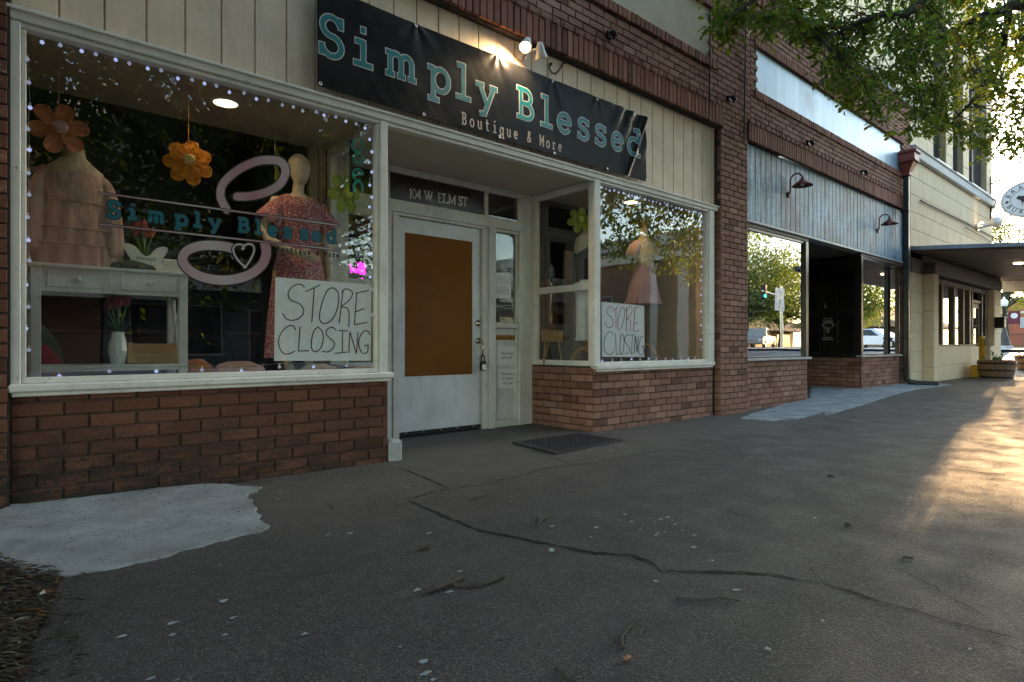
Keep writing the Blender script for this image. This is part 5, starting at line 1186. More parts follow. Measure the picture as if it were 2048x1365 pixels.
# -- second display window
c = at(1174, 455, .45); X2, Y2 = c.x, .45; zn = c.z
D2 = thing("dress_form", (X2, Y2, .662), "cream dress form on a pine tripod wearing a black lace top and white trousers", "dress form")
q = MB(); R = [ellr((X2 + xx, Y2 + yy, z), rx, ry, 28) for z, xx, yy, rx, ry in interp([(zn - .60, 0, 0, .13, .10), (zn - .42, 0, 0, .14, .10), (zn - .25, 0, 0, .175, .11), (zn - .14, 0, .0, .16, .09), (zn - .09, 0, 0, .09, .07), (zn - .05, 0, 0, .06, .058), (zn - .0, 0, 0, .052, .052)], 18)]
q.rings(R); q.build("torso", LINEN, D2)
q = MB(); q.lathe([(.05, .0), (.052, .012), (.02, .03), (.014, .055), (.024, .075), (.012, .10), (.004, .115)], (X2, Y2, zn), 16); q.build("neck_finial", WOODL, D2)
q = MB(); R = []
for i in range(14):
    t = i / 13; z = lerp(zn - .13, zn - .62, t); rx = lerp(.12, .185, min(1, t * 3)); ry = lerp(.09, .125, min(1, t * 3))
    R.append([(p[0], p[1], p[2] - (max(0, .16 - abs(p[1] - Y2) * 1.6 - 0) if p[0] < X2 else 0) * (1 - t) ** 2 * .8) for p in ellr((X2, Y2, z), rx, ry, 40, lambda a, t=t: 1 + .04 * t * math.sin(8 * a))])
q.rings(R, cap0=False, cap1=False); q.build("lace_top", fabric("black_lace", (.012, .012, .012)), D2)
q = MB()
za_, zb_ = at(1160, 562, .45).z, at(1160, 682, .45).z
for s in (-1, 1):
    q.rings([ellr((X2 + s * lerp(.07, .085, t) * 1.0, Y2 + s * .03, lerp(za_, zb_, t)), lerp(.10, .078, t), lerp(.12, .085, t), 26, lambda a, t=t: 1 + .05 * math.sin(4 * a + 5 * t)) for t in [k / 11 for k in range(12)]], cap0=True, cap1=True)
    q.tube([(X2 + s * .085 + .08 * math.cos(a), Y2 + s * .03 + .088 * math.sin(a), zb_ + .02) for a in [2 * math.pi * k / 20 for k in range(21)]], .016, 6)
q.build("white_trousers", fabric("white_denim", (.74, .76, .78)), D2)
q = MB(); q.tube([(X2, Y2, zb_ + .1), (X2, Y2, .80)], .018, 8); q.build("stand_pole", WOODL, D2)
for k in range(3):
    a = 2 * math.pi * k / 3 + .4; dx, dy = math.cos(a), math.sin(a); q = MB()
    q.tube([(X2 + dx * .02, Y2 + dy * .02, .84), (X2 + dx * .08, Y2 + dy * .08, .835), (X2 + dx * .13, Y2 + dy * .13, .79), (X2 + dx * .17, Y2 + dy * .17, .72), (X2 + dx * .20, Y2 + dy * .20, .667)], [.02, .022, .02, .017, .016], 8); q.build("leg", WOODL, D2)
c = at(1287, 468, .55); X3, Y3 = c.x, .55; zn = c.z
D3 = thing("dress_form", (X3, Y3, .662), "cream dress form with a pine finial wearing a mauve ruffled dress", "dress form")
q = MB(); R = [ellr((X3 + xx, Y3 + yy, z), rx, ry, 28) for z, xx, yy, rx, ry in interp([(zn - .55, 0, 0, .12, .10), (zn - .25, 0, 0, .165, .11), (zn - .13, 0, .0, .15, .09), (zn - .085, 0, 0, .09, .07), (zn - .05, 0, 0, .06, .058), (zn + .06, 0, 0, .05, .05)], 18)]
q.rings(R); q.build("torso", LINEN, D3)
q = MB(); q.lathe([(.05, .06), (.05, .07), (.02, .09), (.014, .12), (.022, .145), (.004, .18)], (X3, Y3, zn), 14); q.build("neck_finial", WOODL, D3)
MAU = fabric("mauve_cotton", (.44, .27, .29)); q = MB(); zh = at(1300, 610, .55).z; zm_ = zn - .44
for k, (z1, z0_, r1, r0, am) in enumerate([(zn - .10, zm_, .12, .16, .02), (zm_ + .004, zh + .12, .165, .235, .07), (zh + .125, zh, .24, .275, .10)]):
    q.rings([ellr((X3, Y3, lerp(z1, z0_, i / 9)), lerp(r1, r0, (i / 9) ** (.5 if k == 0 else 1)), lerp(r1, r0, i / 9) * .66, 60, lambda a, t=i / 9: 1 + am * t * math.sin(15 * a + 2 * math.sin(2 * a))) for i in range(10)], cap0=False, cap1=False)
for s in (-1, 1): q.tube([(X3 + s * .11, Y3, zn - .13), (X3 + s * .17, Y3, zn - .18), (X3 + s * .215, Y3, zn - .27), (X3 + s * .22, Y3, zn - .31)], [.05, .07, .085, .06], 12)
q.build("ruffled_dress", MAU, D3)
q = MB(); q.tube([(X3, Y3, zh), (X3, Y3, .85)], .018, 8); q.build("stand_pole", WOODL, D3)
for k in range(3):
    a = 2 * math.pi * k / 3 + .9; dx, dy = math.cos(a), math.sin(a); q = MB(); q.tube([(X3, Y3, .90), (X3 + dx * .1, Y3 + dy * .1, .86), (X3 + dx * .17, Y3 + dy * .17, .74), (X3 + dx * .23, Y3 + dy * .23, .667)], [.018, .018, .016, .013], 8); q.build("leg", WOODL, D3)
# folding easel stool behind the entry side glass
c0, c1 = at(1082, 660, .72), at(1124, 660, .72); EX0, EX1 = c0.x, c1.x; zt_ = c0.z
EA = thing("wooden_easel", ((EX0 + EX1) / 2, .8, .662), "small pine easel with a slatted board standing behind the entry side glass", "easel")
q = MB(); q.box(EX0, EX1, .70, .715, zt_ - .13, zt_, b=.003); q.build("slatted_board", WOODL, EA)
for x, y in ((EX0 + .02, .70), (EX1 - .02, .70), ((EX0 + EX1) / 2, .86)): q = MB(); q.tube([(lerp(x, (EX0 + EX1) / 2, .4), .72, zt_ - .02), (x, y, .664)], .011, 6); q.build("leg", WOODL, EA)
WLF = plain("outlet_white", (.6, .6, .56), .5, .05)
c = at(1306, 680, .93); q = MB(); q.box(c.x - .035, c.x + .035, .915, .927, c.z - .06, c.z + .06, b=.004); o = q.build("wall_socket", WLF, org=(c.x, .92, c.z)); tag(o, "white wall socket with a black lead at the back of the narrower window", "socket")
q = MB(); q.tube(catmull([(c.x + .02, c.z), (c.x + .2, c.z + .0), (c.x + .35, c.z - .15), (c.x + .40, .67)], 6) and [(p[0], .90, p[1]) for p in catmull([(c.x + .02, c.z), (c.x + .2, c.z + .0), (c.x + .33, c.z - .10), (c.x + .38, .675)], 6)], .006, 6); o = q.build("power_cord", BLACKP, org=(c.x + .2, .9, .67)); tag(o, "black power cord drooping from the white wall socket", "cord")
bk_ = MB(); bk_.box(5.1, 6.69, .935, .96, .662, 2.0, b=.004); o = bk_.build("display_partition", plain("olive_partition", (.085, .07, .05), .8, .25, 3), B1)
# ---------------------------------------------------------------- string lights
LEDD = emissive("dim_led_bulb", (.38, .42, .60), .075); RB = random.Random(4)
def string_lights(runs, label, Y):
    p = runs[0][0]; T = thing("string_lights", (p[0], Y, p[1]), label, "string lights"); me = None; cd = MB()
    for (a, b, n, jit) in runs:
        P = []
        for i in range(n):
            t = (i + .5) / n; x, z = lerp(a[0], b[0], t), lerp(a[1], b[1], t)
            hv = abs(b[0] - a[0]) > abs(b[1] - a[1]); o_ = jit * (1 if i % 2 else -1) + RB.uniform(-.008, .008); x += RB.uniform(-.012, .012) * hv; z += RB.uniform(-.012, .012) * (not hv)
            if hv: z += o_
            else: x += o_
            P.append((x, Y, z))
            if me is None:
                q = MB(); q.ball((0, 0, 0), .0105, .0105, .0105, 12, 8); q.tube([(0, 0, .010), (0, 0, .024)], [.006, .005], 7, 1); q.cur = 0
                ob = q.build("light_bulb", [LEDB, WLF], T, org=(0, 0, 0)); me = ob.data; me2 = me.copy(); me2.materials[0] = LEDD; ob.location = Vector((x, Y, z)) - ORG[T.name]
            else:
                ob = bpy.data.objects.new("light_bulb", me if (i % 2 == 0) != (RB.random() < .15) else me2); COL.objects.link(ob); ob.parent = T; ob.location = Vector((x, Y, z)) - ORG[T.name]
        cd.tube([(p_[0], p_[1] + .004, p_[2] + .024) for p_ in P], .0022, 4)
    cd.build("wire", plain("clear_wire", (.25, .27, .26), .4, .1), T)
YS = .045
string_lights([((.165, 2.505), (2.13, 2.495), 25, .006), ((2.128, 2.46), (2.122, .98), 17, .008), ((.142, 2.44), (.136, .78), 14, .003), ((.14, .715), (2.05, .722), 8, .004)], "string of round white bulbs lining the wide display window", YS)
string_lights([((4.69, 2.495), (6.60, 2.495), 26, .005), ((6.61, 2.44), (6.605, .80), 18, .012), ((4.67, .715), (6.55, .718), 12, .004), ((4.678, 1.0), (4.672, .8), 2, .002)], "string of round white bulbs lining the narrower display window", YS)
# ---------------------------------------------------------------- recessed lights (lit)
def downlight(u, v, label, E=9):
    l = 1.694 * FPX / (692 - v); p = atl(u, v, l); T = thing("recessed_light", (p.x, p.y, 2.56), label, "ceiling light", "recessed lights over the displays"); q = MB()
    q.lathe([(.098, .004), (.098, -.006), (.078, -.008), (.076, .0)], (p.x, p.y, 2.561), 26, cap0=False, cap1=False); q.build("trim_ring", WLF, T)
    q = MB(); q.lathe([(.074, -.003), (.074, -.001)], (p.x, p.y, 2.561), 24); q.build("lens", WARM, T)
    L = bpy.data.lights.new("recessed_lamp", 'SPOT'); L.energy = E; L.color = (1, .66, .32); L.spot_size = math.radians(150); L.spot_blend = .8; L.shadow_soft_size = .06
    lo = bpy.data.objects.new("recessed_lamp", L); COL.objects.link(lo); lo.location = (p.x, p.y, 2.545)
downlight(451, 205, "lit warm recessed ceiling light over the console table display", 1.5)
downlight(1262, 404, "lit warm recessed ceiling light over the ruffled dress display", 1.3)
# ---------------------------------------------------------------- twin flood light over the banner
cf = at(1046, 108, -.02); FL = thing("flood_light", (cf.x, .005, cf.z), "white twin-head flood light above the banner, one head lit", "flood light")
WPL = plain("white_plastic", (.75, .73, .68), .4, .06)
q = MB(); q.lathe([(.055, .012), (.055, -.016), (.03, -.02), (.03, -.05), (.012, -.06)], (cf.x, 0, cf.z), 18, 'y'); q.build("mount", WPL, FL)
def head(c, d, lit):
    d = Vector(d).normalized(); u = d.orthogonal().normalized(); w_ = d.cross(u); q = MB()
    R = [[tuple(Vector(c) + d * h + (u * math.cos(a) + w_ * math.sin(a)) * r_) for a in [2 * math.pi * k / 24 for k in range(24)]] for r_, h in ((.010, -.11), (.025, -.097), (.034, -.068), (.042, -.025), (.053, .0), (.057, .025), (.049, .026), (.042, .012))]
    q.rings(R, cap0=True, cap1=False); o = q.build("lamp_head", WPL, FL)
    q = MB(); q.rings([[tuple(Vector(c) + d * h + (u * math.cos(a) + w_ * math.sin(a)) * r_) for a in [2 * math.pi * k / 24 for k in range(24)]] for r_, h in ((.043, .013), (.025, .020), (.002, .022))]); q.build("lens", emissive("flood_lens", (1, .74, .42), 5) if lit else WPL, o)
    return Vector(c), d
hc, hd_ = head((cf.x - .10, -.17, cf.z - .015), (-.5, -.28, -.80), True); head((cf.x + .10, -.15, cf.z - .03), (.42, .25, -.95), False)
q = MB(); q.tube([(cf.x, -.055, cf.z), (cf.x - .05, -.09, cf.z + .03), (cf.x - .085, -.155, cf.z + .04)], .012, 7); q.tube([(cf.x, -.055, cf.z), (cf.x + .05, -.09, cf.z + .02), (cf.x + .085, -.14, cf.z + .03)], .012, 7); q.build("arm", WPL, FL)
L = bpy.data.lights.new("flood_lamp", 'SPOT'); L.energy = 6; L.color = (1, .70, .38); L.spot_size = math.radians(150); L.spot_blend = .6; L.shadow_soft_size = .04
lo = bpy.data.objects.new("flood_lamp", L); COL.objects.link(lo); lo.location = hc + hd_ * .05; lo.rotation_euler = Vector((-.25, .55, -.8)).to_track_quat('-Z', 'Y').to_euler()
# hook and cable on the siding
q = MB(); hp = [at(u, v, -.005) for u, v in [(1102, 128), (1099, 138), (1104, 146), (1112, 148), (1120, 139), (1126, 128), (1135, 124)]]
q.tube(hp, .007, 7); q.ball(hp[0], .014); q.tube([at(1135, 124, -.01), at(1160, 134, -.01), at(1240, 172, -.02), at(1335, 216, -.02), at(1425, 256, -.02)], .006, 6); o = q.build("cable_hook", DARKM, org=hp[0]); tag(o, "thin black hook and cable running under the brick soldier course", "cable")
# black brackets on the upper brickwork
bi_lab = ["small black bracket above the soldier course over the banner", "small black bracket between the two storefronts' stucco and frosted panels", "small black bracket above the first gooseneck lamp", "small black bracket above the second gooseneck lamp"]
for (u, v), lb in zip([(1219, 70), (1459, 198), (1617, 286), (1725, 345)], bi_lab):
    p = at(u, v, -.09); T = thing("wall_bracket", p, lb, "bracket", "black brackets on the brickwork"); q = MB()
    q.box(p.x - .035, p.x + .035, -.10, -.065, p.z - .035, p.z + .035, b=.006); q.build("back_plate", DARKM, T)
    q = MB(); q.tube([(p.x, -.10, p.z + .02), (p.x + .01, -.15, p.z + .01), (p.x + .02, -.16, p.z - .03), (p.x + .01, -.13, p.z - .06)], .016, 8); q.ball((p.x + .005, -.14, p.z), .032); q.build("insulator", DARKM, T)
# conduit cables
for i, (u, v0, v1, lb) in enumerate([(1421, -60, 250, "thin grey conduit running down the brick beside the stucco panel"), (1491, 40, 285, "thin grey conduit running down the brick beside the frosted panel")]):
    q = MB(); a, b = at(u, v0, -.085), at(u - 3, v1, -.085); q.tube([a, (lerp(a.x, b.x, .5), -.088, lerp(a.z, b.z, .5)), b], .009, 6); o = q.build("conduit", DARKM, org=b); tag(o, lb, "conduit", "conduits on the brickwork")
# gooseneck lamps
def gooseneck(u, v, label):
    p = at(u, v, -.02); T = thing("gooseneck_lamp", p, label, "wall lamp", "gooseneck lamps on the board fascia"); x, z = p.x, p.z; q = MB()
    q.lathe([(.045, .01), (.045, -.012), (.02, -.02)], (x, -.012, z), 14, 'y'); q.build("wall_plate", RUST, T)
    q = MB(); P = [(x, -.025, z), (x, -.045, z + .03), (x, -.05, z + .20)] + [(x + .0, -.05 - .085 + .085 * math.cos(a), z + .20 + .085 * math.sin(a)) for a in [math.pi * k / 10 for k in range(1, 10)]] + [(x, -.22, z + .19)]
    q.tube(P, .012, 8); q.build("arm", RUST, T)
    q = MB(); q.lathe([(.014, .03), (.022, .01), (.026, -.01), (.05, -.025), (.058, -.035), (.09, -.052), (.10, -.066), (.132, -.085), (.142, -.10), (.138, -.10), (.09, -.062), (.02, -.02)], (x, -.22, z + .19), 24, cap0=True, cap1=False); s_ = q.build("lamp_shade", RUST, T)
    q = MB(); q.ball((x, -.22, z + .115), .026); q.build("light_bulb", plain("unlit_bulb", (.7, .7, .66), .2, .05), s_)
gooseneck(1577, 390, "rusty gooseneck lamp on the blue-grey boards above the wider window"); gooseneck(1755, 462, "rusty gooseneck lamp on the blue-grey boards close to the downspout")
# downspout
DS = thing("downspout", (14.27, -.15, .1), "dark downspout with a rust red scupper box at the brick corner", "downspout")
DX = at(1814, 600, -.16).x
q = MB(); z = at(1818, 325, -.2).z
prof = [(-.14, .10, .42), (-.14, .10, .38), (-.12, .08, .36), (-.12, .08, .20), (-.10, .06, .17), (-.06, .02, .02), (-.05, .01, -.06)]
q.box(DX - .17, DX + .17, -.36, -.05, z + .16, z + .22, b=.01); q.box(DX - .15, DX + .15, -.33, -.05, z + .02, z + .159, b=.008); q.box(DX - .165, DX + .165, -.345, -.05, z - .01, z + .019, b=.006)
q.add([(DX - .13, -.31, z - .011), (DX + .13, -.31, z - .011), (DX + .13, -.055, z - .011), (DX - .13, -.055, z - .011), (DX - .07, -.22, z - .19), (DX + .07, -.22, z - .19), (DX + .07, -.08, z - .19), (DX - .07, -.08, z - .19)], [(0, 4, 5, 1), (1, 5, 6, 2), (2, 6, 7, 3), (3, 7, 4, 0), (4, 7, 6, 5)]); q.box(DX - .075, DX + .075, -.225, -.075, z - .26, z - .191, b=.006)
q.build("scupper_box", plain("rust_red_paint", (.24, .045, .03), .5, .25, 8), DS)
q = MB(); q.box(DX - .05, DX + .05, -.20, -.10, .24, z - .261, b=.018); q.build("pipe", plain("black_green_pipe", (.022, .026, .026), .4, .3, 8), DS)
q = MB(); q.tube([(DX, -.15, .28), (DX, -.15, .22), (DX + .02, -.20, .16), (DX + .06, -.32, .135), (DX + .10, -.50, .13), (DX + .13, -.66, .13)], .055, 12); q.build("elbow", plain("black_green_pipe", (.022, .026, .026), .4, .3, 8), DS)
for zz in (1.0, 2.4, 3.5): q = MB(); q.box(DX - .06, DX + .06, -.207, -.06, zz, zz + .03, b=.004); q.build("pipe_strap", DARKM, DS)
# key lock box on the door handle
LB = thing("key_lock_box", (HC.x, YD - .05, HC.z - .30), "black and silver key lock box hanging from the door handle", "lock box")
q = MB(); x, y, z = HC.x + .008, YD - .055, HC.z - .255; q.box(x - .035, x + .035, y - .022, y + .02, z - .055, z + .045, b=.01); q.build("case", plain("black_rubber", (.012, .012, .013), .5, .2), LB)
q = MB(); q.box(x - .022, x + .026, y - .028, y - .0225, z - .048, z + .012, b=.003); q.build("dial_cover", STEEL, LB)
q = MB(); q.tube([(x - .02, y, z + .04), (x - .02, y, z + .085)] + [(x - .02 * math.cos(a), y, z + .085 + .02 * math.sin(a)) for a in [math.pi * k / 8 for k in range(1, 8)]] + [(x + .02, y, z + .085), (x + .02, y, z + .04)], .006, 7); q.build("shackle", DARKM, LB)
# door mat
P = [gr(u, v, .015) for u, v in [(1025, 885), (1110, 907), (1245, 880), (1160, 866)]]; MT = thing("door_mat", ((P[0].x + P[2].x) / 2, (P[0].y + P[2].y) / 2, 0), "black rubber door mat with a raised chevron pattern, strewn with leaf bits", "mat")
RUB = plain("black_rubber_mat", (.028, .028, .03), .7, .35, 20, .3, 200); q = MB(); V = [(p.x, p.y, z) for z in (.004, .014) for p in P]; q.add(V, [(0, 3, 2, 1), (4, 5, 6, 7), (0, 1, 5, 4), (1, 2, 6, 5), (2, 3, 7, 6), (3, 0, 4, 7)])
def mp_(s, t): return P[0].lerp(P[1], t).lerp(P[3].lerp(P[2], t), s)
for s0, s1, t0, t1 in ((0, 1, 0, .045), (0, 1, .955, 1), (0, .07, .045, .955), (.93, 1, .045, .955)):
    C = [mp_(s0, t0), mp_(s0, t1), mp_(s1, t1), mp_(s1, t0)]; q.add([(p.x, p.y, z) for z in (.0142, .019) for p in C], [(4, 5, 6, 7), (0, 1, 5, 4), (1, 2, 6, 5), (2, 3, 7, 6), (3, 0, 4, 7)])
n1, n2 = 22, 13
for i in range(n1):
    for j in range(n2):
        s, t = .09 + .82 * (i + .5) / n1, .06 + .88 * (j + .5) / n2; o = mp_(s, t); ax = (mp_(min(1, s + .01), t) - o).normalized(); ay = (mp_(s, min(1, t + .01)) - o).normalized()
        d = (ax + ay * (1 if (i + j) % 2 else -1)).normalized(); e = Vector((-d.y, d.x, 0)); L_ = .021; w3 = .006
        C = [o + d * L_ + e * w3, o - d * L_ + e * w3, o - d * L_ - e * w3, o + d * L_ - e * w3]; q.add([(p.x, p.y, z) for z in (.0142, .019) for p in C], [(4, 5, 6, 7), (0, 1, 5, 4), (1, 2, 6, 5), (2, 3, 7, 6), (3, 0, 4, 7)])
q.build("rubber_sheet", RUB, MT)
# ---------------------------------------------------------------- hardware on the cream building
c = at(1962, 455, -.1); LD = thing("led_flood_light", c, "small white flood light on the pale yellow wall, shining upwards", "flood light"); q = MB(); q.ball((c.x + .2, -.38, c.z + .12), .17, .14, .15); q.build("lamp_head", WPL, LD)
q = MB(); q.tube([(c.x, -.02, c.z), (c.x + .12, -.26, c.z + .06)], .04, 8); q.box(c.x - .09, c.x + .09, -.05, -.005, c.z - .09, c.z + .09, b=.01); q.build("arm", STEEL, LD)
q = MB(); q.lathe([(.05, .0), (.04, .02)], (c.x - .06, -.12, c.z + .1), 12); q.build("up_light", WARM, LD)
L = bpy.data.lights.new("wall_lamp", 'SPOT'); L.energy = 1.2; L.color = (1, .82, .5); L.spot_size = math.radians(50); L.spot_blend = .7; L.shadow_soft_size = .03
lo = bpy.data.objects.new("wall_lamp", L); COL.objects.link(lo); lo.location = (c.x - .06, -.12, c.z + .14); lo.rotation_euler = Vector((0, .12, 1)).to_track_quat('-Z', 'Y').to_euler()
q = MB(); a, b = at(1842, 401, -.04), at(1985, 473, -.04); q.tube([a, b, (a.x + (b.x - a.x) * 2.2, -.6, b.z - .6), (60, -9, 4.5)], [.02, .02, .015, .015], 6); o = q.build("utility_cable", DARKM, org=a); tag(o, "dark utility cable stretched across the pale yellow wall past the flood light", "cable")
q = MB(); a, b = at(1930, 455, -.04), at(1985, 485, -.04); q.tube([a, (a.x + .3, -.08, a.z - .03), b, (60, -7, 4.1)], [.018, .02, .014, .014], 6); o = q.build("utility_cable", plain("tan_cable", (.32, .27, .2), .6, .1), org=a); tag(o, "thin tan utility cable below the flood light on the pale yellow wall", "cable")
# oval sign on scrolled bracket (sign plane faces along the street)
SX = 21.3; cs = atl(2059, 398, SX / (CT + (2059 - 1024) / FPX * ST)); OS = thing("hanging_sign", (SX, cs.y, cs.z), "oval white hanging sign with a brown steer on a scrolled iron bracket", "sign")
ra, rb = .62, .50; W_ = lambda a, b, d=0: (SX - d, cs.y - a, cs.z + b)      # a grows away from the wall (towards the street)
WS = plain("sign_white", (.86, .88, .90), .5, .05); BRW = plain("sign_brown", (.055, .04, .035), .6, .1)
def ell(r1, r2, n=48): return [(r1 * math.cos(2 * math.pi * k / n), r2 * math.sin(2 * math.pi * k / n)) for k in range(n)]
q = MB(); E_ = ell(ra, rb); n = len(E_); q.add([W_(a, b, .03) for a, b in E_] + [W_(a, b, -.03) for a, b in E_], [tuple(range(n)), tuple(range(n, 2 * n))[::-1]] + [(i, (i + 1) % n, n + (i + 1) % n, n + i) for i in range(n)]); q.build("sign_panel", WS, OS)
q = MB(); mw = lambda a, b, l=0: W_(a, b, .032 + l)
q.ribbon(ell(.605, .485), .012, mw, 0, 0, 0, True); q.ribbon(ell(.575, .455), .007, mw, 0, 0, 0, True); q.ribbon(ell(.40, .29), .010, mw, 0, 0, 0, True); q.build("ring_line", BRW, OS)
q = MB()
def arcletters(word, a0, a1, rx, ry, flip):
    for i, ch in enumerate(word):
        an = math.radians(lerp(a0, a1, i / (len(word) - 1))); cx, cy = rx * math.cos(an), ry * math.sin(an); t = math.atan2(ry * math.cos(an), -rx * math.sin(an)); t = t if flip else t + math.pi
        while t > math.pi: t -= 2 * math.pi
        ux, uy = math.cos(t), math.sin(t)
        q.text(ch, .15, lambda a, b, l: W_(cx + a * ux - (b - .047) * uy, cy + a * uy + (b - .047) * ux, .033), 0, 0, 'CENTER', .001)
arcletters("BRANDIN", 158, 22, .475, .355, False); arcletters("BURGERS", 206, 334, .475, .355, True); q.build("lettering", BRW, OS)
q = MB(); 
for an in (183, 357): q.ribbon(ell(.022, .022, 14), .03, lambda a, b, l=0: mw(a + .475 * math.cos(math.radians(an)), b + .355 * math.sin(math.radians(an))), 0, 0, 0, True)
st_ = catmull([(-.27, .06), (-.25, .10), (-.21, .115), (-.15, .10), (0, .10), (.14, .09), (.20, .06), (.215, -.02), (.205, -.10), (.195, -.16), (.175, -.16), (.165, -.06), (.10, -.04), (.02, -.05), (-.06, -.07), (-.075, -.16), (-.095, -.16), (-.10, -.08), (-.135, -.08), (-.14, -.15), (-.155, -.15), (-.16, -.06), (-.19, -.01), (-.225, .02), (-.255, .015)], 4)
q.add([mw(a, b, .001) for a, b in st_], [tuple(range(len(st_)))]); q.build("steer", BRW, OS)
q = MB(); wy = cs.y + .63 + .02                                     # wall end of the bracket
def br(P, r_=.014): q.tube([W_(a, b) for a, b in catmull(P, 6)], r_, 7)
A0 = -(wy - cs.y) - .0
wa = -(-.02 - cs.y); wa = cs.y + .03; wa = -( -.03 - cs.y) 
wl = cs.y * 1.0 + .03; wl = -abs(cs.y) + .03                       # a-coordinate of the wall face
q.tube([W_(wl, .78), W_(wl, -.50)], .016, 7); q.tube([W_(wl, .58), W_(.1, .72), W_(.75, .86)], .012, 7)
br([(wl, -.28), (wl + .12, .02), (wl + .35, .38), (wl + .75, .66), (.3, .78), (.75, .84)]); br([(wl, -.25), (wl + .06, .10), (wl + .20, .30), (wl + .28, .52), (wl + .20, .64), (wl + .06, .58), (wl + .10, .46), (wl + .18, .49)]); br([(wl + .28, .35), (wl + .35, .56), (wl + .52, .64), (wl + .60, .52), (wl + .52, .48), (wl + .49, .54)])
br([(wl, -.28), (wl + .08, -.44), (wl + .24, -.46), (wl + .28, -.32), (wl + .18, -.30)]); br([(wl, .70), (wl + .12, .64), (wl + .35, .62)], .01); q.tube([W_(-.38, .40), W_(-.38, .70)], .008, 6); q.tube([W_(.38, .40), W_(.38, .78)], .008, 6)
q.build("scroll_bracket", DARKM, OS)
# bollard, mailbox, planters
X, Y = at(1966, 740, -.45).x, -.42; BO = thing("bollard", (X, Y, .1), "yellow steel bollard with a square yellow base beside the pale block wall", "bollard"); YEL = plain("safety_yellow", (.55, .32, .008), .5, .15, 8)
q = MB(); q.lathe([(.055, 0), (.055, .92), (.062, .921), (.062, .985), (.05, 1.0), (.01, 1.01)], (X, Y, .1), 18); q.build("post", YEL, BO); q = MB(); q.box(X - .35, X + .1, Y - .16, Y + .16, .08, .40, b=.03); q.build("base", YEL, BO)
p = at(1996, 646, -.26); MBX = thing("mailbox", (p.x - .15, -.205, p.z - .17), "dark mailbox on the pale block pillar past the glazed door", "mailbox"); q = MB(); q.box(p.x - .14, p.x + .14, -.42, -.21, p.z - .15, p.z + .12, b=.02); q.build("box", DARKM, MBX); q = MB(); q.box(p.x - .15, p.x + .15, -.435, -.205, p.z + .121, p.z + .15, b=.01); q.build("lid", DARKM, MBX)
def barrel(c, rt, rb_, h, label):
    T = thing("barrel_planter", c, label, "planter", "half barrel planters"); BW = plain("barrel_oak", (.22, .13, .08), .8, .35, 5, .25, 60, (6, 6, .8)); n = 26; q = MB()
    for k in range(n):                                          # staves
        a0, a1 = 2 * math.pi * (k + .03) / n, 2 * math.pi * (k + .97) / n; V = []
        for t in (0, .5, 1):
            r_ = lerp(rb_, rt, t) + .012 * math.sin(math.pi * t)
            for rr in (r_, r_ - .025):
                for a in (a0, a1): V.append((c[0] + rr * math.cos(a), c[1] + rr * math.sin(a), c[2] + h * t))
        F = []
        for l in (0, 4): F += [(l, l + 1, l + 5, l + 4), (l + 3, l + 2, l + 6, l + 7), (l + 1, l + 3, l + 7, l + 5), (l + 2, l, l + 4, l + 6)]
        F += [(8, 9, 11, 10), (0, 2, 3, 1)]; q.add(V, F, 0, False, random.random())
    q.build("barrel", BW, T)
    for t in (.14 * .3, .42, .80):
        q = MB(); r0 = lerp(rb_, rt, t) + .012 * math.sin(math.pi * t) + .004; q.lathe([(r0, h * t), (r0 + .006, h * t), (r0 + .009, h * t + .035), (r0 + .003, h * t + .035)], c, 30, cap0=False, cap1=False); q.build("iron_hoop", DARKM, T)
    q = MB(); q.lathe([(rt - .03, h - .06), (.01, h - .03)], c, 20); q.build("soil", CRACK, T)
    q = MB(); random.seed(int(c[0] * 100))
    for k in range(10):
        a, r_ = random.uniform(0, 6.28), random.uniform(0, rt * .7); b = Vector((c[0] + r_ * math.cos(a), c[1] + r_ * math.sin(a), c[2] + h - .04)); hh = random.uniform(.08, .22); tp = b + Vector((random.uniform(-.06, .06), random.uniform(-.06, .06), hh)); q.tube([b, tp], .004, 5, 0)
        for j in range(16):
            pz = b.lerp(tp, random.uniform(.3, 1.05)); d = Vector((random.uniform(-1, 1), random.uniform(-1, 1), random.uniform(-.2, .8))).normalized() * random.uniform(.03, .06); e = d.orthogonal().normalized() * .014; q.add([pz, pz + d * .5 + e, pz + d, pz + d * .5 - e], [(0, 1, 2, 3)], 1 if k % 3 else 2)
    q.build("foliage", [LEAFG, plain("dark_leaf", (.035, .05, .025), .6, .3, 30), plain("fresh_leaf", (.12, .22, .03), .6, .3, 30)], T)
c = atl(1993, 757, 14.2); barrel((c.x, c.y, gz(c.x)), .37, .31, .43, "half barrel planter with sparse plants beside the yellow bollard"); c = atl(2062, 745, 17.5); barrel((c.x + .1, c.y, gz(c.x)), .40, .34, .44, "half barrel planter behind the first, nearer the street lamp")
# ================================================================ TREES
def leafmat(name, col, warm):
    m = N(name); r = m.attr(); c = m.mix(m.ramp(r, 0, .85), mul(col, .55), mul(col, 1.25)); c = m.mix(m.ramp(r, .9, .94), c, warm)
    p = m.n("ShaderNodeBsdfPrincipled"); m.l(c, p.inputs["Base Color"]); p.inputs["Roughness"].default_value = .42; p.inputs["Specular IOR Level"].default_value = .4
    t = m.n("ShaderNodeBsdfTranslucent"); m.l(m.mix(.5, c, (.30, .36, .02)), t.inputs[0]); mx = m.n("ShaderNodeMixShader"); mx.inputs[0].default_value = .58
    m.l(p.outputs[0], mx.inputs[1]); m.l(t.outputs[0], mx.inputs[2]); return m.done(mx.outputs[0])
LEAF1 = leafmat("oak_leaf", (.11, .19, .034), (.22, .10, .02)); LEAF2 = leafmat("street_tree_leaf", (.055, .115, .02), (.16, .13, .02)); BARK = plain("bark", (.045, .036, .03), .95, .4, 12, .7, 40)
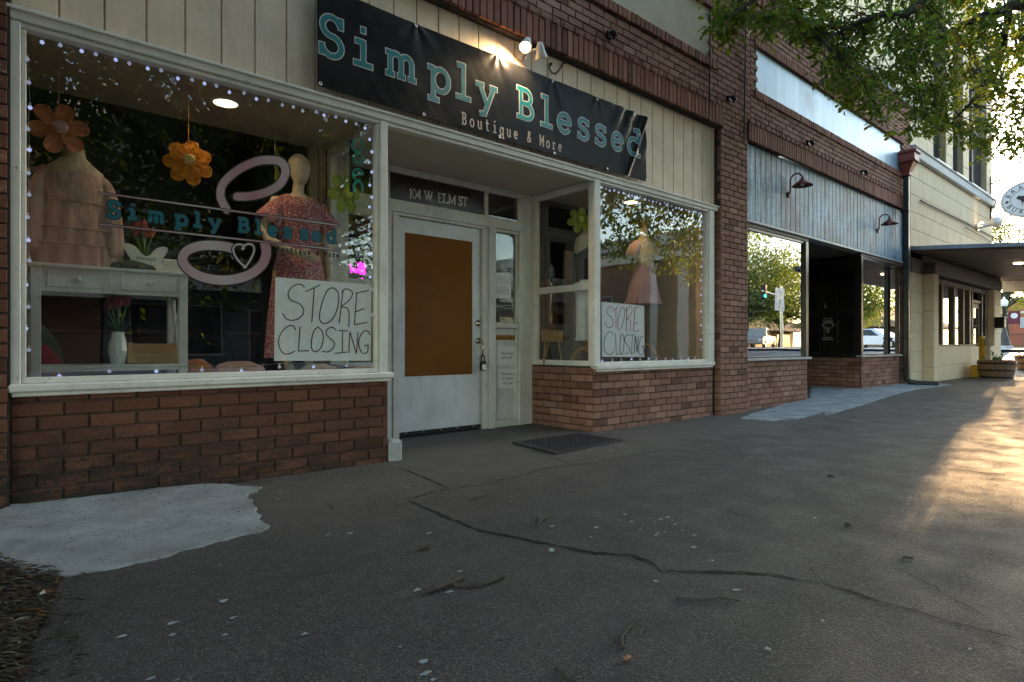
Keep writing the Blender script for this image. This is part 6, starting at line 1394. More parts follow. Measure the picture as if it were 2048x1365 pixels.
RNG = np.random.default_rng(5)
def leaves_mesh(name, base, dirs, lens, parent, mat, six=True):
    """many small folded leaves: base points, directions, lengths (numpy)"""
    n = len(base); d = dirs / np.linalg.norm(dirs, axis=1)[:, None]
    rv = RNG.normal(size=(n, 3)); s = np.cross(d, rv); s /= np.linalg.norm(s, axis=1)[:, None]; u = np.cross(s, d)
    L = lens[:, None]; w_ = L * RNG.uniform(.17, .26, (n, 1)); bend = L * RNG.uniform(-.05, .16, (n, 1))
    if six:
        P = np.stack([base, base + d * L * .33 + s * w_ * .8 + u * bend * .6, base + d * L * .70 + s * w_ + u * bend, base + d * L - u * bend * .4, base + d * L * .70 - s * w_ + u * bend, base + d * L * .33 - s * w_ * .8 + u * bend * .6, base + d * L * .33, base + d * L * .70 + u * bend * .2], 1)
        nv = 8; f = np.array([[0, 1, 6, 6], [1, 2, 7, 6], [2, 3, 7, 7], [3, 4, 7, 7], [4, 5, 6, 7], [5, 0, 6, 6]])
        loops = []; starts = []; tot = []; k = 0
        tri = [[0, 1, 6], [1, 2, 7, 6], [2, 3, 7], [3, 4, 7], [4, 5, 6, 7], [5, 0, 6]]
    else:
        P = np.stack([base, base + d * L * .5 + s * w_ * 1.2 + u * bend, base + d * L, base + d * L * .5 - s * w_ * 1.2 + u * bend], 1); nv = 4; tri = [[0, 1, 2, 3]]
    flat = np.concatenate([np.array(t) for t in tri]); cnt = np.array([len(t) for t in tri])
    li = (np.arange(n)[:, None] * nv + flat[None]).ravel(); lc = np.tile(cnt, n); st = np.concatenate([[0], np.cumsum(lc)[:-1]])
    me = bpy.data.meshes.new(name); me.vertices.add(n * nv); me.vertices.foreach_set("co", (P.reshape(-1, 3) - np.array(ORG[parent.name])).ravel())
    me.loops.add(len(li)); me.loops.foreach_set("vertex_index", li.astype(np.int32)); me.polygons.add(len(lc)); me.polygons.foreach_set("loop_start", st.astype(np.int32)); me.polygons.foreach_set("loop_total", lc.astype(np.int32))
    a = me.attributes.new("rnd", 'FLOAT', 'FACE'); a.data.foreach_set("value", np.repeat(RNG.random(n), len(tri)).astype(np.float32)); me.materials.append(mat); me.update(); me.validate()
    o = bpy.data.objects.new(name, me); COL.objects.link(o); o.parent = parent; return o
def twig_leaves(tips, nl, spread, length):
    """leaves set along drooping twigs; tips: list of (start, end)"""
    B, D, L = [], [], []
    for a, b in tips:
        d = (b - a); n = max(3, int(nl * RNG.uniform(.6, 1.4)))
        for k in range(n):
            t = RNG.uniform(.25, 1.05); p = a + d * t + Vector(RNG.normal(size=3) * spread); q = d.normalized() * .6 + Vector(RNG.normal(size=3) * .75) + Vector((0, 0, -.25))
            B.append(p); D.append(q); L.append(length * RNG.uniform(.6, 1.25))
    return np.array(B), np.array(D), np.array(L)
def limb(q, P, r0, r1, n=8):
    P = [Vector(p) for p in P]; out = []
    for i in range(len(P) - 1):
        for k in range(4):
            t = k / 4; j = Vector((math.sin(i * 7 + k * 3), math.cos(i * 5 + k * 2), math.sin(i + k))) * .02
            out.append(P[i].lerp(P[i + 1], t) + (j if (i or k) else Vector()))
    out.append(P[-1]); m = len(out); q.tube(out, [lerp(r0, r1, i / (m - 1)) for i in range(m)], n)
def inpoly(u, v, P):
    c = False; j = len(P) - 1
    for i in range(len(P)):
        if (P[i][1] > v) != (P[j][1] > v) and u < (P[j][0] - P[i][0]) * (v - P[i][1]) / (P[j][1] - P[i][1]) + P[i][0]: c = not c
        j = i
    return c
# -- oak whose limbs hang over the far half of the block
OT = thing("street_tree", (15.8, -4.9, 0), "broad street tree with small dark green leaves hanging over the brick shops", "tree")
q = MB(); T0 = Vector((15.8, -4.9, 0))
limb(q, [T0, (15.75, -4.9, .25), (15.7, -4.85, 1.4), (15.75, -4.8, 2.6), (15.6, -4.7, 3.5)], .24, .17, 12); q.build("trunk", BARK, OT)
q = MB(); M1 = [Vector((15.6, -4.7, 3.4)), Vector((14.2, -4.4, 4.3)), Vector((12.4, -3.8, 4.75)), Vector((10.6, -3.2, 4.85)), atl(2060, 2, 7.3), atl(2016, 15, 7.3), atl(1941, 47, 7.4), atl(1866, 85, 7.6), atl(1820, 110, 7.7), atl(1760, 150, 7.9)]
M2 = [Vector((12.4, -3.8, 4.75)), Vector((10.4, -3.6, 5.3)), atl(1960, -120, 6.9), atl(1851, 0, 6.7), atl(1814, 27, 6.6), atl(1754, 31, 6.5), atl(1690, 60, 6.5), atl(1640, 90, 6.4)]
M3 = [atl(1960, -120, 6.9), atl(1800, -170, 6.4), atl(1640, -90, 6.0), atl(1540, -30, 5.8), atl(1470, 30, 5.7)]
M4 = [atl(2016, 15, 7.3), atl(2010, 90, 7.8), atl(1990, 150, 8.0), atl(1930, 215, 8.1), atl(1890, 260, 8.2)]
M5 = [Vector((15.6, -4.7, 3.4)), Vector((14.6, -3.8, 4.5)), Vector((13.4, -2.9, 4.9)), atl(2040, 120, 9.3), atl(1970, 200, 9.5)]
M6 = [Vector((15.6, -4.7, 3.4)), Vector((15.3, -5.4, 5.0)), Vector((14.5, -6.0, 6.6)), Vector((13.5, -5.6, 7.8))]; M7 = [Vector((15.6, -4.7, 3.4)), Vector((16.7, -5.6, 5.0)), Vector((18.1, -5.8, 6.4)), Vector((18.9, -5.2, 7.4))]
for P, a, b in ((M1, .12, .014), (M2, .075, .012), (M3, .06, .010), (M4, .045, .010), (M5, .10, .014), (M6, .12, .03), (M7, .12, .03)): limb(q, P, a, b)
SK = []
for P in (M1, M2, M3, M4, M5):
    for a, b in zip(P[:-1], P[1:]):
        for k in range(6): SK.append(a.lerp(b, k / 6))
SKA = np.array(SK)
POLY = [(1405, -60), (1425, 55), (1440, 75), (1478, 82), (1490, 55), (1530, 60), (1560, 82), (1592, 95), (1622, 88), (1640, 130), (1648, 165), (1672, 205), (1700, 232), (1716, 214), (1742, 226), (1762, 236), (1775, 268), (1786, 312), (1804, 290), (1818, 262), (1842, 262), (1880, 268), (1915, 262), (1942, 300), (1962, 318), (1985, 322), (2000, 288), (2020, 330), (2062, 325), (2200, 340), (2330, 200), (2350, -380), (1800, -420), (1480, -200)]
tips = []
n = 0
while n < 640:
    u, v = RNG.uniform(1400, 2340), RNG.uniform(-420, 345)
    if not inpoly(u, v, POLY): continue
    edge = not inpoly(u, v + 55, POLY)
    vis = u < 2060 and v > -15
    if not vis and RNG.random() > .45: continue
    if vis and not edge and mnoise.noise((u / 75, v / 60, 3.3)) > .24: continue
    f = (u - 1400) / 650; lam = RNG.uniform(5.6 + 1.2 * f, 6.9 + 2.6 * f)
    if vis and RNG.random() < .10 and not edge: continue
    e = atl(u, v, lam); 
    if e.y > -.25: e.y = -.25 - RNG.random() * .4
    k = np.argmin(((SKA - np.array(e)) ** 2).sum(1)); s = SK[k]
    mid = s.lerp(e, .55) + Vector((0, 0, .10 * (e - s).length)); q.tube([s, mid, e], [.007, .005, .0025], 5, caps=False)
    st = e - (e - mid).normalized() * .16; tips.append((st, e + Vector((RNG.normal() * .05, RNG.normal() * .05, -.05))))
    for _ in range(4):
        dv = Vector(RNG.normal(size=3) * .16); dv.z = dv.z * .6 - .02
        if edge: dv *= .6
        o = mid.lerp(e, RNG.uniform(.35, 1)); tips.append((o, o + dv)); q.tube([o, o + dv], [.004, .002], 4, caps=False)
    n += 1
q.build("limb", BARK, OT)
B, D, L = twig_leaves(tips, 9.0, .034, .082)
leaves_mesh("crown", B, D, L, OT, LEAF1)
up_t = []
for _ in range(900):
    a = RNG.normal(size=3); a /= np.linalg.norm(a); r_ = RNG.uniform(.3, 1) ** .6; e = Vector((15.6 + a[0] * 4.6 * r_, -6.4 + a[1] * 2.6 * r_, 5.6 + a[2] * 2.8 * r_))
    up_t.append((e - Vector(a) * .25, e + Vector(RNG.normal(size=3) * .12)))
B, D, L = twig_leaves(up_t, 13, .12, .16); leaves_mesh("upper_crown", B, D, L, OT, LEAF1, False)

def tree(x, y, z0, h, rad, trunk_h, label, nclump, nleaf, leaf, mat=None, group=None, seed=1, flat=.7, clump=.55, name="street_tree"):
    global RNG
    RNG = np.random.default_rng(seed); T = thing(name, (x, y, z0), label, "tree", group); q = MB(); tr_ = max(.09, h * .022)
    limb(q, [(x, y, z0 - .1), (x + .02, y, z0 + trunk_h * .4), (x - .05 * seed % .2, y + .1, z0 + trunk_h), (x, y, z0 + trunk_h + (h - trunk_h) * .45)], tr_, tr_ * .5, 9); q.build("trunk", BARK, T)
    cz = z0 + trunk_h + (h - trunk_h) * .5; ez = (h - trunk_h) * .5; tips = []; q = MB(); tp = Vector((x, y, z0 + trunk_h))
    for k in range(nclump):
        a = RNG.normal(size=3); a /= np.linalg.norm(a); r_ = RNG.uniform(.25, 1) ** .5; e = Vector((x + a[0] * rad * r_, y + a[1] * rad * r_, cz + a[2] * ez * r_)); sz = clump * RNG.uniform(.6, 1.4)
        if k % 3 == 0: q.tube([tp + Vector((0, 0, (e.z - tp.z) * .25 if e.z > tp.z else 0)), tp.lerp(e, .55) + Vector((0, 0, .25)), e], [tr_ * .35, tr_ * .18, .012], 5, caps=False)
        for _ in range(nleaf):
            b = RNG.normal(size=3); b[2] *= flat; p = e + Vector(b * sz * .5); tips.append((p, p + Vector(RNG.normal(size=3) * leaf * 2)))
    q.build("limb", BARK, T); B, D, L = twig_leaves(tips, 3, leaf * .5, leaf); leaves_mesh("crown", B, D, L, T, mat or LEAF2, False); return T
FBL = plain("brown_brick_far", (.12, .06, .04), .85, .25, 2); DGL = plain("far_dark_glass", (.02, .022, .025), .15, .2)
# trees that stand across and behind, most seen in the glass, two set to shade the boutique's left end
tree(4.0, -7.4, 0, 10.5, 5.0, 2.0, "dense street tree standing behind the photographer, mirrored in the wide display window", 400, 38, .155, seed=3, clump=1.0)
tree(-2.7, -5.9, 0, 10.5, 5.0, 3.0, "street tree with dense leaves further down the kerb, away from the boutique", 460, 34, .13, seed=5, clump=.95)  # moved in and filled out so its crown darkens the boutique's left end
tree(-6.2, -3.9, 0, 10.5, 4.4, 2.0, "street tree close to the wall further along the block behind the camera", 420, 36, .16, seed=15, clump=1.1)  # added out of view to block sky light from the wall's left end
LNB = thing("brick_shop_building", (-7, 0, 0), "brown brick shop adjoining the boutique's far side", "shop building"); q = MB(); q.box(-13, -.96, -.04, 6, -.2, 5.6); q.build("wall", FBL, LNB)
for a in (-11.5, -7, -3.8): q = MB(); q.box(a, a + 2.4, -.07, -.041, .7, 2.5); o = q.build("window", WHITE, LNB); q = MB(); q.box(a + .1, a + 2.3, -.078, -.071, .8, 2.4); q.build("pane", DGL, LNB)
tree(55, -25.0, .5, 11.0, 5.0, 2.4, "tall green tree behind the parked pickup, mirrored in the vacant shop's wider window", 230, 30, .24, seed=6, clump=1.3)
tree(63, -25.5, .6, 9.6, 5.0, 2.2, "rounder green tree beside the tall one across the junction", 220, 30, .24, seed=8, clump=1.3)
tree(55, -15.5, .6, 6.6, 3.0, 2.2, "spreading green tree mirrored in the vacant shop's narrower window", 190, 28, .2, seed=9, clump=1.1)
# far trees in view past the cream building
tree(58, 5.9, .6, 10.6, 2.9, 3.0, "backlit tree behind the awning with the sun breaking past its crown", 150, 24, .17, seed=11, clump=.95)
tree(70, 3.4, .6, 7.4, 4.0, 2.6, "rounded dark green tree behind the street lamp", 150, 24, .18, seed=12, clump=1.1)
tree(78, -4.0, .6, 8.0, 4.0, 2.6, "green tree beyond the fence at the street's end", 110, 22, .18, seed=13, clump=1.1)
tree(66, .5, .6, 4.4, 1.5, 1.9, "small yellow leaved tree before the brick red building", 60, 20, .14, seed=14, clump=.6, mat=leafmat("yellow_leaf", (.30, .26, .02), (.4, .3, .02)))
# ---------------------------------------------------------------- street lamp, fence, red building
c = atl(2008, 699, 34); LX, LY, LZ = c.x, c.y, gz(c.x); LP = thing("street_lamp", (LX, LY, LZ), "black street lamp with a white globe and a maroon banner by the junction", "street lamp"); IRON = plain("black_iron", (.012, .013, .014), .4, .2)
hz = atl(2003, 606, 34).z - LZ
q = MB(); q.lathe([(.42, -.1), (.42, .14), (.36, .16)], (LX, LY, LZ), 18); q.build("concrete_foot", CONC, LP)
q = MB(); q.lathe([(.30, .16), (.30, .3), (.24, .42), (.26, .5), (.17, .75), (.13, 1.0), (.10, 1.15), (.085, hz - .35), (.12, hz - .3), (.14, hz - .2), (.08, hz - .18)], (LX, LY, LZ), 16); q.build("post", IRON, LP)
q = MB(); q.lathe([(.12, -.2), (.18, -.12), (.20, .0), (.17, .12), (.10, .19), (.05, .22), (.05, .3), (.01, .34)], (LX, LY, LZ + hz), 18); q.build("globe", plain("opal_globe", (.8, .8, .78), .3, .04), LP)
a = atl(2005, 624, 34); b = atl(2020, 648, 34); q = MB(); q.box(LX - .01, LX + .01, LY - .18, LY - .72, b.z, a.z); bo = q.build("banner", plain("maroon_fabric", (.10, .018, .03), .8, .1), LP)
q = MB(); q.ball((LX - .012, LY - .45, lerp(a.z, b.z, .36)), .004, .16, .16); q.build("emblem", plain("pale_print", (.55, .6, .62), .6, .1), bo)
q = MB(); 
for z in (a.z + .02, b.z - .02): q.tube([(LX, LY, z), (LX, LY - .76, z)], .016, 6)
q.build("banner_arm", IRON, LP)
FN = thing("iron_fence", (62, 0, .62), "dark iron fence along the far side of the junction", "fence"); q = MB(); fz = gz(62)
for k in range(150): y = -11 + k * .12; q.box(61.99, 62.01, y, y + .02, fz + .02, fz + 1.15)
q.build("picket", IRON, FN)
q = MB(); q.box(61.97, 62.03, -11, 7, fz + 1.0, fz + 1.05); q.box(61.97, 62.03, -11, 7, fz + .12, fz + .17); q.build("rail", IRON, FN)
for k in range(8): q = MB(); y = -11 + k * 2.55; q.box(61.95, 62.05, y, y + .1, fz, fz + 1.3); q.build("post", IRON, FN)
q = MB()
for k in range(900): x, y = random.uniform(60.3, 61.9), random.uniform(-11, 8); d = Vector((random.uniform(-.05, .05), random.uniform(-.05, .05), random.uniform(.1, .3))); q.add([(x, y, fz), (x + .03, y + .03, fz), (x + d.x, y + d.y, fz + d.z)], [(0, 1, 2)])
q.build("grass", leafmat("grass_blade", (.12, .17, .02), (.2, .18, .03)), kind="stuff")
sheet("green_verge", 60, 64, -40, 12, 4, 10, lambda x, y: gz(x) - .02, plain("turf", (.09, .12, .03), .9, .3, 8))
RBD = thing("red_brick_building", (92, 4, .6), "low brick red building with white bands and arched entry beyond the fence", "building"); RBM = plain("far_red_brick", (.32, .09, .05), .85, .2, 2); WB = plain("far_white_band", (.62, .56, .5), .7, .1)
q = MB(); q.box(92, 104, -14, 14, .2, 6.6); q.build("wall", RBM, RBD); q = MB(); q.box(91.9, 91.99, -14, 14, 4.7, 4.95); q.box(91.9, 91.99, -14, 14, 6.3, 6.6); q.build("white_band", WB, RBD)
for y in (-9, -5.5, -2, 1.5, 8): q = MB(); q.box(91.88, 91.98, y, y + 2.4, 3.0, 4.2); o = q.build("window", plain("far_window_frame", (.5, .5, .5), .6, .1), RBD); q = MB(); [q.box(91.85, 91.87, y + .1 + i * .78, y + .76 + i * .78, 3.1, 4.1) for i in range(3)]; q.build("pane", plain("far_glass", (.22, .26, .3), .2, .2), o)
q = MB(); q.box(91.7, 91.99, 4.0, 6.6, .3, 3.4); q.lathe([(1.3, -.3), (1.3, -.01)], (92, 5.3, 3.3), 20, 'x'); q.build("arched_entry", WB, RBD); q = MB(); q.box(91.6, 91.69, 4.5, 6.1, .3, 3.2); q.build("door", DARKM, RBD)
q = MB(); q.box(88.8, 91.99, -13, 3.5, 2.45, 2.75); q.build("canopy", plain("far_canopy", (.10, .07, .05), .8, .2), RBD)
# ---------------------------------------------------------------- across the street (seen mirrored in the glass)
def facade(name, x0, x1, y, z0, h, wall, label, wins, winm, depth=8, cornice=None, awning=None):
    """building whose street face is the plane y (facing +y)"""
    T = thing(name, ((x0 + x1) / 2, y, z0), label, "building"); q = MB(); q.box(x0, x1, y - depth, y, z0 - .3, z0 + h); q.build("wall", wall, T)
    for (a, b, c, d, nx_, nz_) in wins:
        q = MB(); q.box(x0 + a, x0 + b, y + .002, y + .05, z0 + c, z0 + d); o = q.build("window", winm, T); q = MB()
        for i in range(nx_):
            for j in range(nz_):
                ww, hh = (b - a) / nx_, (d - c) / nz_; q.box(x0 + a + i * ww + .05, x0 + a + (i + 1) * ww - .05, y + .051, y + .056, z0 + c + j * hh + .05, z0 + c + (j + 1) * hh - .05)
        q.build("pane", plain("far_dark_glass", (.02, .022, .025), .15, .2), o)
    if cornice:
        q = MB()
        for (pz, ph, pd) in cornice: q.box(x0 - pd * .5, x1 + pd * .5, y + .001, y + pd, z0 + pz, z0 + pz + ph)
        for i in range(int((x1 - x0) / .35)): q.box(x0 + i * .35, x0 + i * .35 + .17, y + .01, y + .26, z0 + cornice[0][0] - .22, z0 + cornice[0][0] - .01)
        q.build("cornice", WB, T)
    if awning:
        za_, zb_, pr = awning; q = MB(); n = int((x1 - x0) / .18)
        for i in range(n): xx = x0 + i * .18; q.add([(xx, y + .01, z0 + za_), (xx + .16, y + .01, z0 + za_), (xx + .16, y + pr, z0 + zb_), (xx, y + pr, z0 + zb_), (xx, y + .01, z0 + za_ - .04), (xx + .16, y + .01, z0 + za_ - .04), (xx + .16, y + pr, z0 + zb_ - .04), (xx, y + pr, z0 + zb_ - .04)], [(0, 1, 2, 3), (4, 7, 6, 5), (0, 4, 5, 1), (2, 6, 7, 3), (1, 5, 6, 2), (0, 3, 7, 4)])
        q.build("awning", plain("ribbed_metal_awning", (.28, .26, .22), .5, .15, 3, metal=.3), T)
    return T
WFM = plain("painted_sash", (.26, .27, .25), .6, .1); FB1 = plain("brown_brick_far", (.12, .06, .04), .85, .25, 2); FB2 = plain("tan_brick_far", (.26, .18, .11), .85, .2, 2); FB3 = plain("teal_grey_front", (.04, .065, .065), .8, .2, 2)
facade("opposite_storefront", -14, 2.9, -22, 0, 9.5, FB1, "brown brick storefront with a ribbed metal awning across the street", [(1, 4.5, .6, 2.3, 3, 1), (6, 11, .6, 2.3, 4, 1)], WFM, awning=(3.3, 2.5, 2.2), cornice=[(9.1, .4, .3)])
facade("opposite_storefront", 3.0, 12.0, -22, 0, 10.4, FB3, "two storey grey-green storefront with many-paned upper windows across the street", [(3.1, 5.2, 3.9, 5.9, 5, 4), (6.0, 8.1, 3.9, 5.9, 5, 4), (.8, 4, .5, 2.5, 2, 1), (5, 6.1, .1, 2.4, 1, 1), (6.8, 8.8, .5, 2.5, 2, 1)], WFM, awning=(3.6, 3.0, 1.6), cornice=[(9.8, .5, .4)])
facade("opposite_storefront", 12.1, 20, -22, 0, 4.6, FB2, "tan brick storefront with green framed windows across the street", [(.6, 3.4, .5, 2.6, 2, 1), (4.6, 7.6, .5, 2.6, 2, 1)], plain("dark_green_frame", (.01, .06, .035), .5, .1), cornice=[(4.1, .4, .3)])
CBD = thing("corner_shop_building", (27, -16, .1), "brown brick corner building with a deep white dentilled cornice across the junction", "building")
q = MB(); q.box(25.6, 27.8, -26, -12, -.2, 6.4); q.build("wall", plain("corner_brown_brick", (.15, .085, .055), .85, .25, 2), CBD)
q = MB(); q.box(25.2, 25.599, -26.3, -11.6, 5.9, 6.5); q.box(25.35, 25.599, -26.2, -11.75, 5.2, 5.6); q.box(25.3, 27.9, -11.999, -11.6, 5.9, 6.5); q.box(25.45, 27.85, -11.999, -11.75, 5.2, 5.6)
for k in range(48): y = -26 + k * .3; q.box(25.38, 25.599, y, y + .15, 5.65, 5.88)
q.build("cornice", plain("cream_cornice", (.68, .62, .50), .7, .1), CBD)
q = MB(); q.box(25.5, 25.599, -13.0, -12.4, .1, 5.1); q.box(25.5, 25.599, -14.6, -14.2, .1, 5.1); q.build("pilaster", WB, CBD)
for y in (-19.5, -23.5): q = MB(); q.box(25.55, 25.599, y, y + 2.4, .8, 3.6); o = q.build("window", WFM, CBD); q = MB(); q.box(25.54, 25.549, y + .1, y + 2.3, .9, 3.5); q.build("pane", plain("far_dark_glass", (.02, .022, .025), .15, .2), o)
def lowshop(x0, x1, y, label, roofc):
    T = thing("roadside_shop", ((x0 + x1) / 2, y, .3), label, "building"); q = MB(); q.box(x0, x1, y - 8, y, 0, 3.6); q.build("wall", FB2, T)
    q = MB(); q.add([(x0 - 1, y + 3, 2.9), (x1 + 1, y + 3, 2.9), (x1, y - 4, 6.0), (x0, y - 4, 6.0), (x0 - 1, y - 9, 3.0), (x1 + 1, y - 9, 3.0)], [(0, 1, 2, 3), (3, 2, 5, 4), (0, 3, 4), (1, 5, 2)]); q.build("roof", roofc, T)
    for k in range(4): a = x0 + (x1 - x0) * (k + .15) / 4; q = MB(); q.box(a, a + (x1 - x0) / 6, y + .01, y + .06, .6, 2.5); q.build("window", plain("far_dark_glass", (.02, .022, .025), .15, .2), T)
lowshop(66, 92, -37, "single storey shop with a low brown hipped roof far across the junction", plain("brown_shingle", (.22, .13, .07), .9, .25, 2))
lowshop(72, 92, -19, "tan single storey shop further along the junction", plain("tan_shingle", (.30, .2, .11), .9, .25, 2))
# parked vehicles (mirrored in the vacant shop's glass)
def vehicle(x, y, z, rz, pickup, paint, label):
    T = thing("parked_pickup" if pickup else "parked_car", (x, y, z), label, "pickup" if pickup else "car"); pm = N("vehicle_paint"); pm = pm.done(pm.bsdf(paint, .25, .3)); ca, sa = math.cos(rz), math.sin(rz)
    W2 = lambda p: (x + p[0] * ca - p[1] * sa, y + p[0] * sa + p[1] * ca, z + p[2])
    if pickup: body = [(-2.7, .55), (-2.68, 1.05), (-.65, 1.1), (-.60, 1.1), (1.15, 1.1), (2.45, .98), (2.62, .8), (2.62, .45), (2.2, .38), (-2.3, .38)]; cab = [(-.72, 1.09), (-.62, 1.74), (.35, 1.76), (1.2, 1.09)]
    else: body = [(-2.2, .5), (-2.2, .9), (-1.6, 1.0), (1.0, .96), (2.0, .82), (2.2, .6), (2.15, .35), (-2.1, .35)]; cab = [(-1.9, .98), (-1.2, 1.45), (.25, 1.47), (1.15, .95)]
    def ext(P, w0, w1, m_):
        q = MB(); n = len(P); zm = max(p[1] for p in P); zl = min(p[1] for p in P); S = lambda p, s: W2((p[0], s * lerp(w0, w1, (p[1] - zl) / (zm - zl)), p[1]))
        q.add([S(p, 1) for p in P] + [S(p, -1) for p in P], [tuple(range(n)), tuple(range(n, 2 * n))[::-1]] + [(i, n + i, n + (i + 1) % n, (i + 1) % n) for i in range(n)]); return q
    ext(body, .95, .9, 0).build("body", pm, T); ext(cab, .86, .66, 0).build("cabin", pm, T)
    k = [(lerp(cab[0][0], p[0], .86) + (.0), lerp(1.12 if pickup else 1.0, p[1], .86)) for p in cab]; ext(k, .875, .70, 0).build("side_window", plain("vehicle_glass", (.02, .022, .025), .08, .1), T)
    for wx in (-1.65, 1.75) if pickup else (-1.35, 1.4):
        for s in (-1, 1):
            q = MB(); ring = []
            for r_, d in ((.22, .10), (.34, .11), (.37, .08), (.37, -.08), (.34, -.11), (.22, -.10)): ring.append([W2((wx + r_ * math.cos(a), s * .86 + d, .37 + r_ * math.sin(a))) for a in [2 * math.pi * t / 20 for t in range(20)]])
            q.rings(ring); w_ = q.build("wheel", plain("tyre", (.015, .015, .015), .8, .2), T); q = MB(); q.rings([[W2((wx + .22 * math.cos(a), s * .86 + d, .37 + .22 * math.sin(a))) for a in [2 * math.pi * t / 16 for t in range(16)]] for d in (-.12, .12)]); q.build("rim", STEEL, w_)
    q = MB()
    for s in (-1, 1): c_ = W2((body[-4][0] + .02, s * .68, .72)); q.ball(c_, .09, .12, .09)
    q.build("headlight", plain("lamp_glass", (.8, .8, .75), .1, .05), T)
vehicle(49.5, -21.0, gz(50) - .12, math.radians(165), True, (.30, .30, .28), "silver grey pickup parked across the junction, mirrored in the wide black framed window")
vehicle(47, -11.2, gz(47) - .12, math.radians(100), False, (.55, .57, .6), "white car waiting at the junction, mirrored in the narrow black framed window")
# traffic signal and the back of a lane sign
SG = thing("traffic_signal", (46.5, -17.6, .6), "traffic signal arm with a lit green lamp and two blank sign backs across the junction", "traffic signal"); q = MB(); q.lathe([(.14, -.7), (.11, 4.9)], (46.5, -17.6, .6), 14); q.tube([(46.5, -17.6, 4.7), (41.0, -16.4, 4.75)], .07, 8); q.build("mast_arm", STEEL, SG)
q = MB(); q.box(41.3, 41.6, -16.7, -16.35, 4.2, 5.2, b=.04); h = q.build("signal_head", DARKM, SG); q = MB(); q.ball((41.28, -16.34, 4.4), .12, .08, .12); q.build("green_lamp", emissive("green_signal", (.05, 1, .6), .6), h)
for k in (0, 1): q = MB(); q.box(44.0 + k * .8, 44.7 + k * .8, -16.95, -16.92, 3.5, 5.2, b=.01); q.build("sign_back", plain("aluminium_sign", (.5, .5, .5), .45, .1), SG)
# ================================================================ PAVEMENT LITTER
WDB = plain("grey_twig", (.07, .055, .042), .85, .4, 40, .4, 90)
def stick(pts, r0, r1, label, group="fallen twigs on the pavement", fork=None, name="fallen_twig"):
    P = [gr(u, v) for u, v in pts]; W3 = []
    for i in range(len(P) - 1):
        for k in range(3): W3.append(P[i].lerp(P[i + 1], k / 3) + Vector((random.uniform(-1, 1), random.uniform(-1, 1), 0)) * .003)
    W3.append(P[-1]); m = len(W3); W3 = [Vector((p.x, p.y, gz(p.x) + r0 * 1.05 + .004 * abs(math.sin(i * 1.3)))) for i, p in enumerate(W3)]; q = MB(); q.tube(W3, [lerp(r0, r1, i / (m - 1)) * (1 + .12 * math.sin(i * 2.1)) for i in range(m)], 8)
    if fork:
        F_ = [gr(u, v) for u, v in fork]; q.tube([Vector((p.x, p.y, gz(p.x) + r0 * .9)) for p in F_], [r0 * .6] + [r1 * .8] * (len(F_) - 1), 6)
    o = q.build(name, WDB, org=W3[0]); tag(o, label, "twig", group)
stick([(852, 1190), (890, 1178), (926, 1160)], .011, .009, "thick broken twig with a long thin side shoot in the middle of the pavement", fork=[(905, 1172), (920, 1176), (960, 1176), (990, 1165), (1007, 1157)])
stick([(1075, 1053), (1080, 1045), (1100, 1036)], .008, .006, "short forked twig below the door mat's crack", fork=[(1080, 1045), (1074, 1040)])
stick([(840, 1102), (858, 1098)], .010, .008, "stubby dark twig between the long crack and the thick broken twig")
stick([(1352, 1200), (1400, 1206), (1440, 1201), (1480, 1207)], .005, .003, "long thin dark twig below the widest part of the crack")
stick([(1245, 1300), (1244, 1278), (1258, 1260), (1270, 1248)], .006, .004, "curved pale twig at the bottom of the picture")
stick([(940, 1002), (978, 992)], .004, .003, "tiny straight twig near the slab joint")
stick([(1112, 1342), (1150, 1372)], .006, .005, "dark twig cut by the bottom edge of the picture")
stick([(1655, 954), (1668, 956)], .007, .006, "small dark twig far out on the open pavement"); stick([(1806, 1118), (1826, 1121)], .006, .005, "small flat dark twig near the sunlit side"); stick([(1690, 1053), (1702, 1055)], .008, .007, "short pale-edged twig on the open pavement")
stick([(0, 1282), (30, 1280), (70, 1276)], .010, .009, "straight dark stick lying on the leaf litter")
q = MB(); c = gr(1254, 1321); q.ball((c.x, c.y, .007), .016, .008, .006); o = q.build("acorn_shell", plain("tan_shell", (.34, .15, .07), .6, .2), org=c); tag(o, "small tan seed husk lying on the dark pavement", "seed husk")
q = MB(); c = gr(1103, 1105); q.ball((c.x, c.y, .009), .014, .012, .008); o = q.build("pebble", CONC, org=c); tag(o, "pale pebble near the long crack", "pebble")
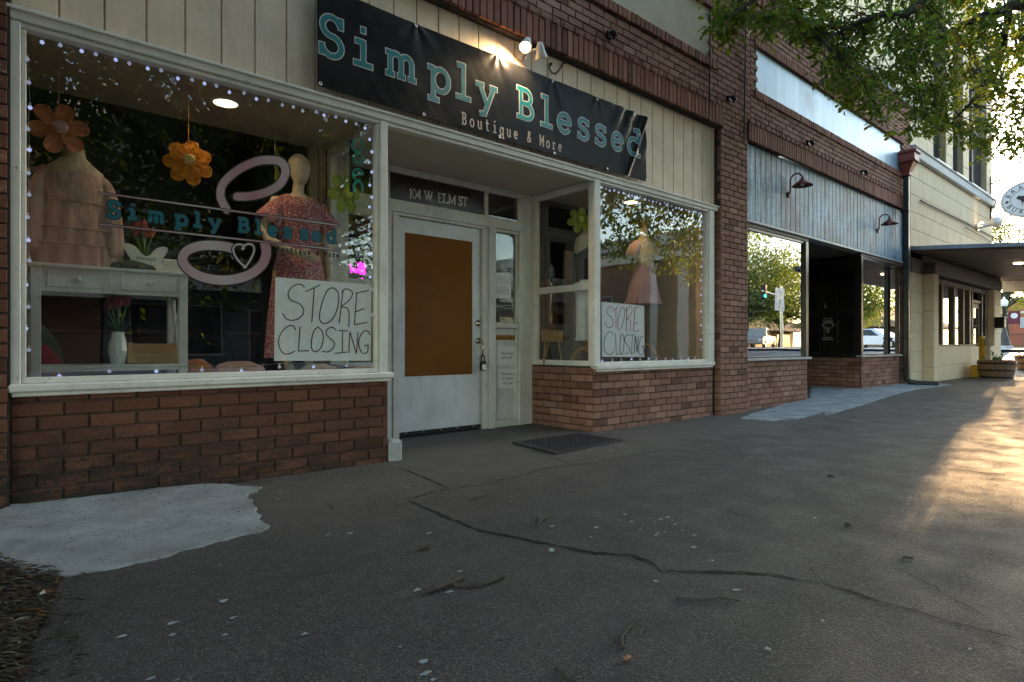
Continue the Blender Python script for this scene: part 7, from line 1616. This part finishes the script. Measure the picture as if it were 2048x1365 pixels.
# leaf litter heap in the corner and bits along the wall (too many to count)
LIT = N("leaf_litter_mix"); r_ = LIT.attr(); cc = LIT.mix(LIT.ramp(r_, 0, .7), (.018, .013, .008), (.075, .055, .028)); cc = LIT.mix(LIT.ramp(r_, .88, .9), cc, (.16, .055, .015)); cc = LIT.mix(LIT.ramp(r_, .96, .97), cc, (.24, .21, .14)); LITM = LIT.done(LIT.bsdf(cc, .8))
q = MB(); random.seed(21)
def bit(c, z, L_, w_):
    a = random.gauss(2.6, .5); d = Vector((math.cos(a), math.sin(a), random.uniform(-.12, .2))) * L_; e = Vector((-math.sin(a), math.cos(a), random.uniform(-.5, .5))) * w_; c = Vector((c[0], c[1], z)); m_ = c + Vector((0, 0, L_ * .12))
    q.add([c - d, m_ - e, c + d, m_ + e], [(0, 1, 2, 3)], 0, False, random.random())
HP = [(0, 1120), (60, 1143), (112, 1150), (118, 1172), (104, 1210), (90, 1250), (60, 1300), (40, 1375), (-120, 1400), (-160, 1140)]
k = 0
while k < 5200:
    u, v = random.uniform(-160, 170), random.uniform(1118, 1400)
    inside = inpoly(u, v, HP)
    if not inside and random.random() > .05: continue
    c = gr(u, v); bit(c, .004 + random.random() * (.035 if inside else .004), random.uniform(.006, .028), random.uniform(.0015, .005)); k += 1
for _ in range(420):
    t = random.random(); u = lerp(20, 800, t); c = gr(u, lerp(1012, 935, t) + random.expovariate(1 / 6)); bit(c, .006 + .045 * (c.x < 1.0) * .9, random.uniform(.004, .014), random.uniform(.001, .004))
for _ in range(260):
    c = mp_(random.random(), random.random()); bit(c, .021, random.uniform(.004, .012), random.uniform(.002, .005))
for _ in range(240):
    u, v = random.uniform(0, 2048), random.uniform(900, 1365); c = gr(u, v); bit(c, gz(c.x) + .005, random.uniform(.003, .012), random.uniform(.001, .003))
for _ in range(130):
    u = random.uniform(40, 500); c = gr(u, random.uniform(980, 1120) - u * .12); bit(c, .055 if c.y > -.6 else .035, random.uniform(.004, .016), random.uniform(.001, .003))
q.build("leaf_litter", LITM, kind="stuff")
q = MB(); c = [gr(u, v) for u, v in HP]; q.add([(p.x, p.y, .004) for p in c], [tuple(range(len(c)))]); q.build("soil_patch", plain("dark_soil", (.022, .017, .012), .95, .4, 20, .6), kind="structure")
LTB = thing("litter_scrap", gr(84, 1208), "small white paper scrap on the leaf litter", "scrap"); q = MB(); p = gr(84, 1208); q.add([(p.x - .01, p.y, .03), (p.x + .012, p.y + .004, .032), (p.x + .006, p.y - .006, .05), (p.x - .008, p.y - .012, .04)], [(0, 1, 2, 3)]); q.build("paper", PAPER, LTB)
